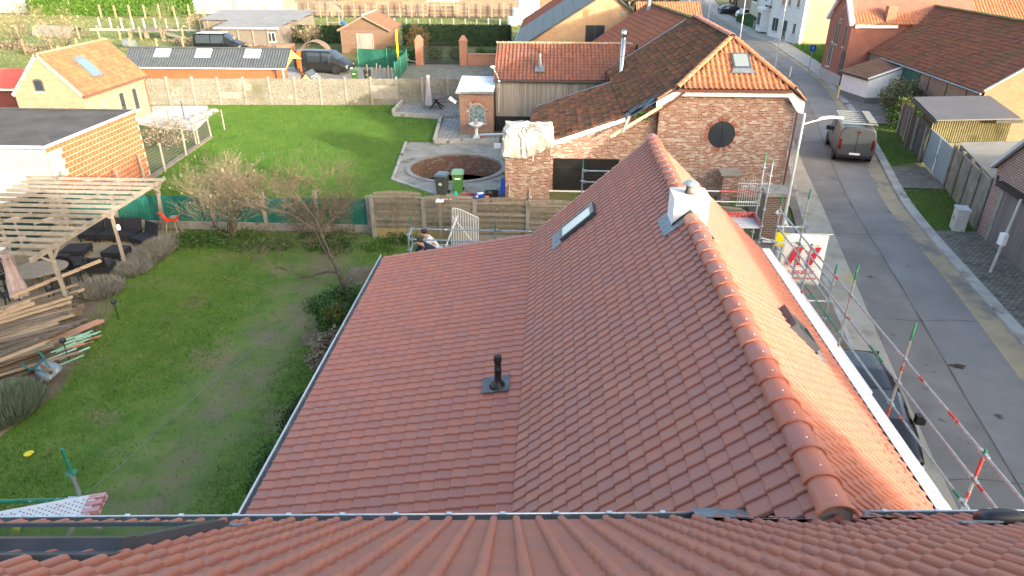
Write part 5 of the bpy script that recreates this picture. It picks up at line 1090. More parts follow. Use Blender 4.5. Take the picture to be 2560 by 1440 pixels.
dr = A(HX-11.05, 0, HZ-zR(11.05)); roofplane(h2, (11.05, 30.9, zR(11.05)), (0,1,0), dr, 58, 11, .225, .31, m_tile_brown, 'street_slope_tiles', hipkeep)
dh = A(0, 3.1, HZ-FZ); hl = np.linalg.norm(dh); nh = 9
hk = lambda c: fxl+.05+(c[2]-FZ)/(HZ-FZ)*(HX-fxl) < c[0] < fxr-.05-(c[2]-FZ)/(HZ-FZ)*(fxr-HX)
fr = frame((fxl-.2, 30.9, FZ), (1,0,0), dh); P = tile_grid(fr, 25, nh, .235, hl/nh, hk); lay(h2, [(fr, P)], tile_simple(.235, hl/nh, .06, .04), m_tile_orange, 300, 'hip_tile', 'hip_tiles')
mb = MB(); mb.face([(fxl,30.92,FZ-.03),(fxr,30.92,FZ-.03),(HX,34.0,HZ-.03)]); mb.face([(BKX,31,BKZ-.03),(fxl,30.95,FZ-.03),(HX,34.0,HZ-.03),(HX,43.9,HZ-.03),(BKX,43.9,BKZ-.03)]); mb.face([(11.05,31,zR(11.05)-.03),(11.05,43.9,zR(11.05)-.03),(HX,43.9,HZ-.03),(HX,34,HZ-.03),(fxr,30.95,FZ-.03)]); mb.face([(LEX,31.5,LEZ-.03),(BKX,31.5,BKZ-.03),(BKX,39.9,BKZ-.03),(LEX,39.9,LEZ-.03)]); mb.build('roof_deck', m_dark, h2)
ridge_run(h2, (fxl-.05, 30.88, FZ+.06), (HX, 34.0, HZ+.05), .13, .36, m_tile_orange, 'hip_ridge_tile'); ridge_run(h2, (fxr+.05, 30.88, FZ+.06), (HX, 34.0, HZ+.05), .13, .36, m_tile_orange, 'hip_ridge_tile')
ridge_run(h2, (HX, 34.0, HZ+.03), (HX, 43.6, HZ+.03), .15, .38, tilemat('pinkish ridge', [(.42,.18,.12),(.38,.16,.11)], nscale=5), 'ridge_tile')
ridge_run(h2, (4.75, 30.95, zL(4.75)+.04), (fxl-.1, 30.9, FZ+.04), .10, .33, m_tile_orange, 'verge_tile'); ridge_run(h2, (11.1, 30.95, zR(11.1)+.05), (fxr+.1, 30.9, FZ+.04), .10, .33, m_tile_orange, 'verge_tile')
mb = MB(); mb.bx(fxl+.1, fxr-.1, 30.98, 31.03, FZ-.34, FZ-.09); mb.build('fascia', m_white, h2)
mb = MB(); mb.bx(fxl+.0, fxr-.0, 30.84, 30.97, FZ-.13, FZ-.03); mb.build('gutter', mat('brown pvc', (.16,.06,.045), rough=.4), h2)
mb = MB(); mb.ext([(4.7,30.99,zL(4.7)-.42),(4.7,30.99,zL(4.7)-.02),(fxl+.1,30.99,FZ-.02),(fxl+.1,30.99,FZ-.36),(fxl-.4,30.99,FZ-.62)], (0,.04,0)); mb.build('fascia', m_white, h2)
mb = MB(); mb.ext([(fxr-.1,30.99,FZ-.36),(fxr-.1,30.99,FZ-.02),(11.15,30.99,zR(11.15)-.02),(11.15,30.99,zR(11.15)-.5),(10.9,30.99,zR(11.15)-.45)], (0,.04,0)); mb.build('fascia', m_white, h2)
mb = MB(); mb.ext([(LEX+.1,31.38,LEZ-.22),(LEX+.1,31.38,LEZ-.01),(BKX+.2,31.38,BKZ+.05),(BKX+.2,31.38,BKZ-.16)], (0,.04,0)); mb.build('fascia', m_white, h2)
mb = MB(); mb.pipe([(10.92,31.08,zR(11)-.3),(10.92,31.08,3),(10.9,31.08,.1)], .045, 8); mb.build('downpipe', MATS['brown pvc'], h2)
mb = MB(); mb.pipe([(fxl+.3,30.9,FZ-.15),(fxl-.1,30.9,FZ-.5),(4.6,31.0,zL(4.6)-.55),(4.3,31.2,zL(4.3)-.5)], .04, 8); mb.build('downpipe', MATS['brown pvc'], h2)
mb = MB(); mb.bar((BKX+.2,43.95,BKZ+.15),(HX-.4,43.95,HZ-.2),.16,.05); mb.build('zinc_verge', m_zinc, h2); mb = MB(); mb.bar((LEX,39.95,LEZ+.04),(BKX+.1,39.95,BKZ+.06),.16,.08); mb.build('zinc_verge', m_lead, h2)
mb = MB(); mb.bx(LEX-.12, LEX+.02, 31.6, 39.9, LEZ-.12, LEZ-.02); mb.build('gutter', m_dark, h2)
# torn corner with dark plastic, loose batten
q = MB(); q.sheet([[(3.6+.35*i, 31.3+.18*j, zL(3.6+.35*i)+.02+.06*math.sin(i*2.1+j*1.7)) for i in range(5)] for j in range(5)]); q.build('dark_sheeting', mat('bluish black sheeting', (.035,.05,.06), (.07,.09,.10), scale=5, rough=.4, bump=.4), h2)
q = MB(); leaves(q, (4.2,31.1,3.75), (.35,.15,.22), 220, .05); q.build('ivy_tuft', m_ivy, h2, uv=False)
q = MB(); q.bar((2.75,30.9,2.85),(4.95,30.95,4.25),.05,.14); q.build('loose_board', mat('raw board', (.45,.35,.24), (.55,.45,.33), scale=4, rough=.8), h2); q = MB(); q.bar((3.3,30.85,3.1),(3.55,31.0,3.75),.04,.1); q.build('loose_board', MATS['raw board'], h2)
# round window, garage door, rooflight
q = MB(); q.lathe([(.0,0),(.60,0),(.60,.03),(.0,.03)], (7.78, GY-.012, 2.95), 32, 'Y'); rwn = q.build('round_window', m_black, h2); q = MB(); q.lathe([(.0,0),(.55,0),(.55,.006)], (7.78, GY-.02, 2.95), 32, 'Y'); q.build('pane', m_glass, rwn)
q = MB(); q.bx(7.765,7.795,GY-.03,GY-.018,2.4,3.5); q.build('glazing_bar', m_black, rwn)
for k in range(34): a = 2*math.pi*k/34; q = MB(); q.box((7.78+.70*math.cos(a), GY-.008, 2.95+.70*math.sin(a)), (.19,.03,.085), ry=-a, tv=random.random()); q.build('arch_brick', mat('ring brick', (.24,.08,.05), (.32,.12,.08), (.5,.45,.4), scale=9, tv=.8, rough=.9), rwn)
gd = MB(); gd.bx(.22, 3.3, WY-.03, WY+.02, 0, 1.62); g_ = gd.build('garage_door', m_black, h2)
for k in range(4): q = MB(); q.bx(.26, 3.26, WY-.045, WY-.031, .06+.39*k, .42+.39*k); q.build('door_panel', mat('black door panel', (.010,.011,.012), (.02,.02,.022), scale=3, rough=.35), g_)
q = MB(); q.bx(.0, 3.6, WY-.12, WY-.0, -.0, .05); q.build('threshold', m_white, h2)
hd = A(*dh)/hl; hn = np.cross(A(1,0,0), hd); O = A(HX-.42, 30.9, FZ)
def hp(u, v, n): return tuple(O+A(1,0,0)*u+hd*v+hn*n)
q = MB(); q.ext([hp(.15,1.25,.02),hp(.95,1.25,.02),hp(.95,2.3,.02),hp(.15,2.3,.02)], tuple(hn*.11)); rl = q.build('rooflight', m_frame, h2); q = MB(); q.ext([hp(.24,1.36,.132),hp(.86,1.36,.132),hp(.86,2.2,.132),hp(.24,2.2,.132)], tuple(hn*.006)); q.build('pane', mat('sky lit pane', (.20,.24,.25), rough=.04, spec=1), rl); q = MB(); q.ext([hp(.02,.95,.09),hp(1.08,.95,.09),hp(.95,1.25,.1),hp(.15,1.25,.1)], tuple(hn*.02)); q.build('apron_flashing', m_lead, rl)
# brick stack with wind-blown tarpaulin
st = thing('brick_stack', 'square brick chimney stack wrapped in a pale torn tarpaulin', 'chimney', (-.95, 30.3, 0)); mb = MB(); mb.bx(-1.95, .05, 29.6, 31.3, 0, 3.35); mb.build('stack', m_oldbrick, st)
q = MB(); n = 30; G = []; crs = random.Random(9)
for j, (z, g_) in enumerate(((3.46,.0),(3.44,.4),(3.42,.75),(3.38,1.0),(3.22,1.04),(3.02,1.06),(2.82,1.07),(2.68,1.09))):
    row = []
    for i in range(n*2+1):
        a = 2*math.pi*i/(n*2); cx_, cy_ = math.cos(a), math.sin(a); mx_ = max(abs(cx_), abs(cy_)); wob = .04*math.sin(a*5+j)+.03*math.sin(a*11+2*j)
        drop = (.45*max(0, math.sin(a*1+3.9)) + .12*math.sin(a*3)) if j >= 6 else 0
        cz = crs.gauss(0,.028)*(g_ > 0); row.append((-.95+1.03*cx_/mx_*g_*(1+wob*.6+cz), 30.45+.88*cy_/mx_*g_*(1+wob*.6+cz), z+.10*wob+.08*math.sin(cx_*4+cy_*3)*(j < 3)-drop*(.5 if j == 6 else 1)+crs.gauss(0,.022)))
    G.append(row)
q.sheet(G); o = q.build('tarpaulin', mat('dirty tarpaulin', (.34,.31,.25), (.46,.43,.37), (.56,.54,.50), scale=1.6, rough=.55, bump=.5, bscale=5, bdist=.1, detail=9), st); o.modifiers.new('t', 'SOLIDIFY').thickness = .006
q = MB(); q.bx(-1.9,-.2,29.5,29.56,2.62,2.70); q.build('batten', MATS['raw board'], st); q = MB(); q.bx(-.72,-.68,29.55,29.59,2.05,2.65); q.build('hanging_strip', m_white, st)
q = MB(); q.box((-1.45,29.9,3.46),(.32,.45,.04)); q.build('weight_slab', m_conc, st); q = MB(); q.box((-1.0,29.8,3.45),(.3,.2,.12)); q.build('weight_brick', m_oldbrick, st)
q = MB(); q.tube((-4.2,40.7,.35),(-1.55,31.6,2.75),.055,n=10); tag(q.build('drain_pipe', m_white), 'long white drain pipe sloping from the stack to the fountain', 'pipe')
for k in range(2): q = MB(); q.bar((-1.75+.9*k,29.4,0),(-1.75+.92*k,29.55,.95-.2*k),.03,.08); tag(q.build('batten', MATS['raw board']), ['pale batten leaning on the brick stack, left', 'pale batten leaning on the brick stack, right'][k], 'batten')
# neighbour scaffold remnants, steel flue, barn
fl = thing('flue', 'tall shiny steel flue pipe between barn roof and brown roof', 'flue', (4.05, 41, 3.2)); q = MB(); q.lathe([(.15,3.5),(.15,3.9),(.2,3.95),(.15,4.0),(.13,4.05),(.13,5.9)], (4.05,41,0), 16); q.build('pipe', mat('brushed steel', (.45,.44,.42), (.6,.59,.57), scale=8, rough=.25, metal=1), fl, smooth=True); q = MB(); q.lathe([(.13,5.9),(.16,5.95),(.16,6.2),(.1,6.32),(.0,6.33)], (4.05,41,0), 16); q.build('cap', m_chrome, fl, smooth=True); q = MB(); q.lathe([(.14,4.9),(.145,4.92),(.14,4.95)], (4.05,41,0), 16); q.build('band', m_chrome, fl)
bn2 = thing('barn', 'barn clad in grey vertical boards with lichen spotted red roof', 'barn', (.5, 44.5, 0))
mb = MB(); mb.ext([(-3.42,43.05,0),(4.6,43.05,0),(4.6,43.05,3.25),(4.6,46,4.8),(4.6,49,3.25),(4.6,49,0)][0:2]+[(4.6,43.05,3.25),(-3.42,43.05,3.25)], (0,5.9,0)); mb.build('frame_wall', m_dark, bn2)
mb = MB(); mb.ext([(-3.42,43.05,3.25),(-3.42,46,4.82),(-3.42,48.95,3.25)], (.1,0,0)); mb.build('gable_wall', m_oldbrick, bn2)
x = -3.4; m_clad = mat('silvered cladding', (.17,.155,.14), (.27,.25,.225), (.36,.33,.30), scale=3, stretch=(3,3,.35), rough=.9, tv=.6, stains=[((.22,.14,.085), 1.2, .6, .2)])
while x < 4.5: q = MB(); q.bx(x, x+.085, 43.0, 43.03, .95+random.uniform(-.01,.01), 3.2, random.random()); q.build('cladding_board', m_clad, bn2); x += .10
mb = MB(); mb.bx(-3.42,4.5,43.0,43.04,0,.93); mb.build('plinth', m_black, bn2)
roofplane(bn2, (-3.5, 42.85, 3.2), (1,0,0), (0,3.15,1.72), 36, 12, .235, .30, m_tile_red, keep=lambda c: True, singles=120)
mb = MB(); mb.face([(-3.5,42.85,3.17),(4.95,42.85,3.17),(4.95,46,4.88),(-3.5,46,4.88)]); mb.face([(-3.5,46,4.88),(4.95,46,4.88),(4.95,49.2,3.2),(-3.5,49.2,3.2)]); mb.build('roof_deck', m_tile_red, bn2)
ridge_run(bn2, (-3.55,46,4.93), (5.2,46,4.93), .13, .36, tilemat('lichen ridge', [(.30,.20,.12),(.36,.26,.16)], [((.55,.36,.05), 1.6, .6, .06), ((.33,.32,.26), 3, .5, .15)], .9)); 
mb = MB(); mb.tube((-3.5,42.8,3.12),(4.6,42.8,3.1),.06,n=8); mb.build('gutter', m_dark, bn2)
q = MB(); q.lathe([(.09,3.6),(.09,3.95),(.11,4.0),(.12,4.05),(.08,4.45),(.07,4.6),(.0,4.62)], (-.7,43.75,0), 14); v = q.build('roof_vent', mat('grey pvc', (.3,.32,.33), rough=.4), bn2, smooth=True); q = MB(); q.ext([(-1.0,43.35,3.58),(-.4,43.35,3.58),(-.4,43.95,3.9),(-1.0,43.95,3.9)], (0,-.02,.03)); q.build('lead_slate', m_lead, v)
wcu = thing('floodlight', 'white round floodlight and cable on the barn corner', 'lamp', (-3.4, 42.7, 3.1)); q = MB(); q.lathe([(.0,4.05),(.18,4.0),(.1,3.9),(.0,3.88)], (-3.55,42.75,0), 12); q.build('lamp_head', m_white, wcu); q = MB(); q.pipe([(-3.5,42.75,3.9),(-3.2,42.7,3.35),(-3.15,42.7,3.1),(-3.2,42.9,1.2)], .015, 5); q.build('cable', m_white, wcu); q = MB(); q.lathe([(.0,3.2),(.09,3.15),(.05,3.08)], (-3.15,42.72,0), 10); q.build('insulator', m_white, wcu)
# house with mossy roof behind, seen over the brown roof
h3 = thing('house', 'house with moss dotted red roof and grassy ridge beyond the brown roof', 'house', (8, 50, 0)); rdv = A(-.118,.993,0)
rp0 = A(8.45,44.1,6.62); n3_ = 50; dlo = A(-5.9,-.7,-4.0); roofplane(h3, tuple(rp0+dlo+rdv*11.5), -rdv, -dlo, n3_, 20, .235, .36, m_tile_mossred, singles=100); 
mb = MB(); a_, b_ = rp0, rp0+rdv*11.8; mb.face([tuple(a_+dlo-A(0,0,.03)), tuple(a_-A(0,0,.03)), tuple(b_-A(0,0,.03)), tuple(b_+dlo-A(0,0,.03))]); mb.face([tuple(a_), tuple(a_+A(4.6,.5,-3.4)), tuple(b_+A(4.6,.5,-3.4)), tuple(b_)]); mb.build('roof_deck', m_tile_mossred, h3)
mb = MB(); mb.ext([tuple(b_+dlo*.96-A(0,0,.1)), tuple(b_-A(0,0,.1)), tuple(b_+A(4.5,.5,-3.4)), (11.6,56.5,0), (1.4,56,0)], tuple(-rdv*11)); mb.build('wall', m_oldbrick, h3)
ridge_run(h3, tuple(rp0+A(0,0,.02)), tuple(rp0+rdv*11.6+A(0,0,.02)), .16, .38, tilemat('mossy ridge', [(.18,.14,.07),(.22,.2,.08)], [((.10,.12,.04), 2.5, .45, .15)], .95))
q = MB(); q.tube(tuple(rp0+rdv*9.2+A(-.5,0,-.4)), tuple(rp0+rdv*9.2+A(-.5,0,.55)), .14, n=10); q.build('zinc_chimney', m_steel, h3)
q = MB(); q.tube((5.3,45.2,4.2),(5.3,45.2,5.0),.07,n=8); q.build('vent_pipe', m_black, h3)
for k, (u, y) in enumerate(((2.9,46.6),(3.6,46.9))): q = MB(); zz = 6.62-.678*(8.3-u); q.box((u, y, zz+.1), (.55,.5,.08), ry=-.6); q.build('rooflight', m_frame, h3)
# black panelled roof with tan brick gable
h4 = thing('house', 'tan brick gable house with black panelled roof slope', 'house', (3, 60, 0)); m_tan = brick('tan brick', [(.34,.21,.12),(.42,.27,.16),(.38,.24,.145)], (.36,.29,.2), .2, .065, .01)
mb = MB(); mb.ext([(-3.0,57,0),(9.5,57,0),(9.5,57,3.2),(4.3,57,7.35),(-3.0,57,2.85)], (0,17,0)); mb.build('wall', m_tan, h4)
mb = MB(); mb.face([(-3.25,56.8,2.78),(4.3,56.8,7.45),(4.3,73,7.45),(-3.25,73,2.78)]); mb.build('roof_deck', m_black, h4); sl_ = A(7.55,0,4.67); sL = np.linalg.norm(sl_); sd_ = sl_/sL; sn_ = A(-sd_[2],0,sd_[0])
m_pan = mat('black slate panel', (.022,.026,.032), (.035,.04,.048), scale=2, rough=.5)
for i in range(9):
    for j in range(16):
        o_ = A(-3.25,56.8,2.78)+sd_*(i*sL/9)+A(0,1.02*j,0)+sn_*.03; q = MB(); q.ext([tuple(o_), tuple(o_+sd_*(sL/9-.02)), tuple(o_+sd_*(sL/9-.02)+A(0,1.0,0)), tuple(o_+A(0,1.0,0))], tuple(sn_*.03)); q.build('roof_panel', m_pan, h4)
roofplane(h4, (-3.25,83,2.78), (0,-1,0), sl_, 40, 24, .25, sL/24, m_tile_red, 'far_roof_tiles'); mb = MB(); mb.face([(4.3,56.8,7.45),(9.9,56.8,3.0),(9.9,83,3.0),(4.3,83,7.45)]); mb.face([(-3.25,73,2.74),(4.3,73,7.4),(4.3,83,7.4),(-3.25,83,2.74)]); mb.build('roof_slope', m_tile_red, h4)
mb = MB(); mb.bar((-3.3,56.78,2.72),(4.3,56.78,7.4),.06,.14); mb.bar((9.9,56.78,2.95),(4.3,56.78,7.4),.06,.14); mb.build('verge_board', m_dark, h4)
win(h4, (2.6,57,3.2), (1,0), 1.5, 1.7, m_dark, None, 0, True, 1); q = MB(); q.bx(5.3,5.55,56.96,57,5.6,5.85); q.build('vent_grille', m_steel, h4)
mb = MB(); mb.tube((-3.3,56.8,2.7),(-3.3,76,2.7),.06,n=6); mb.build('gutter', m_white, h4)
h5 = thing('house', 'small orange tiled roof beside the far road', 'house', (12, 73, 0)); mb = MB(); mb.bx(8.5,14.1,70.2,75,0,3.2); mb.build('wall', mat('cream wall', (.34,.30,.22), (.5,.46,.37), scale=2), h5); roofplane(h5, (8.2,69.8,3.2), (1,0,0), (0,3.6,2.1), 25, 12, .25, .36, m_tile_orange); mb = MB(); mb.face([(8.2,69.8,3.15),(14.4,69.8,3.15),(14.4,73.4,5.25),(8.2,73.4,5.25)]); mb.face([(8.2,73.4,5.25),(14.4,73.4,5.25),(14.4,77,3.2),(8.2,77,3.2)]); mb.build('roof_deck', m_tile_orange, h5)
mb = MB(); mb.ext([(14.15,70,0),(14.15,70,3.1),(14.15,73.4,5.2),(14.15,77,3.1),(14.15,77,0)], (.05,0,0)); mb.build('gable_wall', MATS['cream wall'], h5)
# brick garden house with arched window, fountain, parasol terrace
fh = thing('garden_house', 'narrow brick garden house with arched window and white ribbed roof', 'garden house', (-4.4, 43, 0)); m_fb = brick('garden brick', [(.17,.07,.05),(.24,.10,.07),(.20,.085,.065),(.28,.13,.09)], (.30,.27,.22), .22, .07, .013)
mb = MB(); mb.bx(-5.55,-3.5,42.0,44.9,0,2.62); mb.build('wall', m_fb, fh); m_rw = mat('white sheet roof', (.62,.68,.70), (.72,.77,.79), scale=2, rough=.4)
mb = MB(); mb.ext([(-5.7,41.85,2.62),(-3.42,41.85,2.62),(-3.42,45.0,3.0),(-5.7,45.0,3.0)], (0,0,.05)); mb.build('roof_sheet', m_rw, fh)
for k in range(7): q = MB(); q.bar((-5.68,42.0+.45*k,2.70+.054*k),(-3.44,42.0+.45*k,2.70+.054*k),.08,.03); q.build('roof_rib', m_white, fh)
mb = MB(); mb.bx(-5.75,-3.4,41.78,41.86,2.55,2.68); mb.build('gutter', m_zinc, fh); mb = MB(); mb.bx(-5.72,-3.42,45.0,45.1,2.95,3.1); mb.build('gutter', m_dark, fh)
win(fh, (-4.98,42.0,.72), (1,0), 1.02, .75, mat('stone frame', (.3,.29,.27), rough=.8), mat('dim shelf pane', (.09,.12,.13), (.25,.28,.28), (.05,.15,.2), (.3,.08,.05), scale=5, rough=.1, detail=2), .5, True, 0, .05)
for k in range(15): a = math.pi*k/14; q = MB(); q.box((-4.47+.60*math.cos(a), 41.985, 1.47+.60*math.sin(a)), (.18,.04,.075), ry=-a, tv=random.random()); q.build('arch_brick', MATS['ring brick'], fh)
q = MB(); q.box((-5.95,42.1,2.1),(.5,.7,.04),ry=.6); q.build('side_flap', m_white, fh)
ft = thing('fountain', 'white pedestal fountain bowl in front of the garden house', 'fountain', (-4.42, 40.95, 0)); q = MB(); q.lathe([(.24,.07),(.22,.12),(.1,.3),(.09,.6),(.14,.72),(.32,.8),(.42,.93),(.44,.98),(.38,.95),(.1,.85),(.05,.9)], (-4.42,40.95,0), 20); q.build('bowl', m_white, ft, smooth=True); q = MB(); q.lathe([(.1,.85),(.12,1.0),(.07,1.15),(.09,1.22),(.0,1.3)], (-4.42,40.95,0), 10); q.build('figure', m_conc, ft)
q = MB(); q.lathe([(.0,0),(.12,0),(.14,.24),(.0,.24)], (-4.05,40.6,.05), 12); tag(q.build('flower_pot', mat('terracotta', (.4,.16,.09), rough=.8)), 'small terracotta pot below the fountain', 'pot')
parasol('tall folded lilac parasol on the paved terrace', -8.5, 47.9, 2.55, mat('lilac canvas', (.36,.33,.38), (.45,.42,.47), scale=4, rough=.9), True, (.06,0), .19, .55)
ct = thing('garden_table', 'round dark table with crossed legs on the parasol terrace', 'table', (-8.05, 48.6, .2)); q = MB(); q.lathe([(.0,.92),(.72,.92),(.72,.97),(.0,.97)], (-8.05,48.6,0), 28); q.build('table_top', mat('slate top', (.09,.10,.12), rough=.4), ct)
for s_ in (-1,1):
    for u in (-1,1): q = MB(); q.bar((-8.05+s_*.42,48.6+u*.42,.2),(-8.05-s_*.25,48.6-u*.25,.92),.07,.07); q.build('leg', m_black, ct)
q = MB(); q.lathe([(.0,.97),(.09,.97),(.12,1.03),(.0,1.05)], (-7.95,48.55,0), 10); tag(q.build('bowl', mat('orange bowl', (.6,.2,.05), rough=.5)), 'small orange bowl on the round dark table', 'bowl')
# round brick pit
pt = thing('brick_pit', 'round sunken brick pit in the concrete platform', 'pit', (*PIT, -1.2)); q = MB(); n = 64
Vs = [(PIT[0]+PR*math.cos(2*math.pi*k/n), PIT[1]+PR*math.sin(2*math.pi*k/n), z) for z in (-1.15, .02) for k in range(n)]; q.add(Vs, [(k, n+k, n+(k+1) % n, (k+1) % n) for k in range(n)])
o = q.build('wall', brick('pit brick', [(.14,.05,.035),(.22,.08,.05),(.18,.07,.05),(.3,.24,.2)], (.16,.14,.11), .22, .075, .014, stains=[((.07,.075,.035), .9, .5, .15)]), pt)
me = o.data; uvl = me.uv_layers[0].data
for p in me.polygons:
    for li in p.loop_indices:
        v = me.vertices[me.loops[li].vertex_index].co; a = math.atan2(v.y, v.x); a = a if a >= 0 else a+2*math.pi
        if p.index == n-1 and a < .01: a += 2*math.pi
        uvl[li].uv = (a*PR, v.z)
q = MB(); q.lathe([(.0,-1.1),(PR,-1.1)], (*PIT, 0), 48); q.c = [c for c in q.c]; q.build('floor', mat('wet pit floor', (.03,.03,.02), (.07,.065,.04), scale=1, rough=.5), pt)
q = MB(); q.lathe([(PR,.0),(PR+.28,.0),(PR+.28,.10),(PR,.10),(PR,.0)], (*PIT, 0), 48); q.c = [c for c in q.c if c[1].shape[1] == 4]; q.build('coping', m_conc, pt)
# wheelie bins and clutter
def bin_(label, x, y, rz, m, lid, mark):
    t = thing('wheelie_bin', label, 'bin', (x, y, 0), 'wheelie bins'); q = MB(); q.add([(-.2,-.24,.08),(.2,-.24,.08),(.2,.2,.08),(-.2,.2,.08),(-.27,-.32,.98),(.27,-.32,.98),(.27,.32,.98),(-.27,.32,.98)], BF); xform(q, (x,y,0), rz).build('body', m, t)
    q = MB(); q.bx(-.3,.3,-.35,.35,.98,1.02); q.add([(-.29,-.35,1.02),(.29,-.35,1.02),(.29,.33,1.02),(-.29,.33,1.02),(-.22,-.28,1.08),(.22,-.28,1.08),(.22,.3,1.09),(-.22,.3,1.09)], BF); xform(q, (x,y,0), rz).build('lid', lid, t)
    for s_ in (-1,1): q = MB(); q.lathe([(.0,-.03),(.1,-.03),(.1,.03),(.0,.03)], (s_*.24,.26,.1), 14, 'X'); xform(q, (x,y,0), rz).build('wheel', m_rubber, t)
    q = MB(); q.tube((-.2,.36,.98),(.2,.36,.98),.018); xform(q, (x,y,0), rz).build('handle', m, t)
    q = MB()
    if mark == 'label': q.ext([(-.14,-.302,.74),(.14,-.302,.74),(.14,-.31,.82),(-.14,-.31,.82)], (0,-.004,0))
    else: q.ext([(-.1,-.291,.62),(0,-.283,.54),(.1,-.291,.62),(0,-.30,.72)], (0,-.004,0))
    xform(q, (x,y,0), rz).build('sticker', m_white if mark == 'label' else mat('mint sticker', (.45,.6,.5), rough=.5), t)
bin_('dark grey wheelie bin with mint sticker before the brick pit', -5.0, 30.7, R(-10), mat('grey bin plastic', (.05,.055,.055), rough=.5), mat('blue grey lid', (.07,.10,.13), rough=.35), 'eco')
bin_('green wheelie bin with white label before the brick pit', -4.3, 31.1, R(4), mat('green bin plastic', (.055,.17,.04), rough=.5), mat('pale green lid', (.16,.32,.18), rough=.4), 'label')
bin_('green wheelie bin standing in the yard behind the wall', -16.6, 58.8, R(10), MATS['green bin plastic'], MATS['green bin plastic'], 'label'); bin_('dark grey wheelie bin at the green screen fence end', -15.6, 59.2, R(5), MATS['grey bin plastic'], MATS['grey bin plastic'], 'eco')
q = MB(); q.box((-4.85,30.0,.03),(.7,.45,.03),R(-8)); tag(q.build('board', m_white), 'white board lying on the ground by the bins', 'board')
q = MB(); q.box((-4.65,29.9,.012),(1.5,.8,.015),R(10)); tag(q.build('plate', mat('brown sheet', (.2,.17,.13), (.28,.24,.19), scale=3)), 'brown sheet lying under the white board', 'sheet')
q = MB(); q.lathe([(.09,0),(.1,.02),(.1,.2),(.07,.22),(.06,.3),(.09,.33),(.08,.48),(.0,.48)], (-4.25,29.75,.02), 14); tag(q.build('canister', mat('mint canister', (.02,.42,.24), rough=.4)), 'bright green plastic canister beside the white board', 'canister')
hs = MB(); hs.pipe([(-3.7+(.42+.05*math.sin(k))*math.cos(k*.55), 30.25+(.3+.03*math.cos(k*1.7))*math.sin(k*.55), .03+.004*k) for k in range(40)], .02, 6); tag(hs.build('hose', mat('red hose', (.28,.05,.06), rough=.5)), 'coiled dark red hose on the ground by the bins', 'hose')
q = MB(); q.box((-3.1,29.95,.22),(.42,.34,.34),R(25)); t = q.build('jerrycan', mat('blue drum', (.01,.06,.38), rough=.35)); tag(t, 'blue plastic jerrycan with white cap beside the black bucket', 'canister'); q = MB(); q.box((-3.1,29.93,.40),(.3,.2,.02),R(25)); q.build('label_plate', m_white, t)
bk = thing('bucket', 'large black mortar tub beside the brick stack', 'bucket', (-2.6, 30.0, 0)); q = MB(); q.lathe([(.25,.02),(.33,.42),(.36,.44),(.33,.42),(.24,.05)], (-2.6,30.0,0), 18); q.build('tub', m_black, bk)
q = MB(); q.add([(-.2,-.16,0),(.2,-.16,0),(.2,.16,0),(-.2,.16,0),(-.17,-.13,.28),(.17,-.13,.28),(.17,.13,.28),(-.17,.13,.28)], BF); cr = xform(q, (-2.65,30.75,.5*0+.05), R(8)).build('crate', mat('pale green crate', (.16,.30,.22), rough=.5)); tag(cr, 'pale green plastic crate turned upside down behind the black tub', 'crate')
for k, (x, y) in enumerate(((-2.35,29.35),(-2.0,29.3))): q = MB(); leaves(q, (x, y, .12), (.01,.01,.01), 4, .01); q = MB(); q.lathe([(.0,0),(.16,.01),(.19,.12),(.15,.26),(.05,.33),(.0,.33)], (x,y,0), 10); tag(q.build('sack', mat('brown sack', (.22,.12,.07), (.32,.19,.12), scale=7, rough=.9, bump=.5)), ['left brown paper sack in front of the brick stack', 'right brown paper sack in front of the brick stack'][k], 'sack')
q = MB(); q.box((-2.78,29.6,.2),(.2,.05,.4),R(5)); tag(q.build('roof_tile', mat('new tile', (.5,.16,.07), rough=.7)), 'single orange tile standing against the black tub', 'tile')
q = MB(); q.lathe([(.06,0),(.06,.28),(.03,.33),(.03,.36),(.0,.36)], (-2.98,29.55,0), 12); tag(q.build('bottle', mat('green bottle', (.01,.12,.05), rough=.2)), 'green bottle standing between jerrycan and orange tile', 'bottle')
lb = thing('tool_bag', 'blue folding trolley and dark bag leaning on the stack', 'bag', (-2.05, 30.0, 0)); q = MB(); q.bar((-2.15,29.9,.1),(-2.05,30.3,1.0),.22,.1); q.build('trolley', mat('royal blue', (.01,.07,.42), rough=.4), lb); q = MB(); q.lathe([(.0,0),(.17,.02),(.2,.25),(.1,.4),(.0,.42)], (-2.02,29.75,0), 10); q.build('bag', m_black, lb)
lc = thing('garden_trolley', 'teal folding cart with wire frame beside the brick stack', 'cart', (-2.2, 38.2, 0)); q = MB(); q.box((-2.3,38.3,.35),(.45,.4,.35),R(20)); q.build('body', mat('teal plastic', (.02,.2,.28), rough=.5), lc); q = MB(); q.pipe([(-2.5,38.0,.05),(-2.45,38.1,.8),(-2.1,38.2,.8),(-2.1,38.05,.05)], .015, 6); q.build('frame', m_steel, lc)
q = MB(); q.box((-3.0,38.8,.2),(.4,.3,.25),R(5)); tag(q.build('box', m_white), 'white box on the platform near the barn', 'box')
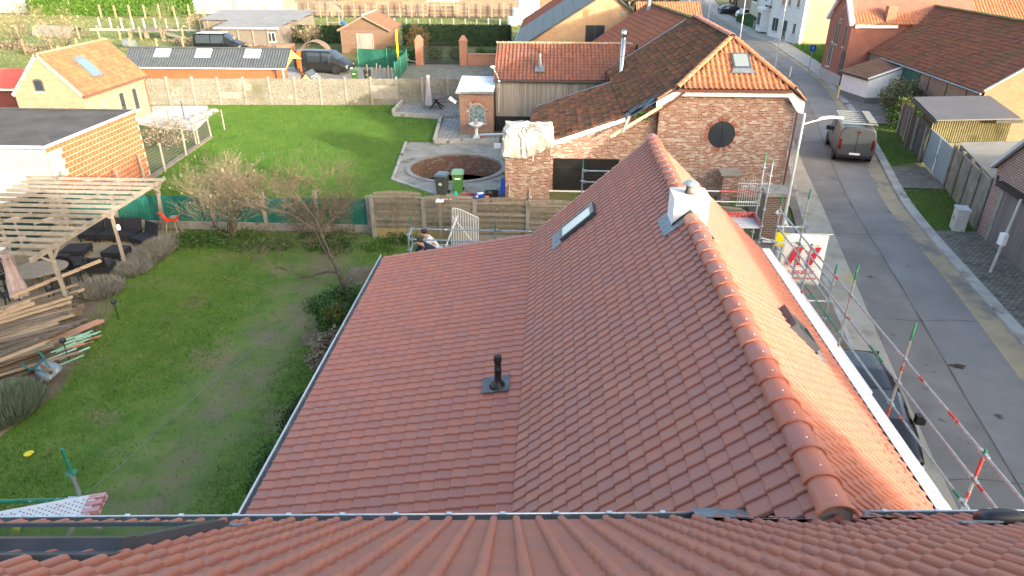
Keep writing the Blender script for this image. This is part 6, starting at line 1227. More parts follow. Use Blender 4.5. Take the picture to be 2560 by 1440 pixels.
# concrete slab wall across the garden
m_peb = mat('pebble dash plate', (.12,.115,.095), (.20,.19,.16), (.31,.295,.255), scale=9, rough=.95, bump=.5, bscale=40, tv=.12, detail=4, lo=.3, hi=.7, stains=[((.13,.13,.085), .5, .5, .2), ((.34,.32,.26), .9, .62, .08)])
cw = thing('concrete_wall', 'long pebble dashed concrete plate wall between garden and yard', 'wall', (-16, 50, 0)); x0, x1, nb_ = -31.5, -5.6, 14
wy = lambda x: 49.2+1.25*(x-x0)/(x1-x0)
for k in range(nb_):
    a, b = x0+(x1-x0)*k/nb_, x0+(x1-x0)*(k+1)/nb_
    for j in range(4): q = MB(); q.bar((a+.08, wy(a)+random.uniform(-.006,.006), .25+.47*j), (b-.08, wy(b), .25+.47*j), .06, .464, tv=random.random()); q.build('plate', m_peb if random.random() > .12 else m_conc, cw)
for k in range(nb_+1): a = x0+(x1-x0)*k/nb_; q = MB(); q.bx(a-.07, a+.07, wy(a)-.08, wy(a)+.08, 0, 2.03); q.build('post', m_conc, cw)
lp2 = thing('garden_lamp', 'black garden lamp post with two spotlights near the tan house', 'lamp', (-24.2, 44.3, 0)); q = MB(); q.tube((-24.6,44.9,0),(-24.6,44.9,1.25),.03); q.build('post', m_dark, lp2)
for s_ in (-1,1): q = MB(); q.box((-24.6+s_*.22,44.85,1.25),(.22,.2,.16)); q.build('spotlight', m_steel, lp2)
# stones along lawn edge
for k in range(7): q = MB(); t = k/6; q.lathe([(.0,0),(.32,.02),(.36,.12),(.2,.2),(.0,.21)], (-23.7+1.3*t*0-.1*k+.3*math.sin(k*3), 47.3-.85*k, .02), 7); tag(q.build('boulder', m_block), f'flat stone bordering the lawn beside the pale terrace, {["furthest","second","third","fourth","fifth","sixth","nearest"][k]} from the wall', 'stone')
# wire fence with wooden posts beside the garage
wfn = thing('wire_fence', 'wire fence on round wooden posts beside the hollow block garage', 'fence', (-20.2, 33, 0)); fp = [(-19.3,26.6),(-19.6,29.0),(-19.9,31.4),(-20.0,33.5),(-20.3,36.4),(-20.6,38.6),(-20.7,40.4)]
for p in fp: q = MB(); q.tube((*p,0),(p[0]+random.uniform(-.06,.06),p[1],1.55),.06,.055,8); q.build('post', m_perg, wfn)
for a, b in zip(fp, fp[1:]):
    for z in np.arange(.15,1.45,.16): q = MB(); q.tube((*a,z),(*b,z),.004,n=4,caps=False); q.build('wire', m_steel, wfn)
q = MB(); q.bar((-20.05,31,.05),(-20.75,40.4,.05),.3,.1); q.build('kick_board', m_oldwood, wfn)
bush('brown bare hedge plants behind the wire fence', -22.3, 38.5, (1.4,1.8,.8), 1600, .05, m_dry); 
nt = thing('net_cage', 'sagging grey garden net on low posts behind the wire fence', 'net', (-22.5, 40.5, 0)); q = MB(); q.sheet([[(-24.2+.5*i, 38.5+.55*j, 1.25-.45*math.sin(math.pi*i/7)*math.sin(math.pi*j/7)) for i in range(8)] for j in range(8)]); nm = mat('grey net', (.3,.3,.28), rough=.9); q.build('net', nm, nt).modifiers.new('w','WIREFRAME').thickness = .02
for x, y in ((-24.2,38.5),(-20.7,38.5),(-24.2,42.3),(-20.7,42.3)): q = MB(); q.tube((x,y,0),(x,y,1.3),.05); q.build('post', m_perg, nt)
# flat roofed garage with hollow block side wall
ga = thing('garage', 'flat roofed garage with orange hollow block side and white brick front', 'garage', (-24, 29, 0)); X0, X1, Y0, Y1, GH = -30.0, -20.1, 25.75, 32.4, 3.4
m_wb = brick('white painted brick', [(.42,.39,.33),(.48,.45,.385),(.45,.41,.345)], (.30,.27,.22), .2, .065, .01)
mb = MB(); mb.bx(X0, X1-.14, Y0, Y1, 0, GH-.05); mb.build('wall', m_wb, ga); mb = MB(); mb.bx(X1-.138, X1-.036, Y0, Y1, 0, GH-.06); mb.build('mortar_bed', mat('grey mortar', (.40,.35,.28), (.46,.41,.34), scale=6), ga)
m_blk = mat('hollow clay block', (.31,.085,.03), (.38,.115,.04), (.34,.12,.055), scale=5, rough=.85, tv=.75, bump=.3)
bw, bh = .265, .225; k = 0
for j in range(15):
    y = Y0+.02+(bw/2 if j % 2 else 0); z = .02+j*bh
    while y+bw < Y1+.01:
        if not (y < Y0+.75 and 1.9 < z < 3.0): q = MB(); q.bx(X1-.05, X1-.022+random.uniform(-.003,.003), y+.018, y+bw-.018, z+.018, z+bh-.018, random.random()); q.build('clay_block', m_blk, ga)
        y += bw
q = MB(); q.bx(X1-.06, X1-.03, Y0, Y0+.72, 1.95, 3.05); q.build('cement_patch', m_block, ga)
mb = MB(); mb.bx(X0, X1, Y0-.05, Y1+.05, GH-.05, GH); mb.build('roof_slab', mat('bitumen roof', (.045,.042,.04), (.075,.07,.066), (.10,.095,.088), scale=.8, rough=.85, detail=9), ga)
for a, b, w in (((X1-.02,Y0-.05),(X1-.02,Y1+.05),.1),((X0,Y0),(X1,Y0),.12),((X0,Y1),(X1,Y1),.1)): q = MB(); q.bar((*a,GH+.03),(*b,GH+.03),w,.09); q.build('roof_trim', m_white if w != .1 or a[0] == X1-.02 else m_dark, ga)
gd = MB(); gd.bx(-24.6,-21.3,Y0-.05,Y0-.01,0,2.3); g_ = gd.build('garage_door', m_white, ga)
for k in range(4): q = MB(); q.bx(-24.56,-21.34,Y0-.065,Y0-.051,.03+.565*k,.56+.565*k); q.build('door_panel', m_vwhite, g_)
bare_tree('thin bare sapling in front of the hollow block garage', -20.6*0-19.6, 27.6, 4.4, 31, .025, 4, .35, .4, (-.05,0), m_twigr, kids=2, trunk=.36, name='bare_tree')
# tan brick cottage with tiled roof, red roofed shed
co = thing('cottage', 'small tan brick cottage with orange brown tiled roof and skylight', 'cottage', (-30, 43.3, 0)); m_cb = brick('tan cottage brick', [(.26,.15,.08),(.33,.21,.12),(.29,.175,.095),(.36,.25,.155)], (.38,.33,.26), .21, .07, .012)
cx0, cx1, cy0, cy1, ce, cr_ = -32.05, -27.95, 40.0, 46.9, 2.6, 4.85; cm = (cx0+cx1)/2
mb = MB(); mb.ext([(cx0,cy0,0),(cx1,cy0,0),(cx1,cy0,ce),(cm,cy0,cr_-.1),(cx0,cy0,ce)], (0,cy1-cy0,0)); mb.build('wall', m_cb, co)
m_tile_cot = tilemat('cottage tiles', [(.28,.11,.055),(.23,.085,.045),(.33,.14,.065),(.19,.08,.05)], [((.36,.19,.09), 1.6, .6, .1), ((.12,.08,.05), 1.0, .52, .15)], .85, 6, patina=(.26,.13,.08), pf=.6)
dv = A(cm-(cx1+.2), 0, cr_-(ce-.1)); nn = np.linalg.norm(dv); roofplane(co, (cx1+.2, cy0-.1, ce-.1), (0,1,0), dv, 31, 12, .23, nn/12, m_tile_cot, singles=150); 
mb = MB(); mb.face([(cx0-.2,cy0-.1,ce-.1),(cm,cy0-.1,cr_),(cm,cy1+.1,cr_),(cx0-.2,cy1+.1,ce-.1)]); mb.face([(cx1+.2,cy0-.1,ce-.14),(cm,cy0-.1,cr_-.04),(cm,cy1+.1,cr_-.04),(cx1+.2,cy1+.1,ce-.14)]); mb.build('roof_deck', m_tile_cot, co)
ridge_run(co, (cm,cy0-.12,cr_), (cm,cy1+.2,cr_), .13, .35, MATS['lichen ridge']); mb = MB(); mb.tube((cx1+.26,cy0-.1,ce-.16),(cx1+.26,cy1+.1,ce-.16),.06,n=8); mb.pipe([(cx1+.26,cy1,ce-.2),(cx1+.05,cy1-.1,ce-.5),(cx1+.05,cy1-.1,0)],.04,8); mb.build('gutter', mat('copper brown', (.16,.08,.05), rough=.5), co)
mb = MB(); mb.bar((cx0-.1,cy0-.06,ce-.1),(cm,cy0-.06,cr_-.02),.04,.2); mb.bar((cx1+.1,cy0-.06,ce-.1),(cm,cy0-.06,cr_-.02),.04,.2); mb.build('verge_board', m_block, co)
win(co, (-30.7,cy0,2.75), (1,0), .62, .6, mat('slate frame', (.08,.09,.10), rough=.5), None, .14, True, 0, .08)
for k, y in enumerate((41.6,43.6,45.1)): win(co, (cx1, y, .55 if k else .05), (0,1), .55, 1.25 if k else 1.75, mat('grey joinery', (.2,.21,.21), rough=.5), None if k else MATS['grey joinery'], .22, bool(k), 0, .06)
vd = dv/nn; vn = np.cross(A(0,1,0), vd); O = A(cx1+.2, cy0-.1, ce-.1)
def cp(u, v, n): return tuple(O+A(0,1,0)*u+vd*v+vn*n)
q = MB(); q.ext([cp(2.3,.9,.04),cp(3.3,.9,.04),cp(3.3,2.5,.04),cp(2.3,2.5,.04)], tuple(vn*.1)); s1 = q.build('skylight', m_lead, co); q = MB(); q.ext([cp(2.42,1.05,.142),cp(3.18,1.05,.142),cp(3.18,2.2,.142),cp(2.42,2.2,.142)], tuple(vn*.006)); q.build('pane', mat('blue pane', (.12,.22,.34), rough=.03, spec=1), s1)
rs = thing('shed', 'dark shed with red corrugated roof at the left edge', 'shed', (-36, 45, 0)); mb = MB(); mb.bx(-42,-34.6,44.2,48,0,2.2); mb.build('wall', mat('dark red boards', (.12,.035,.03), (.17,.05,.04), scale=3, stretch=(1,1,8)), rs)
def corrugated(root, O, U, V, w, l, m, pitch=.18, amp=.03, name='roof_sheet'):
    O, U, V, N = frame(O, U, V); n = int(w/pitch*6); q = MB(); q.sheet([[tuple(O+U*(w*i/n)+V*t+N*amp*math.sin(2*math.pi*(w*i/n)/pitch)) for i in range(n+1)] for t in (0, l)]); return q.build(name, m, root)
corrugated(rs, (-42.3,43.9,2.15), (1,0,0), (0,3,.75), 7.7, 3.1, mat('red sheet', (.42,.07,.06), (.5,.10,.08), scale=2, rough=.5)); mb = MB(); mb.bx(-42.3,-34.5,43.85,43.95,2.0,2.12); mb.build('fascia', m_white, rs)
q = MB(); q.prism([(-40,38),(-33,38),(-33,44),(-40,44)], 0, .3); tag(q.build('lean_to_roof', m_conc), 'low concrete slab left of the tan cottage', 'slab')
# ------------------------------------------------------------------ yards and paddocks beyond the concrete wall
m_orw = mat('orange stained boards', (.23,.095,.042), (.29,.13,.06), scale=3, stretch=(1,1,6), rough=.7, tv=.5)
m_corr = mat('anthracite sheet', (.055,.068,.08), (.075,.09,.105), scale=2, rough=.45)
ms_ = thing('shed', 'long orange boarded shed with black corrugated roof and white rooflights', 'shed', (-26, 53.5, 0)); sx0, sx1, sy0, sy1, syr = -32.4, -19.75, 51.75, 55.4, 53.3
mb = MB(); mb.bx(sx0, sx1-1.3, sy0+.15, sy1-.15, 0, 2.2); mb.build('wall', m_orw, ms_)
for j in range(5):
    for i in range(6): q = MB(); a = sx0+(sx1-1.3-sx0)*i/6; b = sx0+(sx1-1.3-sx0)*(i+1)/6; q.bx(a+.01, b-.01, sy0+.12, sy0+.15, .3+.38*j, .67+.38*j, random.random()); q.build('board', m_orw, ms_)
v1 = A(0, syr-sy0, 3.45-2.3); L1 = np.linalg.norm(v1); corrugated(ms_, (sx0, sy0, 2.3), (1,0,0), v1, sx1-sx0, L1, m_corr, .21, .03); v2 = A(0, -(sy1-syr), 3.45-2.5); corrugated(ms_, (sx1, sy1, 2.5), (-1,0,0), v2, sx1-sx0, np.linalg.norm(v2), m_corr, .21, .03)
m_rl = mat('white rooflight sheet', (.78,.80,.82), rough=.35)
for x in (-30.2, -27.0, -23.2): corrugated(ms_, tuple(A(x, sy0, 2.3)+v1*.5+A(0,-.02,.03)), (1,0,0), v1, 1.25, L1*.46, m_rl, .21, .03, 'rooflight')
mb = MB(); mb.tube((sx0,syr,3.48),(sx1,syr,3.48),.08,n=6); mb.build('ridge_cap', m_corr, ms_); mb = MB(); mb.tube((sx0,sy0-.05,2.24),(sx1,sy0-.05,2.24),.05,n=8); mb.build('gutter', m_white, ms_)
mb = MB(); mb.ext([(sx1-.02,sy0,2.22),(sx1-.02,syr,3.4),(sx1-.02,sy1,2.42),(sx1-.02,syr,2.75)], (.05,0,0)); mb.build('gable_board', mat('fresh larch', (.55,.30,.11), (.65,.38,.16), scale=3, stretch=(1,6,1), rough=.7), ms_)
for x, y in ((sx1-.12,sy0+.1),(sx1-.12,sy1-.12)): q = MB(); q.bx(x-.07,x+.07,y-.07,y+.07,0,2.3); q.build('post', m_orw, ms_)
mb = MB(); mb.bx(sx1-.3,sx1-.2,sy0+.02,sy0+.1,0,2.2); mb.build('downpipe', m_white, ms_)
mb = MB(); mb.bx(sx1-1.3,sx1-1.25,sy0+.2,sy1-.2,0,2.3); mb.build('side_wall', m_orw, ms_)
dg = thing('dog_kennel', 'small yellow timber kennel with pitched roof behind the wall', 'kennel', (-18.6, 53.2, 0)); m_yw = mat('yellow pine', (.52,.34,.13), (.6,.42,.18), scale=4, rough=.7)
mb = MB(); mb.ext([(-19.2,52.6,0),(-18.0,52.6,0),(-18.0,52.6,1.1),(-18.6,52.6,1.75),(-19.2,52.6,1.1)], (0,1.5,0)); mb.build('house', m_yw, dg)
for s_ in (-1,1): q = MB(); q.ext([(-18.6,52.5,1.83),(-18.6+s_*.85,52.5,.98),(-18.6+s_*.85,54.2,.98),(-18.6,54.2,1.83)], (0,0,.05)); q.build('roof_board', m_corr, dg)
for k in range(4): q = MB(); q.bar((-18.2+.12*k,52.55,1.52-.12*k),(-18.2+.12*k,54.1,1.52-.12*k),.04,.03); q.build('roof_batten', m_white, dg)
# green screen fence in the yard
yf = thing('screen_fence', 'green mesh yard fence with leaning posts beside the black van', 'fence', (-14, 61, 0)); yp = [(-18.3,66.6),(-15.4,66.0),(-13.4,65.4),(-13.2,61.5),(-13.0,58.2)]
for a, b in zip(yp, yp[1:]): q = MB(); q.sheet([[(a[0]+(b[0]-a[0])*t, a[1]+(b[1]-a[1])*t+.04*math.sin(t*9), z) for t in np.linspace(.02,.98,9)] for z in (.1,.9,1.7)]); q.build('screen', mat('green yard mesh', (.01,.09,.06), (.02,.13,.09), scale=3, rough=.8), yf)
for p in yp: q = MB(); q.tube((*p,0),(*p,1.85),.05,n=8); q.build('post', m_green, yf)
for k in range(7): q = MB(); x = -15.3+.35*k; q.tube((x,58.2+.3*math.sin(k),0),(x+random.uniform(-.1,.1),58.2+.3*math.sin(k),1.4+random.uniform(-.2,.3)),.05,n=6); tag(q.build('stake', m_oldwood), f'wooden stake at the mesh fence end, {["first","second","third","fourth","fifth","sixth","seventh"][k]} from the bins', 'stake')
spiky('brown stone and twig heap at the end of the mesh fence', -12.9, 57.6, .6, .4, .5, 500, m_dry, name='twig_heap')
q = MB(); q.bx(-14.2,-14.05,65.0,65.15,0,3.6); tag(q.build('marker_post', mat('yellow post', (.8,.62,.02), rough=.5)), 'tall yellow marker post beside the timber shed', 'post')
# gabled timber shed
tsd = thing('shed', 'brown timber shed with red tiled gable roof facing the yard', 'shed', (-19.6, 77, 0)); tx0, tx1, ty0, ty1 = -22.4, -17.2, 75.6, 81; tm = (tx0+tx1)/2; m_bw = mat('brown boards', (.13,.08,.055), (.21,.14,.10), scale=3, stretch=(1,1,7), rough=.85, tv=.4)
mb = MB(); mb.ext([(tx0,ty0,0),(tx1,ty0,0),(tx1,ty0,2.5),(tm,ty0,3.75),(tx0,ty0,2.5)], (0,ty1-ty0,0)); mb.build('wall', m_bw, tsd)
for j in range(9): z = .12+.28*j; q = MB(); w = 1 if z < 2.4 else 1-(z-2.4)/1.4; q.bx(tm-(tx1-tx0)/2*w, tm+(tx1-tx0)/2*w, ty0-.03, ty0-.002, z, z+.26, random.random()); q.build('board', m_bw, tsd)
for s_ in (-1,1): dv = A(-s_*2.85,0,1.42); O = (tm+s_*2.85, ty0-.3 if s_ > 0 else ty1+.1, 2.36); roofplane(tsd, O, (0,s_,0), dv, 22, 10, .26, np.linalg.norm(dv)/10, m_tile_mossred); q = MB(); q.face([(tm+s_*2.85,ty0-.3,2.33),(tm,ty0-.3,3.75),(tm,ty1+.1,3.75),(tm+s_*2.85,ty1+.1,2.33)]); q.build('roof_deck', m_tile_mossred, tsd); q = MB(); q.bar((tm+s_*2.85,ty0-.3,2.28),(tm,ty0-.3,3.7),.05,.16); q.build('verge_board', m_oldwood, tsd)
q = MB(); q.tube((tm,ty0-.32,3.82),(tm,ty1,3.82),.1,n=8); q.build('ridge', m_block, tsd); mb = MB(); mb.bx(tm-.95,tm+.9,ty0-.06,ty0-.031,0,2.0); d_ = mb.build('door', mat('grey door', (.30,.27,.22), (.38,.35,.30), scale=3, stretch=(6,1,1)), tsd)
for k in range(8): q = MB(); q.bx(tm-.93+.23*k,tm-.73+.23*k,ty0-.075,ty0-.061,.05,1.96,random.random()); q.build('door_board', m_clad, d_)
# brick gateway with iron gates and low wall
m_rb = brick('gate brick', [(.30,.11,.07),(.38,.15,.09),(.34,.13,.085)], (.33,.26,.2), .2, .065, .01)
for k, (x, lab) in enumerate(((-12.7,'left brick gate pillar beside the green hedge'),(-8.45,'right brick gate pillar at the low brick wall'))):
    t = thing('gate_pillar', lab, 'pillar', (x,68.3,0), 'gate pillars'); q = MB(); q.bx(x-.36,x+.36,68.0,68.6,0,2.25); q.build('shaft', m_rb, t); q = MB(); q.add([(x-.42,67.94,2.25),(x+.42,67.94,2.25),(x+.42,68.66,2.25),(x-.42,68.66,2.25),(x-.12,68.2,2.75),(x+.12,68.2,2.75),(x+.12,68.4,2.75),(x-.12,68.4,2.75)], BF); q.build('cap', tilemat('brick cap', [(.33,.14,.09),(.38,.18,.11)], nscale=6), t)
ig = thing('iron_gate', 'pair of black wrought iron gates between the brick pillars', 'gate', (-10.6,68.3,0))
for k in range(31):
    u = k/30; x = -12.25+3.35*u; hh = 1.55+.55*math.sin(math.pi*u); q = MB(); q.tube((x,68.3,.08),(x,68.3,hh),.022 if k != 15 else .04,n=5); q.build('bar', m_black, ig); q = MB(); q.lathe([(.0,0),(.03,.02),(.0,.12)], (x,68.3,hh), 5); q.build('spike', m_black, ig)
for f_ in (lambda u: .12, lambda u: .7, lambda u: 1.4+.5*math.sin(math.pi*u)): q = MB(); q.pipe([(-12.25+3.35*u,68.3,f_(u)) for u in np.linspace(0,1,13)], .018, 5); q.build('rail', m_black, ig)
lw = thing('garden_wall', 'low brick garden wall right of the iron gates', 'wall', (-6.5,68.4,0)); q = MB(); q.bx(-8.05,-3.2,68.1,68.45,0,.95); q.build('wall', m_rb, lw); q = MB(); q.bx(-8.05,-3.2,68.05,68.5,.95,1.1); q.build('coping', MATS['brick cap'], lw)
def hedge(label, x0, x1, y0, y1, h, n, size, m, rz=0, name='hedge'):
    t = thing(name, label, 'hedge', ((x0+x1)/2,(y0+y1)/2,0)); q = MB(); q.bx(x0+.12,x1-.12,y0+.12,y1-.12,0,h-.1); q.build('core', m, t); q = MB(); leaves(q, ((x0+x1)/2,(y0+y1)/2,h/2), ((x1-x0)/2,(y1-y0)/2,h/2), n, size, box=True); q.build('foliage', m, t, uv=False)
hedge('tall dark clipped conifer hedge behind the iron gates', -16.9, -4.8, 81.5, 83, 2.2, 9000, .09, m_hedgeD); hedge('short dark conifer hedge left of the timber shed', -30, -22.8, 83, 84.2, 1.9, 4500, .09, m_hedgeD)
hedge('clipped green box hedge left of the gate pillar', -16.6, -13.5, 69.5, 72.5, 1.25, 3000, .06, m_box); hedge('clipped low box hedge behind the low brick wall', -7.4, -4.6, 73, 74.2, .7, 1800, .06, m_box)
for k, (x, y, r_) in enumerate(((-11.6,70.2,.75),(-9.5,70.3,.7),(-7.2,72.2,.6),(-4.3,72.0,.6))): bush(['round clipped box ball behind the left gate leaf','round clipped box ball behind the right gate leaf','round box ball just behind the low wall','round box ball near the tan house'][k], x, y, (r_,r_,r_), 1400, .045, m_box, r_, False, 'clipped box balls', 'topiary_ball')
bush('reddish brown bare bush behind the box hedge', -14.2, 76, (1.3,1.2,1.3), 2200, .05, lm('russet leaves', (.12,.07,.03), (.2,.11,.05), (.1,.12,.04)), 1.5)
tr = thing('trailer', 'small silver boat trailer parked beside the box hedge', 'trailer', (-14.6,67.8,0)); q = MB(); q.bx(-15.9,-13.8,67.3,68.4,.45,.6); q.build('bed', m_steel, tr); q = MB(); q.bar((-13.8,67.85,.5),(-12.9,67.6,.4),.08,.08); q.build('drawbar', m_steel, tr)
for y in (67.25,68.45): q = MB(); q.lathe([(.0,-.08),(.26,-.08),(.26,.08),(.0,.08)], (-15.2,y,.26), 14, 'Y'); q.build('wheel', m_rubber, tr)
q = MB(); q.pipe([(-13.9,67.4,.6),(-13.6,67.4,1.1)],.02,5); q.build('winch_post', m_steel, tr)
q = MB(); q.lathe([(.0,.5),(.02,.5),(.5,.0),(.0,.0)], (-5.2,69.3,0), 4); tag(q.build('garden_lantern', m_zinc), 'grey pyramid shaped lantern behind the low brick wall', 'lantern')
# tunnels, heaps, big grey sheds
def tunnel(label, x, y, r_, L, rz, m):
    t = thing('garden_tunnel', label, 'tunnel', (x,y,0), 'arched garden tunnels'); q = MB(); q.sheet([[(r_*math.cos(a), v, r_*math.sin(a)) for a in np.linspace(0, math.pi, 17)] for v in (-L/2, L/2)]); xform(q, (x,y,0), rz).build('cover', m, t)
    for v in (-L/2, 0, L/2): q = MB(); q.pipe([(r_*1.01*math.cos(a), v, r_*1.01*math.sin(a)) for a in np.linspace(0, math.pi, 13)], .03, 5); xform(q, (x,y,0), rz).build('hoop', m_oldwood, t)
tunnel('brown arched tunnel behind the black van', -24.6, 73.5, 1.5, 1.4, 0, mat('rusty sheet', (.14,.09,.07), (.22,.15,.12), scale=3)); tunnel('grey arched tunnel behind the tan cottage', -43, 62, 1.5, 1.6, R(15), mat('grey sheet', (.28,.27,.25), (.38,.37,.35), scale=2)); tunnel('long low hoop tunnel in the left paddock', -62, 88, 1.2, 7, R(70), mat('grey sheet dim', (.25,.25,.22), (.33,.33,.3), scale=2)); tunnel('white pale hoop tunnel at the far left', -74, 74, 1.7, 3, R(20), m_white)
bs = thing('shed', 'wide grey boarded shed with flat metal roof behind the camper van', 'shed', (-37, 88, 0)); m_gb = mat('grey brown boards', (.13,.115,.10), (.20,.18,.16), scale=2, stretch=(6,1,1), rough=.9); mb = MB(); mb.bx(-42,-30.5,85.5,92,0,2.3); mb.build('wall', m_gb, bs); corrugated(bs, (-42.4,85.2,2.3), (1,0,0), (0,7,.55), 12.2, 7.1, mat('weathered metal', (.13,.14,.155), (.19,.2,.21), scale=.7, rough=.5), .25, .03)
for k in range(6): q = MB(); q.bx(-41.5+2*k,-41.35+2*k,85.42,85.5,0,2.3); q.build('post', m_oldwood, bs)
b2 = thing('shed', 'lower grey shed with pale front eave beside the rubble heap', 'shed', (-33.5, 81, 0)); mb = MB(); mb.bx(-37.5,-30.6,79.5,84,0,2.1); mb.build('wall', m_gb, b2); corrugated(b2, (-37.8,79.2,2.12), (1,0,0), (0,5,.4), 7.4, 5, MATS['weathered metal'], .25, .03); mb = MB(); mb.bx(-37.8,-30.4,79.1,79.25,1.95,2.15); mb.build('fascia', m_block, b2); win(b2, (-31.9,79.5,.6), (1,0), .9, 1.0)
for k in range(4): q = MB(); q.bx(-37+1.7*k,-36.85+1.7*k,79.4,79.49,0,1.95); q.build('post', m_perg, b2)
for k in range(2): t = thing('water_tank', ['left white plastic tank in a wire cage beside the grey shed','right white plastic tank in a wire cage beside the grey shed'][k], 'tank', (-39.6+1.1*k,80,0), 'caged water tanks'); q = MB(); q.bx(-40.1+1.1*k,-39.1+1.1*k,79.5,80.5,.15,1.15); q.build('tank', m_white, t); q = MB(); q.bx(-40.15+1.1*k,-39.05+1.1*k,79.45,80.55,0,.14); q.build('pallet', m_oldwood, t)
for k, (x, y, rr_, lab) in enumerate(((-31.0,75.5,(1.6,1.0,.55),'low brown leaf and rubble heap beside the grey shed'),(-34.2,76,(1.3,.9,.45),'long orange leaf heap behind the camper van'))): bush(lab, x, y, rr_, 1500, .08, m_yel if k else lm('leaf litter', (.16,.09,.05), (.25,.14,.08), (.12,.10,.06)), .2, False, None, 'leaf_heap')
q = MB(); q.box((-28.4,75.4,.45),(1.6,1.1,.9),R(5)); tag(q.build('brick_stack', m_rb), 'square stack of bricks behind the black van', 'stack')
q = MB(); q.lathe([(.0,-.6),(.42,-.6),(.45,0),(.42,.6),(.0,.6)], (-47.5,78.5,.42), 16, 'X'); tag(q.build('barrel', m_zinc), 'grey blue barrel lying in the grass behind the corrugated shed', 'barrel')
# post and wire fences: every post is a part
def posts(label, a, b, n, h, m, w=.09, wires=3, group=None):
    t = thing('post_fence', label, 'fence', (*a,0), group); a_, b_ = Vector((*a,0)), Vector((*b,0))
    for k in range(n+1): p = a_.lerp(b_, k/n); q = MB(); q.bx(p.x-w/2,p.x+w/2,p.y-w/2,p.y+w/2,0,h*random.uniform(.94,1.05)); q.build('post', m, t)
    for j in range(wires): z = h*(.3+.3*j); q = MB(); q.tube((*a,z),(*b,z),.006,n=3,caps=False); q.build('wire', m_steel, t)
m_wp = mat('white concrete post', (.52,.50,.45), (.62,.6,.56), scale=3, rough=.9); m_tp = mat('tan post', (.24,.185,.12), (.32,.26,.18), scale=3, rough=.9)
posts('white concrete post fence crossing the left paddock', (-61,95), (-36,94.5), 16, 1.5, m_wp, .14); posts('white concrete post fence behind the dark hedge', (-24,95.5), (-7,97.5), 11, 1.5, m_wp, .12); posts('tan timber post fence in front of the bright hedge', (-70,110), (-41,108.5), 12, 2.0, m_tp, .2)
posts('tan timber post fence nearest the tan cottage', (-58,72), (-34,75.5), 9, 1.6, m_tp, .16); posts('tan timber post fence behind the low kennels', (-66,86), (-44,84), 8, 1.6, m_tp, .16); posts('tan timber post fence running along the ploughed field', (-40,113.2), (-4,113.8), 20, 2.2, m_tp, .16, 0)
kb = MB(); kb.bar((-62,94.2,.12),(-36,93.6,.12),.3,.2); tag(kb.build('kerb_beam', m_wp), 'long white concrete kerb under the paddock fence', 'beam')
lf = thing('board_fence', 'long weathered horizontal board fence along the far field', 'fence', (-20,115,0))
for k in range(18):
    for j in range(4): a = -40+2.05*k; q = MB(); q.bx(a+.04,a+2.0,114.4,114.46,.1+.55*j,.58+.55*j,random.random()); q.build('board', mat('pinkish old boards', (.13,.095,.075), (.20,.15,.12), (.26,.21,.165), scale=1.5, rough=.9, tv=.7), lf)
hedge('long bright green hedge along the top left', -84, -58, 113.5, 115.5, 2.6, 12000, .2, m_hedgeL)
gh = thing('greenhouse', 'pale polytunnel cover behind the bright green hedge', 'greenhouse', (-70,121,0)); q = MB(); q.sheet([[(x, 121+3.2*math.cos(a), 3.6*math.sin(a)) for a in np.linspace(0,math.pi,13)] for x in (-110,-44)]); q.build('cover', mat('pale film', (.26,.31,.27), (.33,.38,.34), scale=.5, rough=.4), gh); q = MB(); q.tube((-52,117.7,0),(-52,117.7,3),.06); q.build('post', m_dark, gh)
kn = thing('kennel_row', 'low plank animal shelter with ramp in the paddock', 'shelter', (-50,87,0)); q = MB(); q.bx(-52,-47.5,86,88.5,.8,.95); q.build('roof_board', m_oldwood, kn)
for x in (-51.8,-49.8,-47.7): q = MB(); q.bx(x-.25,x+.25,86.2,86.4,0,.85); q.build('leg_board', m_tp, kn)
q = MB(); q.ext([(-47.4,86,.6),(-47.4,87,.6),(-45.4,86.6,.05),(-45.4,85.6,.05)], (0,0,.08)); q.build('ramp', m_perg, kn)
ph = thing('playhouse', 'wooden play tower with small roof and blue slide', 'play tower', (-28.3,94,0))
for x in (-29.2,-27.6):
    for y in (93.3,94.7): q = MB(); q.bx(x-.06,x+.06,y-.06,y+.06,0,2.6); q.build('post', m_perg, ph)
q = MB(); q.bx(-29.3,-27.5,93.2,94.8,1.2,1.3); q.build('deck', m_perg, ph); q = MB(); q.ext([(-29.4,93.1,2.5),(-27.4,93.1,2.5),(-28.4,93.1,3.3)], (0,1.8,0)); q.build('roof', m_oldwood, ph); q = MB(); q.pipe([(-27.4,93.6,1.3),(-26.8,93.4,.9),(-26.0,93.1,.35),(-25.4,92.9,.25)],.25,8); q.build('slide', mat('blue slide', (.02,.13,.5), rough=.35), ph)
for j, rows in enumerate((4,3,2)):
    for k in range(rows):
        q = MB(); q.lathe([(.0,0),(.7,.0),(.78,.1),(.8,.6),(.78,1.1),(.7,1.2),(.0,1.2)], (-5.6+1.5*k+.7*j,103,1.15*j), 14); tag(q.build('wrapped_bale', mat('white wrap', (.6,.65,.63), (.72,.76,.74), scale=3, rough=.4, bump=.4)), f'white wrapped bale, {["first","second","third","fourth"][k]} from left in {["bottom","middle","top"][j]} row of the heap', 'bale', 'heap of wrapped bales')
hb = thing('hut', 'small cream hut with flat roof beyond the ploughed field', 'hut', (-18,121,0)); q = MB(); q.bx(-20.5,-15.5,119,122,0,2.6); q.build('wall', mat('cream hut', (.50,.40,.27), rough=.8), hb); q = MB(); q.bx(-21,-15,118.7,122.4,2.6,2.8); q.build('roof', m_redp, hb); q = MB(); q.ext([(-24,119.2,.2),(-21,119.2,.2),(-21,119.2,1.6),(-24,119.2,.9)], (0,2,0)); q.build('lean_to', m_zinc, hb)
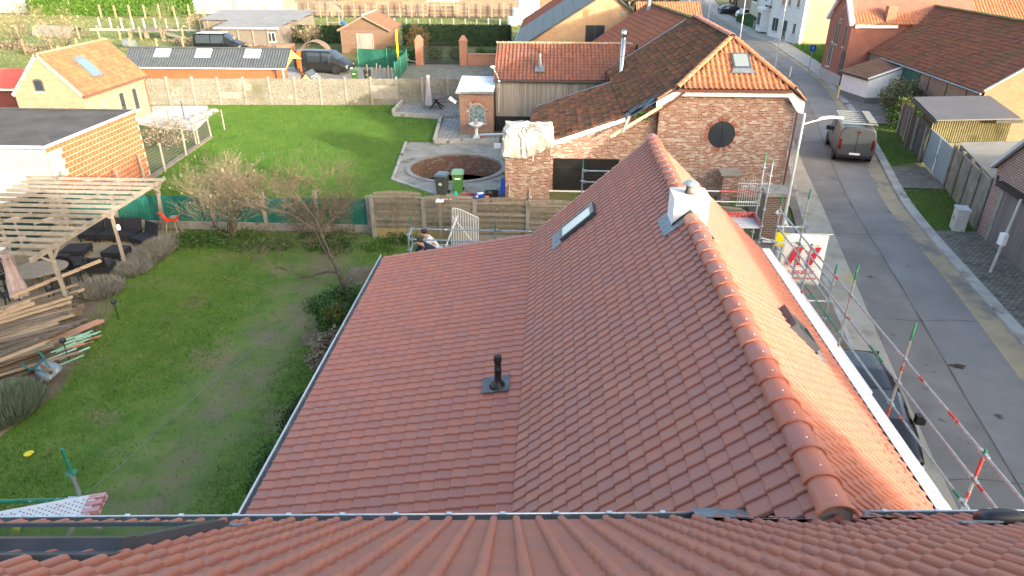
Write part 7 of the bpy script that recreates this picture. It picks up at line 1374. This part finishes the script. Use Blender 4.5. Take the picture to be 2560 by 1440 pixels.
h9 = thing('shed', 'dark low shed among bare trees at the top centre left', 'shed', (-43,128,0)); q = MB(); q.bx(-47,-38,126,130,0,2.6); q.build('wall', m_gb, h9); q = MB(); q.ext([(-47.4,125.6,2.6),(-37.6,125.6,2.6),(-37.6,131,3.4),(-47.4,131,3.4)], (0,0,.1)); q.build('roof', mat('dark red sheet', (.2,.07,.06), rough=.7), h9)
wl3 = thing('brick_wall', 'long low old brick wall beyond the ploughed field', 'wall', (-15,133,0)); q = MB(); q.bx(-60,9,132.5,132.9,0,2.4); q.build('wall', m_rb, wl3); q = MB(); q.bx(-60,9,132.4,133,2.4,2.6); q.build('coping', m_block, wl3)
# bare and twiggy trees
for k, (lab, x, y, h, r_, sd, tw, st) in enumerate((('pale multi stemmed bare tree behind the red roofed shed', -47, 66, 6.5, .09, 41, m_twigy, 4), ('bare willow clump beside the hoop tunnel', -60, 78, 5.5, .07, 42, m_twigy, 5), ('slender bare birch in the middle of the paddock', -46, 82, 6.5, .06, 43, m_twigy, 2), ('thick trunked bare tree at the top left field edge', -47, 119, 8, .3, 44, m_twig, 1), ('bare tree at the top edge behind the ploughed field', -36, 121, 8, .25, 45, m_twig, 1), ('thorny bare thicket behind the timber shed', -27.5, 79.5, 3.2, .04, 46, m_twigy, 7), ('bare thicket between shelter and paddock fence', -44, 88, 3.5, .04, 47, m_twigy, 7), ('bare sapling at the far left paddock corner', -70, 92, 5, .06, 48, m_twigy, 3), ('dense bare tree row behind the brick wall', -10, 140, 8, .25, 49, m_twig, 2), ('round bare treetop behind the orange roof', 62, 84, 7, .2, 50, m_twig, 3), ('grey bare shrub mass at the top right corner', 73, 92, 6, .16, 51, m_twig, 4))):
    bare_tree(lab, x, y, h, sd, r_, 4 if st > 1 else 5, .45, .2, (0,0), tw, 250 if st > 3 else 0, m_dry, st, 'bare winter trees', 3, 'bare_tree', .32, .08)
for k in range(5): bush(f'rough grassy tussock clump in the paddock, {["first","second","third","fourth","fifth"][k]} from the right', -36-6*k, 79-1.5*k+4*math.sin(k*2), (2.2,1.2,.5), 700, .12, m_dry, .3, False, 'tussock clumps', 'tussock')
for k, (x, y) in enumerate(((-55,135),(-20,143),(15,138),(-85,130),(40,135))): bush(['dark thicket behind the red shed at the top','brown thicket behind the far brick wall','grey thicket beside the far road','dark thicket at the top left corner','grey thicket right of the far road'][k], x, y, (9,4,3.5), 3500, .3, lm('far thicket', (.06,.06,.03), (.12,.10,.06), (.16,.14,.1)), 2.5, False, 'far thickets', 'thicket')
# ------------------------------------------------------------------ right side of the street
m_barnb = brick('barn brick', [(.22,.13,.09),(.28,.17,.12),(.25,.16,.11),(.2,.13,.1)], (.27,.24,.2), .21, .065, .011); m_barng = brick('orange barn brick', [(.25,.105,.055),(.30,.135,.07),(.22,.10,.06)], (.28,.235,.18), .21, .065, .011, stains=[((.24,.20,.15), 1.3, .55, .12)])
br = thing('barn', 'long brick barn with patchy red brown tiled roof and green doors', 'barn', (28, 52, 0)); bx0, brx, by0, by1, be, brz = 25.35, 30.2, 42.2, 62, 2.95, 6.15
mb = MB(); mb.bx(bx0, 35, by0+.1, 58.4, 0, be-.05); mb.build('wall', m_barnb, br); mb = MB(); mb.ext([(bx0,by0,0),(35.2,by0,0),(35.2,by0,be),(brx,by0,brz+.12),(bx0,by0,be+.02)], (0,.3,0)); mb.build('gable_wall', m_barng, br)
dv = A(brx-bx0+.15, 0, brz-be+.1); nL = np.linalg.norm(dv); roofplane(br, (bx0-.15, 61.6, be-.1), (0,-1,0), dv, 83, 19, .235, nL/19, m_tile_barn, jit=.01, singles=120)
mb = MB(); mb.face([(bx0-.15,by0,be-.13),(brx,by0,brz-.03),(brx,61.6,brz-.03),(bx0-.15,61.6,be-.13)]); mb.face([(brx,by0,brz),(35.4,by0,be-.1),(35.4,61.6,be-.1),(brx,61.6,brz)]); mb.build('roof_deck', m_tile_barn, br)
ridge_run(br, (brx,by0,brz+.02), (brx,61.6,brz+.02), .15, .38, MATS['mossy ridge']); mb = MB(); mb.tube((bx0-.22,by0,be-.17),(bx0-.22,56,be-.17),.06,n=8); mb.build('gutter', m_zinc, br); mb = MB(); mb.bar((bx0-.1,by0-.02,be),(brx,by0-.02,brz+.16),.14,.12); mb.build('verge_mortar', m_block, br)
m_gd = mat('green barn door', (.008,.075,.06), (.012,.09,.07), scale=2, rough=.55)
for k in range(2): q = MB(); q.bx(bx0-.06,bx0-.01,49.9+1.25*k,51.1+1.25*k,.1,2.75); d_ = q.build('door_leaf', m_gd, br)
q = MB(); q.lathe([(.0,-.02),(.16,-.02),(.16,0),(.0,0)], (bx0-.06,51.5,1.5), 20, 'X'); q.build('no_parking_sign', m_white, br)
for y in (44.0,46.3,48.6): q = MB(); q.bx(bx0-.03,bx0,y-.02,y+.02,1.7,2.75); q.build('iron_anchor', m_black, br)
mb = MB(); mb.bx(bx0-.04,bx0+.02,55.6,58.3,0,2.8); mb.build('grey_wall', mat('grey panel', (.16,.17,.175), (.2,.21,.215), scale=2), br); win(br, (bx0-.04,57.6,.2), (0,-1), 1.5, 1.9, mat('grey frame', (.1,.105,.11)), mat('grey shutter', (.15,.155,.16)), 0, False, 0)
an = thing('annex', 'low white painted annex with mossy lean-to roof against the barn', 'annex', (23.8, 53.8, 0)); pA, pB, pC, pD = (22.35,55.5), (23.05,52.3), (25.33,52.55), (25.33,55.6); m_wp2 = mat('white wash', (.60,.63,.65), (.70,.72,.73), scale=1.5, rough=.85, bump=.2)
mb = MB(); mb.add([(*pA,.5),(*pB,.5),(*pC,.5),(*pD,.5),(*pA,1.72),(*pB,1.68),(*pC,2.5),(*pD,2.5)], BF); mb.build('wall', m_wp2, an); mb = MB(); mb.prism([(pA[0]-.03,pA[1]+.02),(pB[0]-.02,pB[1]-.03),(pC[0],pC[1]-.03),(pD[0],pD[1])], 0, .5); mb.build('plinth', mat('grey plinth', (.13,.145,.15), (.17,.18,.185), scale=2), an)
dv = A(2.9,.35,.95); O = A(22.15,55.8,1.82); U = A(.215,-.976,0); roofplane(an, tuple(O), tuple(U), tuple(dv), 14, 9, .26, np.linalg.norm(dv)/9, tilemat('slatey mossy tiles', [(.13,.085,.065),(.17,.10,.07),(.11,.09,.07)], [((.105,.105,.045), 1.6, .52, .15)], .9)); mb = MB(); mb.face([tuple(O-A(0,0,.03)), tuple(O+U*3.65-A(0,0,.03)), tuple(O+U*3.65+dv-A(0,0,.03)), tuple(O+dv-A(0,0,.03))]); mb.build('roof_deck', MATS['slatey mossy tiles'], an); mb = MB(); mb.bar(tuple(O+A(0,0,-.06)), tuple(O+U*3.6+A(0,0,-.06)), .1, .1); mb.build('gutter', m_dark, an)
mb = MB(); mb.bar(tuple(O+U*3.62+A(0,0,.03)), tuple(O+U*3.62+dv+A(0,0,.05)), .1, .1); mb.build('verge', m_white, an); mb = MB(); mb.tube((22.3,55.55,0),(22.3,55.55,1.8),.04); mb.build('downpipe', m_black, an)
# tall brick house with white bargeboards
th = thing('house', 'tall red brick house with white bargeboards and tall arched windows', 'house', (27, 61, 0)); m_tb = brick('dark red brick', [(.23,.08,.06),(.28,.10,.075),(.25,.09,.07)], (.26,.18,.14), .2, .065, .008)
hx0, hy0, hy1, he, hr = 23.55, 58.6, 63.4, 5.0, 6.6; hm = (hy0+hy1)/2
mb = MB(); mb.ext([(hx0,hy1,0),(hx0,hy0,0),(hx0,hy0,he),(hx0,hm-.8,hr),(hx0,hm+.8,hr),(hx0,hy1,he)], (9.5,0,0)); mb.build('wall', m_tb, th); mb = MB(); mb.bx(hx0-.04,hx0+.02,hy0-.02,hy1+.02,0,.95); mb.build('stone_plinth', mat('bluestone', (.3,.31,.31), (.38,.39,.39), scale=2), th)
for a, b in (((hy0-.25,he-.1),(hm-.85,hr+.15)),((hm-.85,hr+.15),(hm+.85,hr+.15)),((hm+.85,hr+.15),(hy1+.25,he-.1))): q = MB(); q.bar((hx0-.12,a[0],a[1]),(hx0-.12,b[0],b[1]),.3,.3); q.build('bargeboard', m_white, th)
q = MB(); q.bx(hx0+.2,27,hy0-.2,hy0-.05,he-.35,he-.05); q.build('cornice', m_white, th)
for s_, ya in ((-1,hy0-.25),(1,hy1+.25)): O = (hx0-.1, ya, he-.05) if s_ < 0 else (36, ya, he-.05); dv = A(0,-s_*2.6,1.95); roofplane(th, O, (-s_,0,0), dv, 50 if s_ < 0 else 50, 9, .25, np.linalg.norm(dv)/9, m_tile_orange); q = MB(); q.face([(hx0-.1,ya,he-.1),(36,ya,he-.1),(36,ya-s_*2.6,he+1.85),(hx0-.1,ya-s_*2.6,he+1.85)]); q.build('roof_deck', m_tile_orange, th)
m_stone = mat('stone trim', (.42,.42,.40), rough=.8)
for y, z, w, h, n in ((62.3,1.2,.75,1.7,0),(59.5,.2,.8,2.3,0)): win(th, (hx0, y, z), (0,-1), w, h, m_wframe if z > 1 else mat('dark door', (.06,.03,.025)), None, .35, True, 1 if z > 1 else 0)
for y, z in ((61.75,3.1),(61.2,3.1),(59.75,3.1)): win(th, (hx0, y, z), (0,-1), .42, 1.5, mat('stone frame light', (.35,.34,.32)), None, .2, True, 0, .05)
win(th, (hx0, 61.0, 5.1), (0,-1), .34, .85, MATS['stone frame light'], None, .17, True, 0, .05); q = MB(); q.bx(26.0,26.7,hy0-.15,hy0+.4,he-.3,he+1.25); q.build('chimney', m_barng, th)
ob = thing('house', 'broad orange pantile roof behind the tall brick house', 'house', (38, 66, 0)); q = MB(); q.bx(31,46,62,70,0,4.6); q.build('wall', m_tb, ob); roofplane(ob, (30.6,61.6,4.5), (1,0,0), (0,4.4,2.9), 60, 14, .26, .38, m_tile_orange); q = MB(); q.face([(30.6,61.6,4.45),(46.2,61.6,4.45),(46.2,66,7.35),(30.6,66,7.35)]); q.face([(30.6,66,7.35),(46.2,66,7.35),(46.2,70.4,4.45),(30.6,70.4,4.45)]); q.build('roof_deck', m_tile_orange, ob)
# pale houses up the street
yb_ = thing('house', 'plain yellow rendered gable wall of the pale corner house', 'house', (31, 88, 0)); m_yl = mat('yellow render', (.36,.29,.17), (.42,.35,.21), scale=.8, rough=.9, stains=[((.42,.36,.24), .5, .55, .15)]); m_wr = mat('white street render', (.55,.56,.56), (.63,.64,.64), scale=1, rough=.85)
q = MB(); q.bx(28.4,36.5,84.6,84.9,0,8.2); q.build('gable_wall', m_yl, yb_); q = MB(); q.ext([(28.35,84.55,0),(28.35,84.55,7.6),(27.0,92.5,7.6),(27.0,92.5,0)], (7.5,1.0,0)); q.build('street_wall', m_wr, yb_); q = MB(); q.ext([(28.2,84.3,7.6),(27,92.6,7.6),(31.5,92.6,10)], (5,0,.2)); q.build('roof', m_tile_red, yb_)
fd = Vector((-1.35,7.95,0)).normalized(); fo = Vector((28.35,84.55,0)); U_ = (-fd.x, -fd.y)
def onf(t, z): p = fo+fd*t; return (p.x-.0, p.y, z)
for t, z, w, h in ((1.9,1.0,.7,1.25),(1.9,3.9,.7,1.3),(4.0,3.9,.7,1.3),(5.6,3.9,.8,1.3)): win(yb_, onf(t, z), U_, w, h, m_wframe)
win(yb_, onf(4.3,.2), U_, .9, 2.1, MATS['grey frame'], None, 0, True, 0); win(yb_, onf(7.2,.8), U_, 1.6, 1.6, m_wframe)
q = MB(); 
for k in range(9): q.tube(onf(3.3,.05)[0:1]+(onf(3.3,0)[1]-.0+.12*k, 0), onf(3.3,0)[0:1]+(onf(3.3,0)[1]+.12*k, .95), .012, n=4)
q = MB(); q.bar((27.2,85.6,.95),(26.6,88.2,.95),.04,.04); q.bar((27.2,85.6,.1),(26.6,88.2,.1),.04,.04); ril = q.build('step_railing', m_white, yb_)
for k in range(10): q = MB(); q.tube((27.2-.06*k,85.6+.26*k,.1),(27.2-.06*k,85.6+.26*k,.95),.012,n=4); q.build('baluster', m_white, ril)
q = MB(); q.lathe([(.0,0),(.2,0),(.2,.5),(.0,.5)], (26.8,85.4,.9), 10); tag(q.build('mailbox', mat('dark green box', (.008,.03,.02), rough=.5)), 'dark green mailbox on the wall of the white house', 'mailbox')
w2 = thing('house', 'white street house with bay window and red trim', 'house', (29, 97, 0)); q = MB(); q.ext([(27.4,93.0,0),(27.4,93.0,7.5),(27.9,101.5,7.5),(27.9,101.5,0)], (8,0,0)); q.build('wall', m_wr, w2)
q = MB(); q.prism([(27.5,94.3),(26.6,94.9),(26.6,96.9),(27.6,97.5)], .3, 2.9); q.build('bay_window', m_wr, w2); win(w2, (26.6,96.7,1.0), (0,-1), 1.6, 1.6, m_wframe); q = MB(); q.prism([(27.5,94.1),(26.5,94.8),(26.5,97.0),(27.6,97.7)], 2.9, 3.1); q.build('bay_cornice', m_white, w2)
for y, z, w, h in ((100.6,.2,.9,2.2),(99.0,.9,1.1,1.6),(100.4,3.9,1.0,1.5),(98.4,3.9,1.0,1.5),(95.9,3.9,1.2,1.7)): win(w2, (27.42+.058*(y-93),y,z), (.06,-1), w, h, m_wframe, mat('dim pane', (.07,.075,.08), rough=.1))
q = MB(); q.bx(27.0,27.42,93.2,95.0,3.5,5.9); q.build('oriel', m_wr, w2); q = MB(); q.bx(26.9,27.42,93.1,95.1,3.3,3.5); q.build('oriel_base', m_tile_brown, w2); q = MB(); q.bar((27.1,95.2,6.2),(27.2,95.9,3.9),.2,.2); q.build('red_trim', m_tile_brown, w2)
w3 = thing('house', 'cream street house with balcony beyond the white house', 'house', (30, 107, 0)); q = MB(); q.ext([(28.4,101.6,0),(28.4,101.6,6.8),(29.6,112,6.8),(29.6,112,0)], (8,0,0)); q.build('wall', mat('cream street render', (.46,.41,.31), (.53,.48,.38), scale=1), w3)
for y, z, w, h in ((103.6,.2,.9,2.1),(106.6,.8,1.5,1.6),(110.5,.8,1.5,1.6),(106.6,3.8,1.4,1.4)): win(w3, (28.42+.115*(y-101.6),y,z), (.115,-1), w, h, MATS['grey frame'], MATS['dim pane'])
q = MB(); q.bx(27.7,28.6,102.2,104.6,3.1,3.3); q.build('balcony', m_white, w3); q = MB(); q.bx(27.7,27.75,102.2,104.6,3.3,4.1); q.build('balustrade', m_black, w3)
w4 = thing('house', 'low brick row house with garage at the end of the street', 'house', (31, 120, 0)); q = MB(); q.ext([(30,112.2,0),(30,112.2,4.2),(32,130,4.2),(32,130,0)], (8,0,0)); q.build('wall', brick('brown street brick', [(.24,.17,.12),(.3,.22,.16)], (.28,.25,.2)), w4)
for y, z, w, h in ((115.6,.1,1.0,2.1),(118.6,.7,1.6,1.5),(123.5,.1,2.6,2.1),(128.0,.1,2.6,2.1)): win(w4, (30.0+.1125*(y-112.2),y,z), (.1125,-1), w, h, MATS['dark door'], MATS['dim pane'])
hedge('low clipped street hedge before the cream house', 27.2, 29.4, 99.5, 110, 1.1, 3500, .08, m_ivy); q = MB(); q.bx(26.9,27.2,99.0,99.3,0,1.2); tag(q.build('gate_post', m_conc), 'pale concrete gate post at the end of the street hedge', 'post')
lamp('tall street lamp on the far bend before the pale houses', 20.6, 66.5, 6.9, (.9,.4), .7); lamp('distant street lamp near the pale wall', 21.5, 84, 7.6, (.9,.3), .7); lamp('most distant street lamp beside the small orange roof', 20.6, 98, 7.6, (.9,.3), .7)
rs_ = thing('road_sign', 'round blue road sign on a grey pole at the brick house', 'road sign', (22.9, 64.6, 0)); q = MB(); q.tube((23.2,65.2,0),(23.2,65.2,2.5),.035,n=8); q.build('pole', m_steel, rs_); q = MB(); q.lathe([(.0,-.01),(.3,-.01),(.3,.01),(.0,.01)], (23.2,65.15,2.25), 20, 'Y'); q.build('disc', mat('blue sign', (.01,.09,.42), rough=.4), rs_); q = MB(); q.box((23.2,65.13,2.27),(.05,.01,.22)); q.build('figure', m_white, rs_)
q = MB(); q.lathe([(.0,0),(.07,0),(.07,.75),(.09,.78),(.09,.92),(.0,.95)], (21.7,53.9,.09), 10); tag(q.build('bollard', mat('yellow bollard', (.62,.5,.24), rough=.6)), 'short cream bollard in front of the white annex', 'bollard')
for x, y, h in ((20.9,63,.9),): q = MB(); q.lathe([(.0,0),(.06,0),(.05,h),(.0,h)], (x,y,.1), 8); tag(q.build('bollard', m_white), 'small white post at the kerb of the brick house', 'bollard')
bush('wispy bush with brown stems beside the green barn door', 23.9, 48.8, (1.5,1.4,1.2), 3600, .07, lm('olive leaves', (.05,.07,.03), (.09,.11,.05), (.15,.15,.08)), 1.25); bush('dense round evergreen bush beside the plank fence', 22.3, 44.6, (1.05,1.0,1.0), 3200, .055, m_ivy, 1.0, True, None, 'shrub', m_yel); bush('small brown shrub between the two bushes', 22.6, 46.6, (.6,.6,.5), 700, .05, m_dry)
# plank fence, grey open shelter, steel gate, concrete panels
pf = thing('plank_fence', 'dark weathered vertical plank fence below the grey shelter roof', 'fence', (21,40,0)); a, b = Vector((21.7,43.6,0)), Vector((20.3,37.7,0))
for k in range(30): p = a.lerp(b, k/30); q = a.lerp(b, (k+.92)/30); m_ = MB(); m_.bar((p.x,p.y,1.0),(q.x,q.y,1.0),.03,2.0+random.uniform(-.12,.1),tv=random.random()); m_.build('plank', mat('dark old planks', (.045,.043,.04), (.09,.085,.075), (.13,.125,.11), scale=4, rough=.95, tv=.6, stains=[((.06,.07,.035), 1.2, .55, .15)]), pf)
for k in range(4): p = a.lerp(b, k/3); q = MB(); q.bar((p.x-.06,p.y,0),(p.x-.06,p.y,1.9),.12,.12); q.build('post', m_conc, pf)
os_ = thing('open_shelter', 'open shelter with flat grey sheet roof and yellowed corrugated wall', 'shelter', (22.5,39,0)); R4 = [(20.75,41.0,2.75),(25.3,41.6,2.75),(24.6,37.2,2.45),(20.0,36.6,2.45)]
mb = MB(); mb.ext(R4, (0,0,.06)); mb.build('roof', mat('grey roof sheet', (.085,.085,.092), (.105,.105,.112), scale=1, rough=.6), os_); mb = MB(); mb.bar((20.7,41,2.66),(19.98,36.6,2.38),.1,.14); mb.bar((23.2,36.98,2.36),(24.7,37.2,2.36),.08,.16); mb.build('fascia', m_black, os_)
corrugated(os_, (20.15,37.2,1.15), (.995,.1,0), (0,0,1), 4.3, 1.22, mat('yellowed corrugated plastic', (.14,.125,.065), (.20,.18,.09), (.10,.092,.05), scale=1.2, rough=.6), .13, .03, 'corrugated_wall')
for j in range(3): q = MB(); q.bar((20.2,37.25,.2+.37*j),(24.4,37.7,.2+.37*j+.04*math.sin(j*2)),.05,.35); q.build('old_board', mat('mossy boards', (.10,.085,.045), (.16,.14,.07), scale=2, rough=.95), os_)
for x, y in ((20.3,37.3),(24.3,37.7),(20.9,40.8),(25.0,41.4)): q = MB(); q.bx(x-.06,x+.06,y-.06,y+.06,0,2.45); q.build('post', m_oldwood, os_)
sg = thing('steel_gate', 'pale blue grey double steel gate between plank and concrete fences', 'gate', (19.9,35.3,0)); m_sg = mat('blue grey steel', (.24,.31,.35), (.29,.36,.40), scale=2, rough=.5); ga_, gb_ = Vector((20.3,37.5,0)), Vector((19.4,33.3,0))
for k in range(2): p, q_ = ga_.lerp(gb_, .5*k+.005), ga_.lerp(gb_, .5*k+.495); q = MB(); q.bar((p.x,p.y,.95),(q_.x,q_.y,.95),.04,1.75); l_ = q.build('leaf', m_sg, sg); q = MB(); q.bar((p.x,p.y,1.85),(q_.x,q_.y,1.85),.07,.06); q.build('top_rail', m_sg, l_)
p = ga_.lerp(gb_, .5); q = MB(); q.bar((p.x-.04,p.y-.1,.85),(p.x-.04,p.y-.1,1.05),.05,.04); q.build('handle', m_black, sg)
cf = thing('concrete_fence', 'lichen stained concrete panel fence with slanting top beside the brick garage', 'fence', (18.6,30,0)); c0, c1 = Vector((19.35,33.1,0)), Vector((17.75,27.3,0)); m_cp = mat('lichen concrete', (.13,.125,.105), (.21,.2,.17), (.28,.27,.23), scale=1.6, rough=.95, bump=.3, detail=9, stains=[((.12,.135,.05), .8, .55, .14)])
for k in range(4): p, q_ = c0.lerp(c1, k/4+.02), c0.lerp(c1, (k+1)/4-.02); h = 2.0+.06*k; q = MB(); q.bar((p.x,p.y,h/2),(q_.x,q_.y,h/2),.06,h); q.build('panel', m_cp, cf)
for k in range(5): p = c0.lerp(c1, k/4); q = MB(); q.bar((p.x-.03,p.y,0),(p.x-.03,p.y,2.15+.05*k),.14,.14); q.build('post', m_cp, cf)
st_ = thing('shed', 'low shed with grey corrugated roof behind the concrete fence', 'shed', (20,30,0)); corrugated(st_, (19.6,33.4,2.15), (-.27,-.963,0), (.963,-.27,.12), 6.0, 3.2, mat('fibre cement', (.20,.2,.185), (.28,.28,.26), scale=1, rough=.9), .2, .035); q = MB(); q.prism([(19.55,33.2),(17.95,27.5),(20.9,26.7),(22.6,32.4)], 0, 2.1); q.build('wall', m_cp, st_)
# brick garage house on the right edge
rg = thing('house', 'purple red brick house with wide timber garage door at the right edge', 'house', (20,20,0)); m_rgb = brick('purple red brick', [(.20,.075,.06),(.27,.11,.085),(.16,.08,.075),(.30,.14,.11)], (.40,.37,.33), .22, .085, .016)
A0, A1 = A(17.65,27.1,0), A(16.55,15.6,0); dA = (A1-A0)/np.linalg.norm(A1-A0); LA_ = np.linalg.norm(A1-A0); nrA = A(dA[1],-dA[0],0)
def gp2(t, z, n=0): p = A0+dA*t+nrA*n; return (p[0],p[1],z)
mb = MB(); mb.ext([gp2(0,0),gp2(LA_,0),gp2(LA_,2.9),gp2(LA_/2,7.9),gp2(0,2.9)], tuple(-nrA*9)); mb.build('wall', m_rgb, rg)
for s_, t0, t1 in ((0,-.15,LA_/2),(1,LA_+.15,LA_/2)): q = MB(); q.ext([gp2(t0,2.75,.15),gp2(t1,8.05,.15),gp2(t1,8.05,-9.2),gp2(t0,2.75,-9.2)], (0,0,.1)); q.build('roof_slope', m_tile_brown, rg); q = MB(); q.bar(gp2(t0,2.82,.16),gp2(t1,8.1,.16),.14,.14); q.build('verge', mat('zinc white verge', (.5,.53,.55), rough=.5), rg)
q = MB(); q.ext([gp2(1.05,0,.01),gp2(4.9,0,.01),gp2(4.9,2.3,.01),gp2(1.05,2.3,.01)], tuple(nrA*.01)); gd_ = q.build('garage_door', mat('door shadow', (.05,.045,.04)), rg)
m_gdw = mat('purple grey door boards', (.15,.125,.12), (.22,.19,.18), scale=2, stretch=(2,2,.3), rough=.85, tv=.6)
for k in range(16): t = 1.07+.239*k; q = MB(); q.ext([gp2(t,.03,.02),gp2(t+.228,.03,.02),gp2(t+.228,2.28,.02),gp2(t,2.28,.02)], tuple(nrA*.02), random.random()); q.build('door_board', m_gdw, gd_)
q = MB(); q.ext([gp2(.78,0,.0),gp2(1.03,0,.0),gp2(1.03,2.3,.0),gp2(.78,2.3,.0)], tuple(nrA*.05)); q.build('concrete_jamb', m_conc, rg); q = MB(); q.bar(gp2(.7,2.42,.12),gp2(5.2,2.42,.12),.3,.16); q.build('door_canopy', m_black, rg)
wq = A0+dA*2.4; win(rg, (wq[0],wq[1],3.0), (dA[0],dA[1]), .9, 1.1, m_wframe, mat('grey curtain', (.22,.21,.2), rough=.3), .15)
q = MB(); q.pipe([gp2(.3,2.6,.05),gp2(.35,2.2,.05)], .03, 6); q.build('iron_anchor', m_black, rg)
uc = thing('utility_cabinet', 'stained white utility cabinet with torn stickers by the concrete fence', 'cabinet', (16.95,27.4,0)); m_uc = mat('stained white cabinet', (.42,.43,.42), (.55,.56,.55), scale=2.5, rough=.7, stains=[((.14,.13,.10), 2.2, .56, .14)]); q = MB(); q.box((17.0,27.4,.5),(.62,.42,.95),R(76)); q.build('body', m_uc, uc); q = MB(); q.box((17.0,27.4,1.0),(.68,.48,.07),R(76)); q.build('lid', m_uc, uc); q = MB(); q.box((16.75,27.45,.6),(.1,.01,.14),R(76)); q.build('sticker', mat('orange sticker', (.6,.28,.08)), uc); q = MB(); q.box((16.82,27.22,.62),(.08,.01,.16),R(76)); q.build('sticker', mat('blue sticker', (.25,.3,.45)), uc)
mp = thing('meter_post', 'leaning grey post with white meter box before the garage door', 'post', (15.9,22.9,0)); q = MB(); q.tube((16.05,23.2,0),(16.15,23.1,2.9),.055,.045,10); q.build('pole', m_lamp, mp); q = MB(); q.box((15.98,23.05,1.45),(.16,.24,.42),R(8)); q.build('box', m_white, mp)
for k, (x, y) in enumerate(((11.75,16.95),(13.2,15.75))):  # dark stain spots on the road, modelled as thin raised patches
    q = MB(); q.sheet([[(x+.22*r*math.cos(a)*(1+.25*math.sin(3*a+k)), y+.13*r*math.sin(a)*(1+.2*math.cos(5*a)), .012+.02*(1-r)) for a in np.linspace(0, 2*math.pi, 19)] for r in (.02,.6,1)]); tag(q.build('leaf_litter', mat('wet leaf litter', (.03,.024,.018), (.06,.048,.035), scale=20, rough=.9, bump=.6)), ['dark clump of wet leaves on the road centre joint', 'dark clump of wet leaves on the yellow road edge'][k], 'leaves')
# pier, iron gate and stacked panels between the two houses
pr_ = thing('gate_pillar', 'dark brick pillar with concrete cap beside the scaffold corner', 'pillar', (8.85,26,0)); q = MB(); q.bx(8.5,9.25,25.6,26.4,0,2.0); q.build('shaft', brick('sooty brick', [(.10,.05,.04),(.16,.08,.06),(.13,.07,.055)], (.30,.26,.21), .22, .075, .014), pr_); q = MB(); q.bx(8.38,9.38,25.48,26.52,2.0,2.16); q.build('cap', m_conc, pr_); q = MB(); q.box((9.0,25.58,1.35),(.2,.02,.2),ry=R(40)); q.build('marker', m_white, pr_)
p2_ = thing('gate_pillar', 'low brick pillar against the brick gable beside white ironwork', 'pillar', (8.2,30.4,0)); q = MB(); q.bx(7.9,8.35,30.2,30.9,0,1.35); q.build('shaft', m_oldbrick, p2_); q = MB(); q.bx(7.75,8.7,30.1,30.95,1.35,1.47); q.build('cap', m_conc, p2_)
wg = thing('gate_leaf', 'ornate white iron gate leaf standing against the brick gable', 'gate', (9.2,29.6,0))
for k in range(15): x = 8.5+.1*k; q = MB(); q.tube((x,29.6,.1),(x,29.75,1.25+.12*math.sin(k*1.3)),.011,n=5); q.build('bar', m_white, wg)
for z in (.15,.75,1.15): q = MB(); q.tube((8.45,29.6+.1*z,z),(9.95,29.6+.1*z,z),.016,n=6); q.build('rail', m_white, wg)
for k in range(4): q = MB(); c_ = (8.75+.35*k,29.7,.95); q.pipe([(c_[0]+.12*math.cos(a)*(1-a/16),c_[1],c_[2]+.12*math.sin(a)*(1-a/16)) for a in np.linspace(0,9,22)],.012,5); q.build('scroll', m_white, wg)
for k, (x, y, w, l, rz, mm, lab) in enumerate(((9.6,28.4,1.3,2.8,8,'dark', 'large dark sheet lying on the pavement beside the lamp post'),(9.9,29.2,.5,.9,25,'zinc','grey panel lying across the dark sheet, furthest'),(9.95,27.4,.6,.9,10,'white','white panel lying on the dark sheet, middle'),(10.0,26.6,.55,.8,8,'conc','pale framed panel lying on the dark sheet, nearest'),(9.4,25.3,1.5,.12,4,'white','white pipe lying across the pavement'))):
    q = MB(); q.box((x-.15,y,.125+.02*k),(w,l,.03),R(-rz)); tag(q.build('panel', dict(dark=m_dark,zinc=m_zinc,white=m_white,conc=m_conc)[mm]), lab, 'panel')
# unseen houses added right of the frame; heights and gaps shape shade and sun strip
for k, (x0_, x1_, y0_, y1_, e, r_) in enumerate(((17.2,26,-2.0,11.5,4.2,8.5),(16.5,25.5,-24,-9,6.2,11.4),(15.4,25,-42,-26,6.2,11.4))):
    t = thing('house', ['brick terrace house opposite the foreground house','brick terrace house second along the far side of the street','brick terrace house third along the far side of the street'][k], 'house', ((x0_+x1_)/2,(y0_+y1_)/2,0), 'terrace houses opposite'); xm = (x0_+x1_)/2
    q = MB(); q.ext([(x0_,y0_,0),(x1_,y0_,0),(x1_,y0_,e),(xm,y0_,r_),(x0_,y0_,e)], (0,y1_-y0_,0)); q.build('wall', m_rgb, t)
    for s_ in (-1,1): q = MB(); q.ext([(xm,y0_-.2,r_+.1),(xm+s_*(xm-x0_+.3),y0_-.2,e-.1),(xm+s_*(xm-x0_+.3),y1_+.2,e-.1),(xm,y1_+.2,r_+.1)], (0,0,.1)); q.build('roof_slope', m_tile_brown, t)
    for j in range(3):
        for z in (.9,3.6): win(t, (x0_, y1_-1.2-(y1_-y0_-2)*j/3, z), (0,-1), 1.2, 1.5, m_wframe)
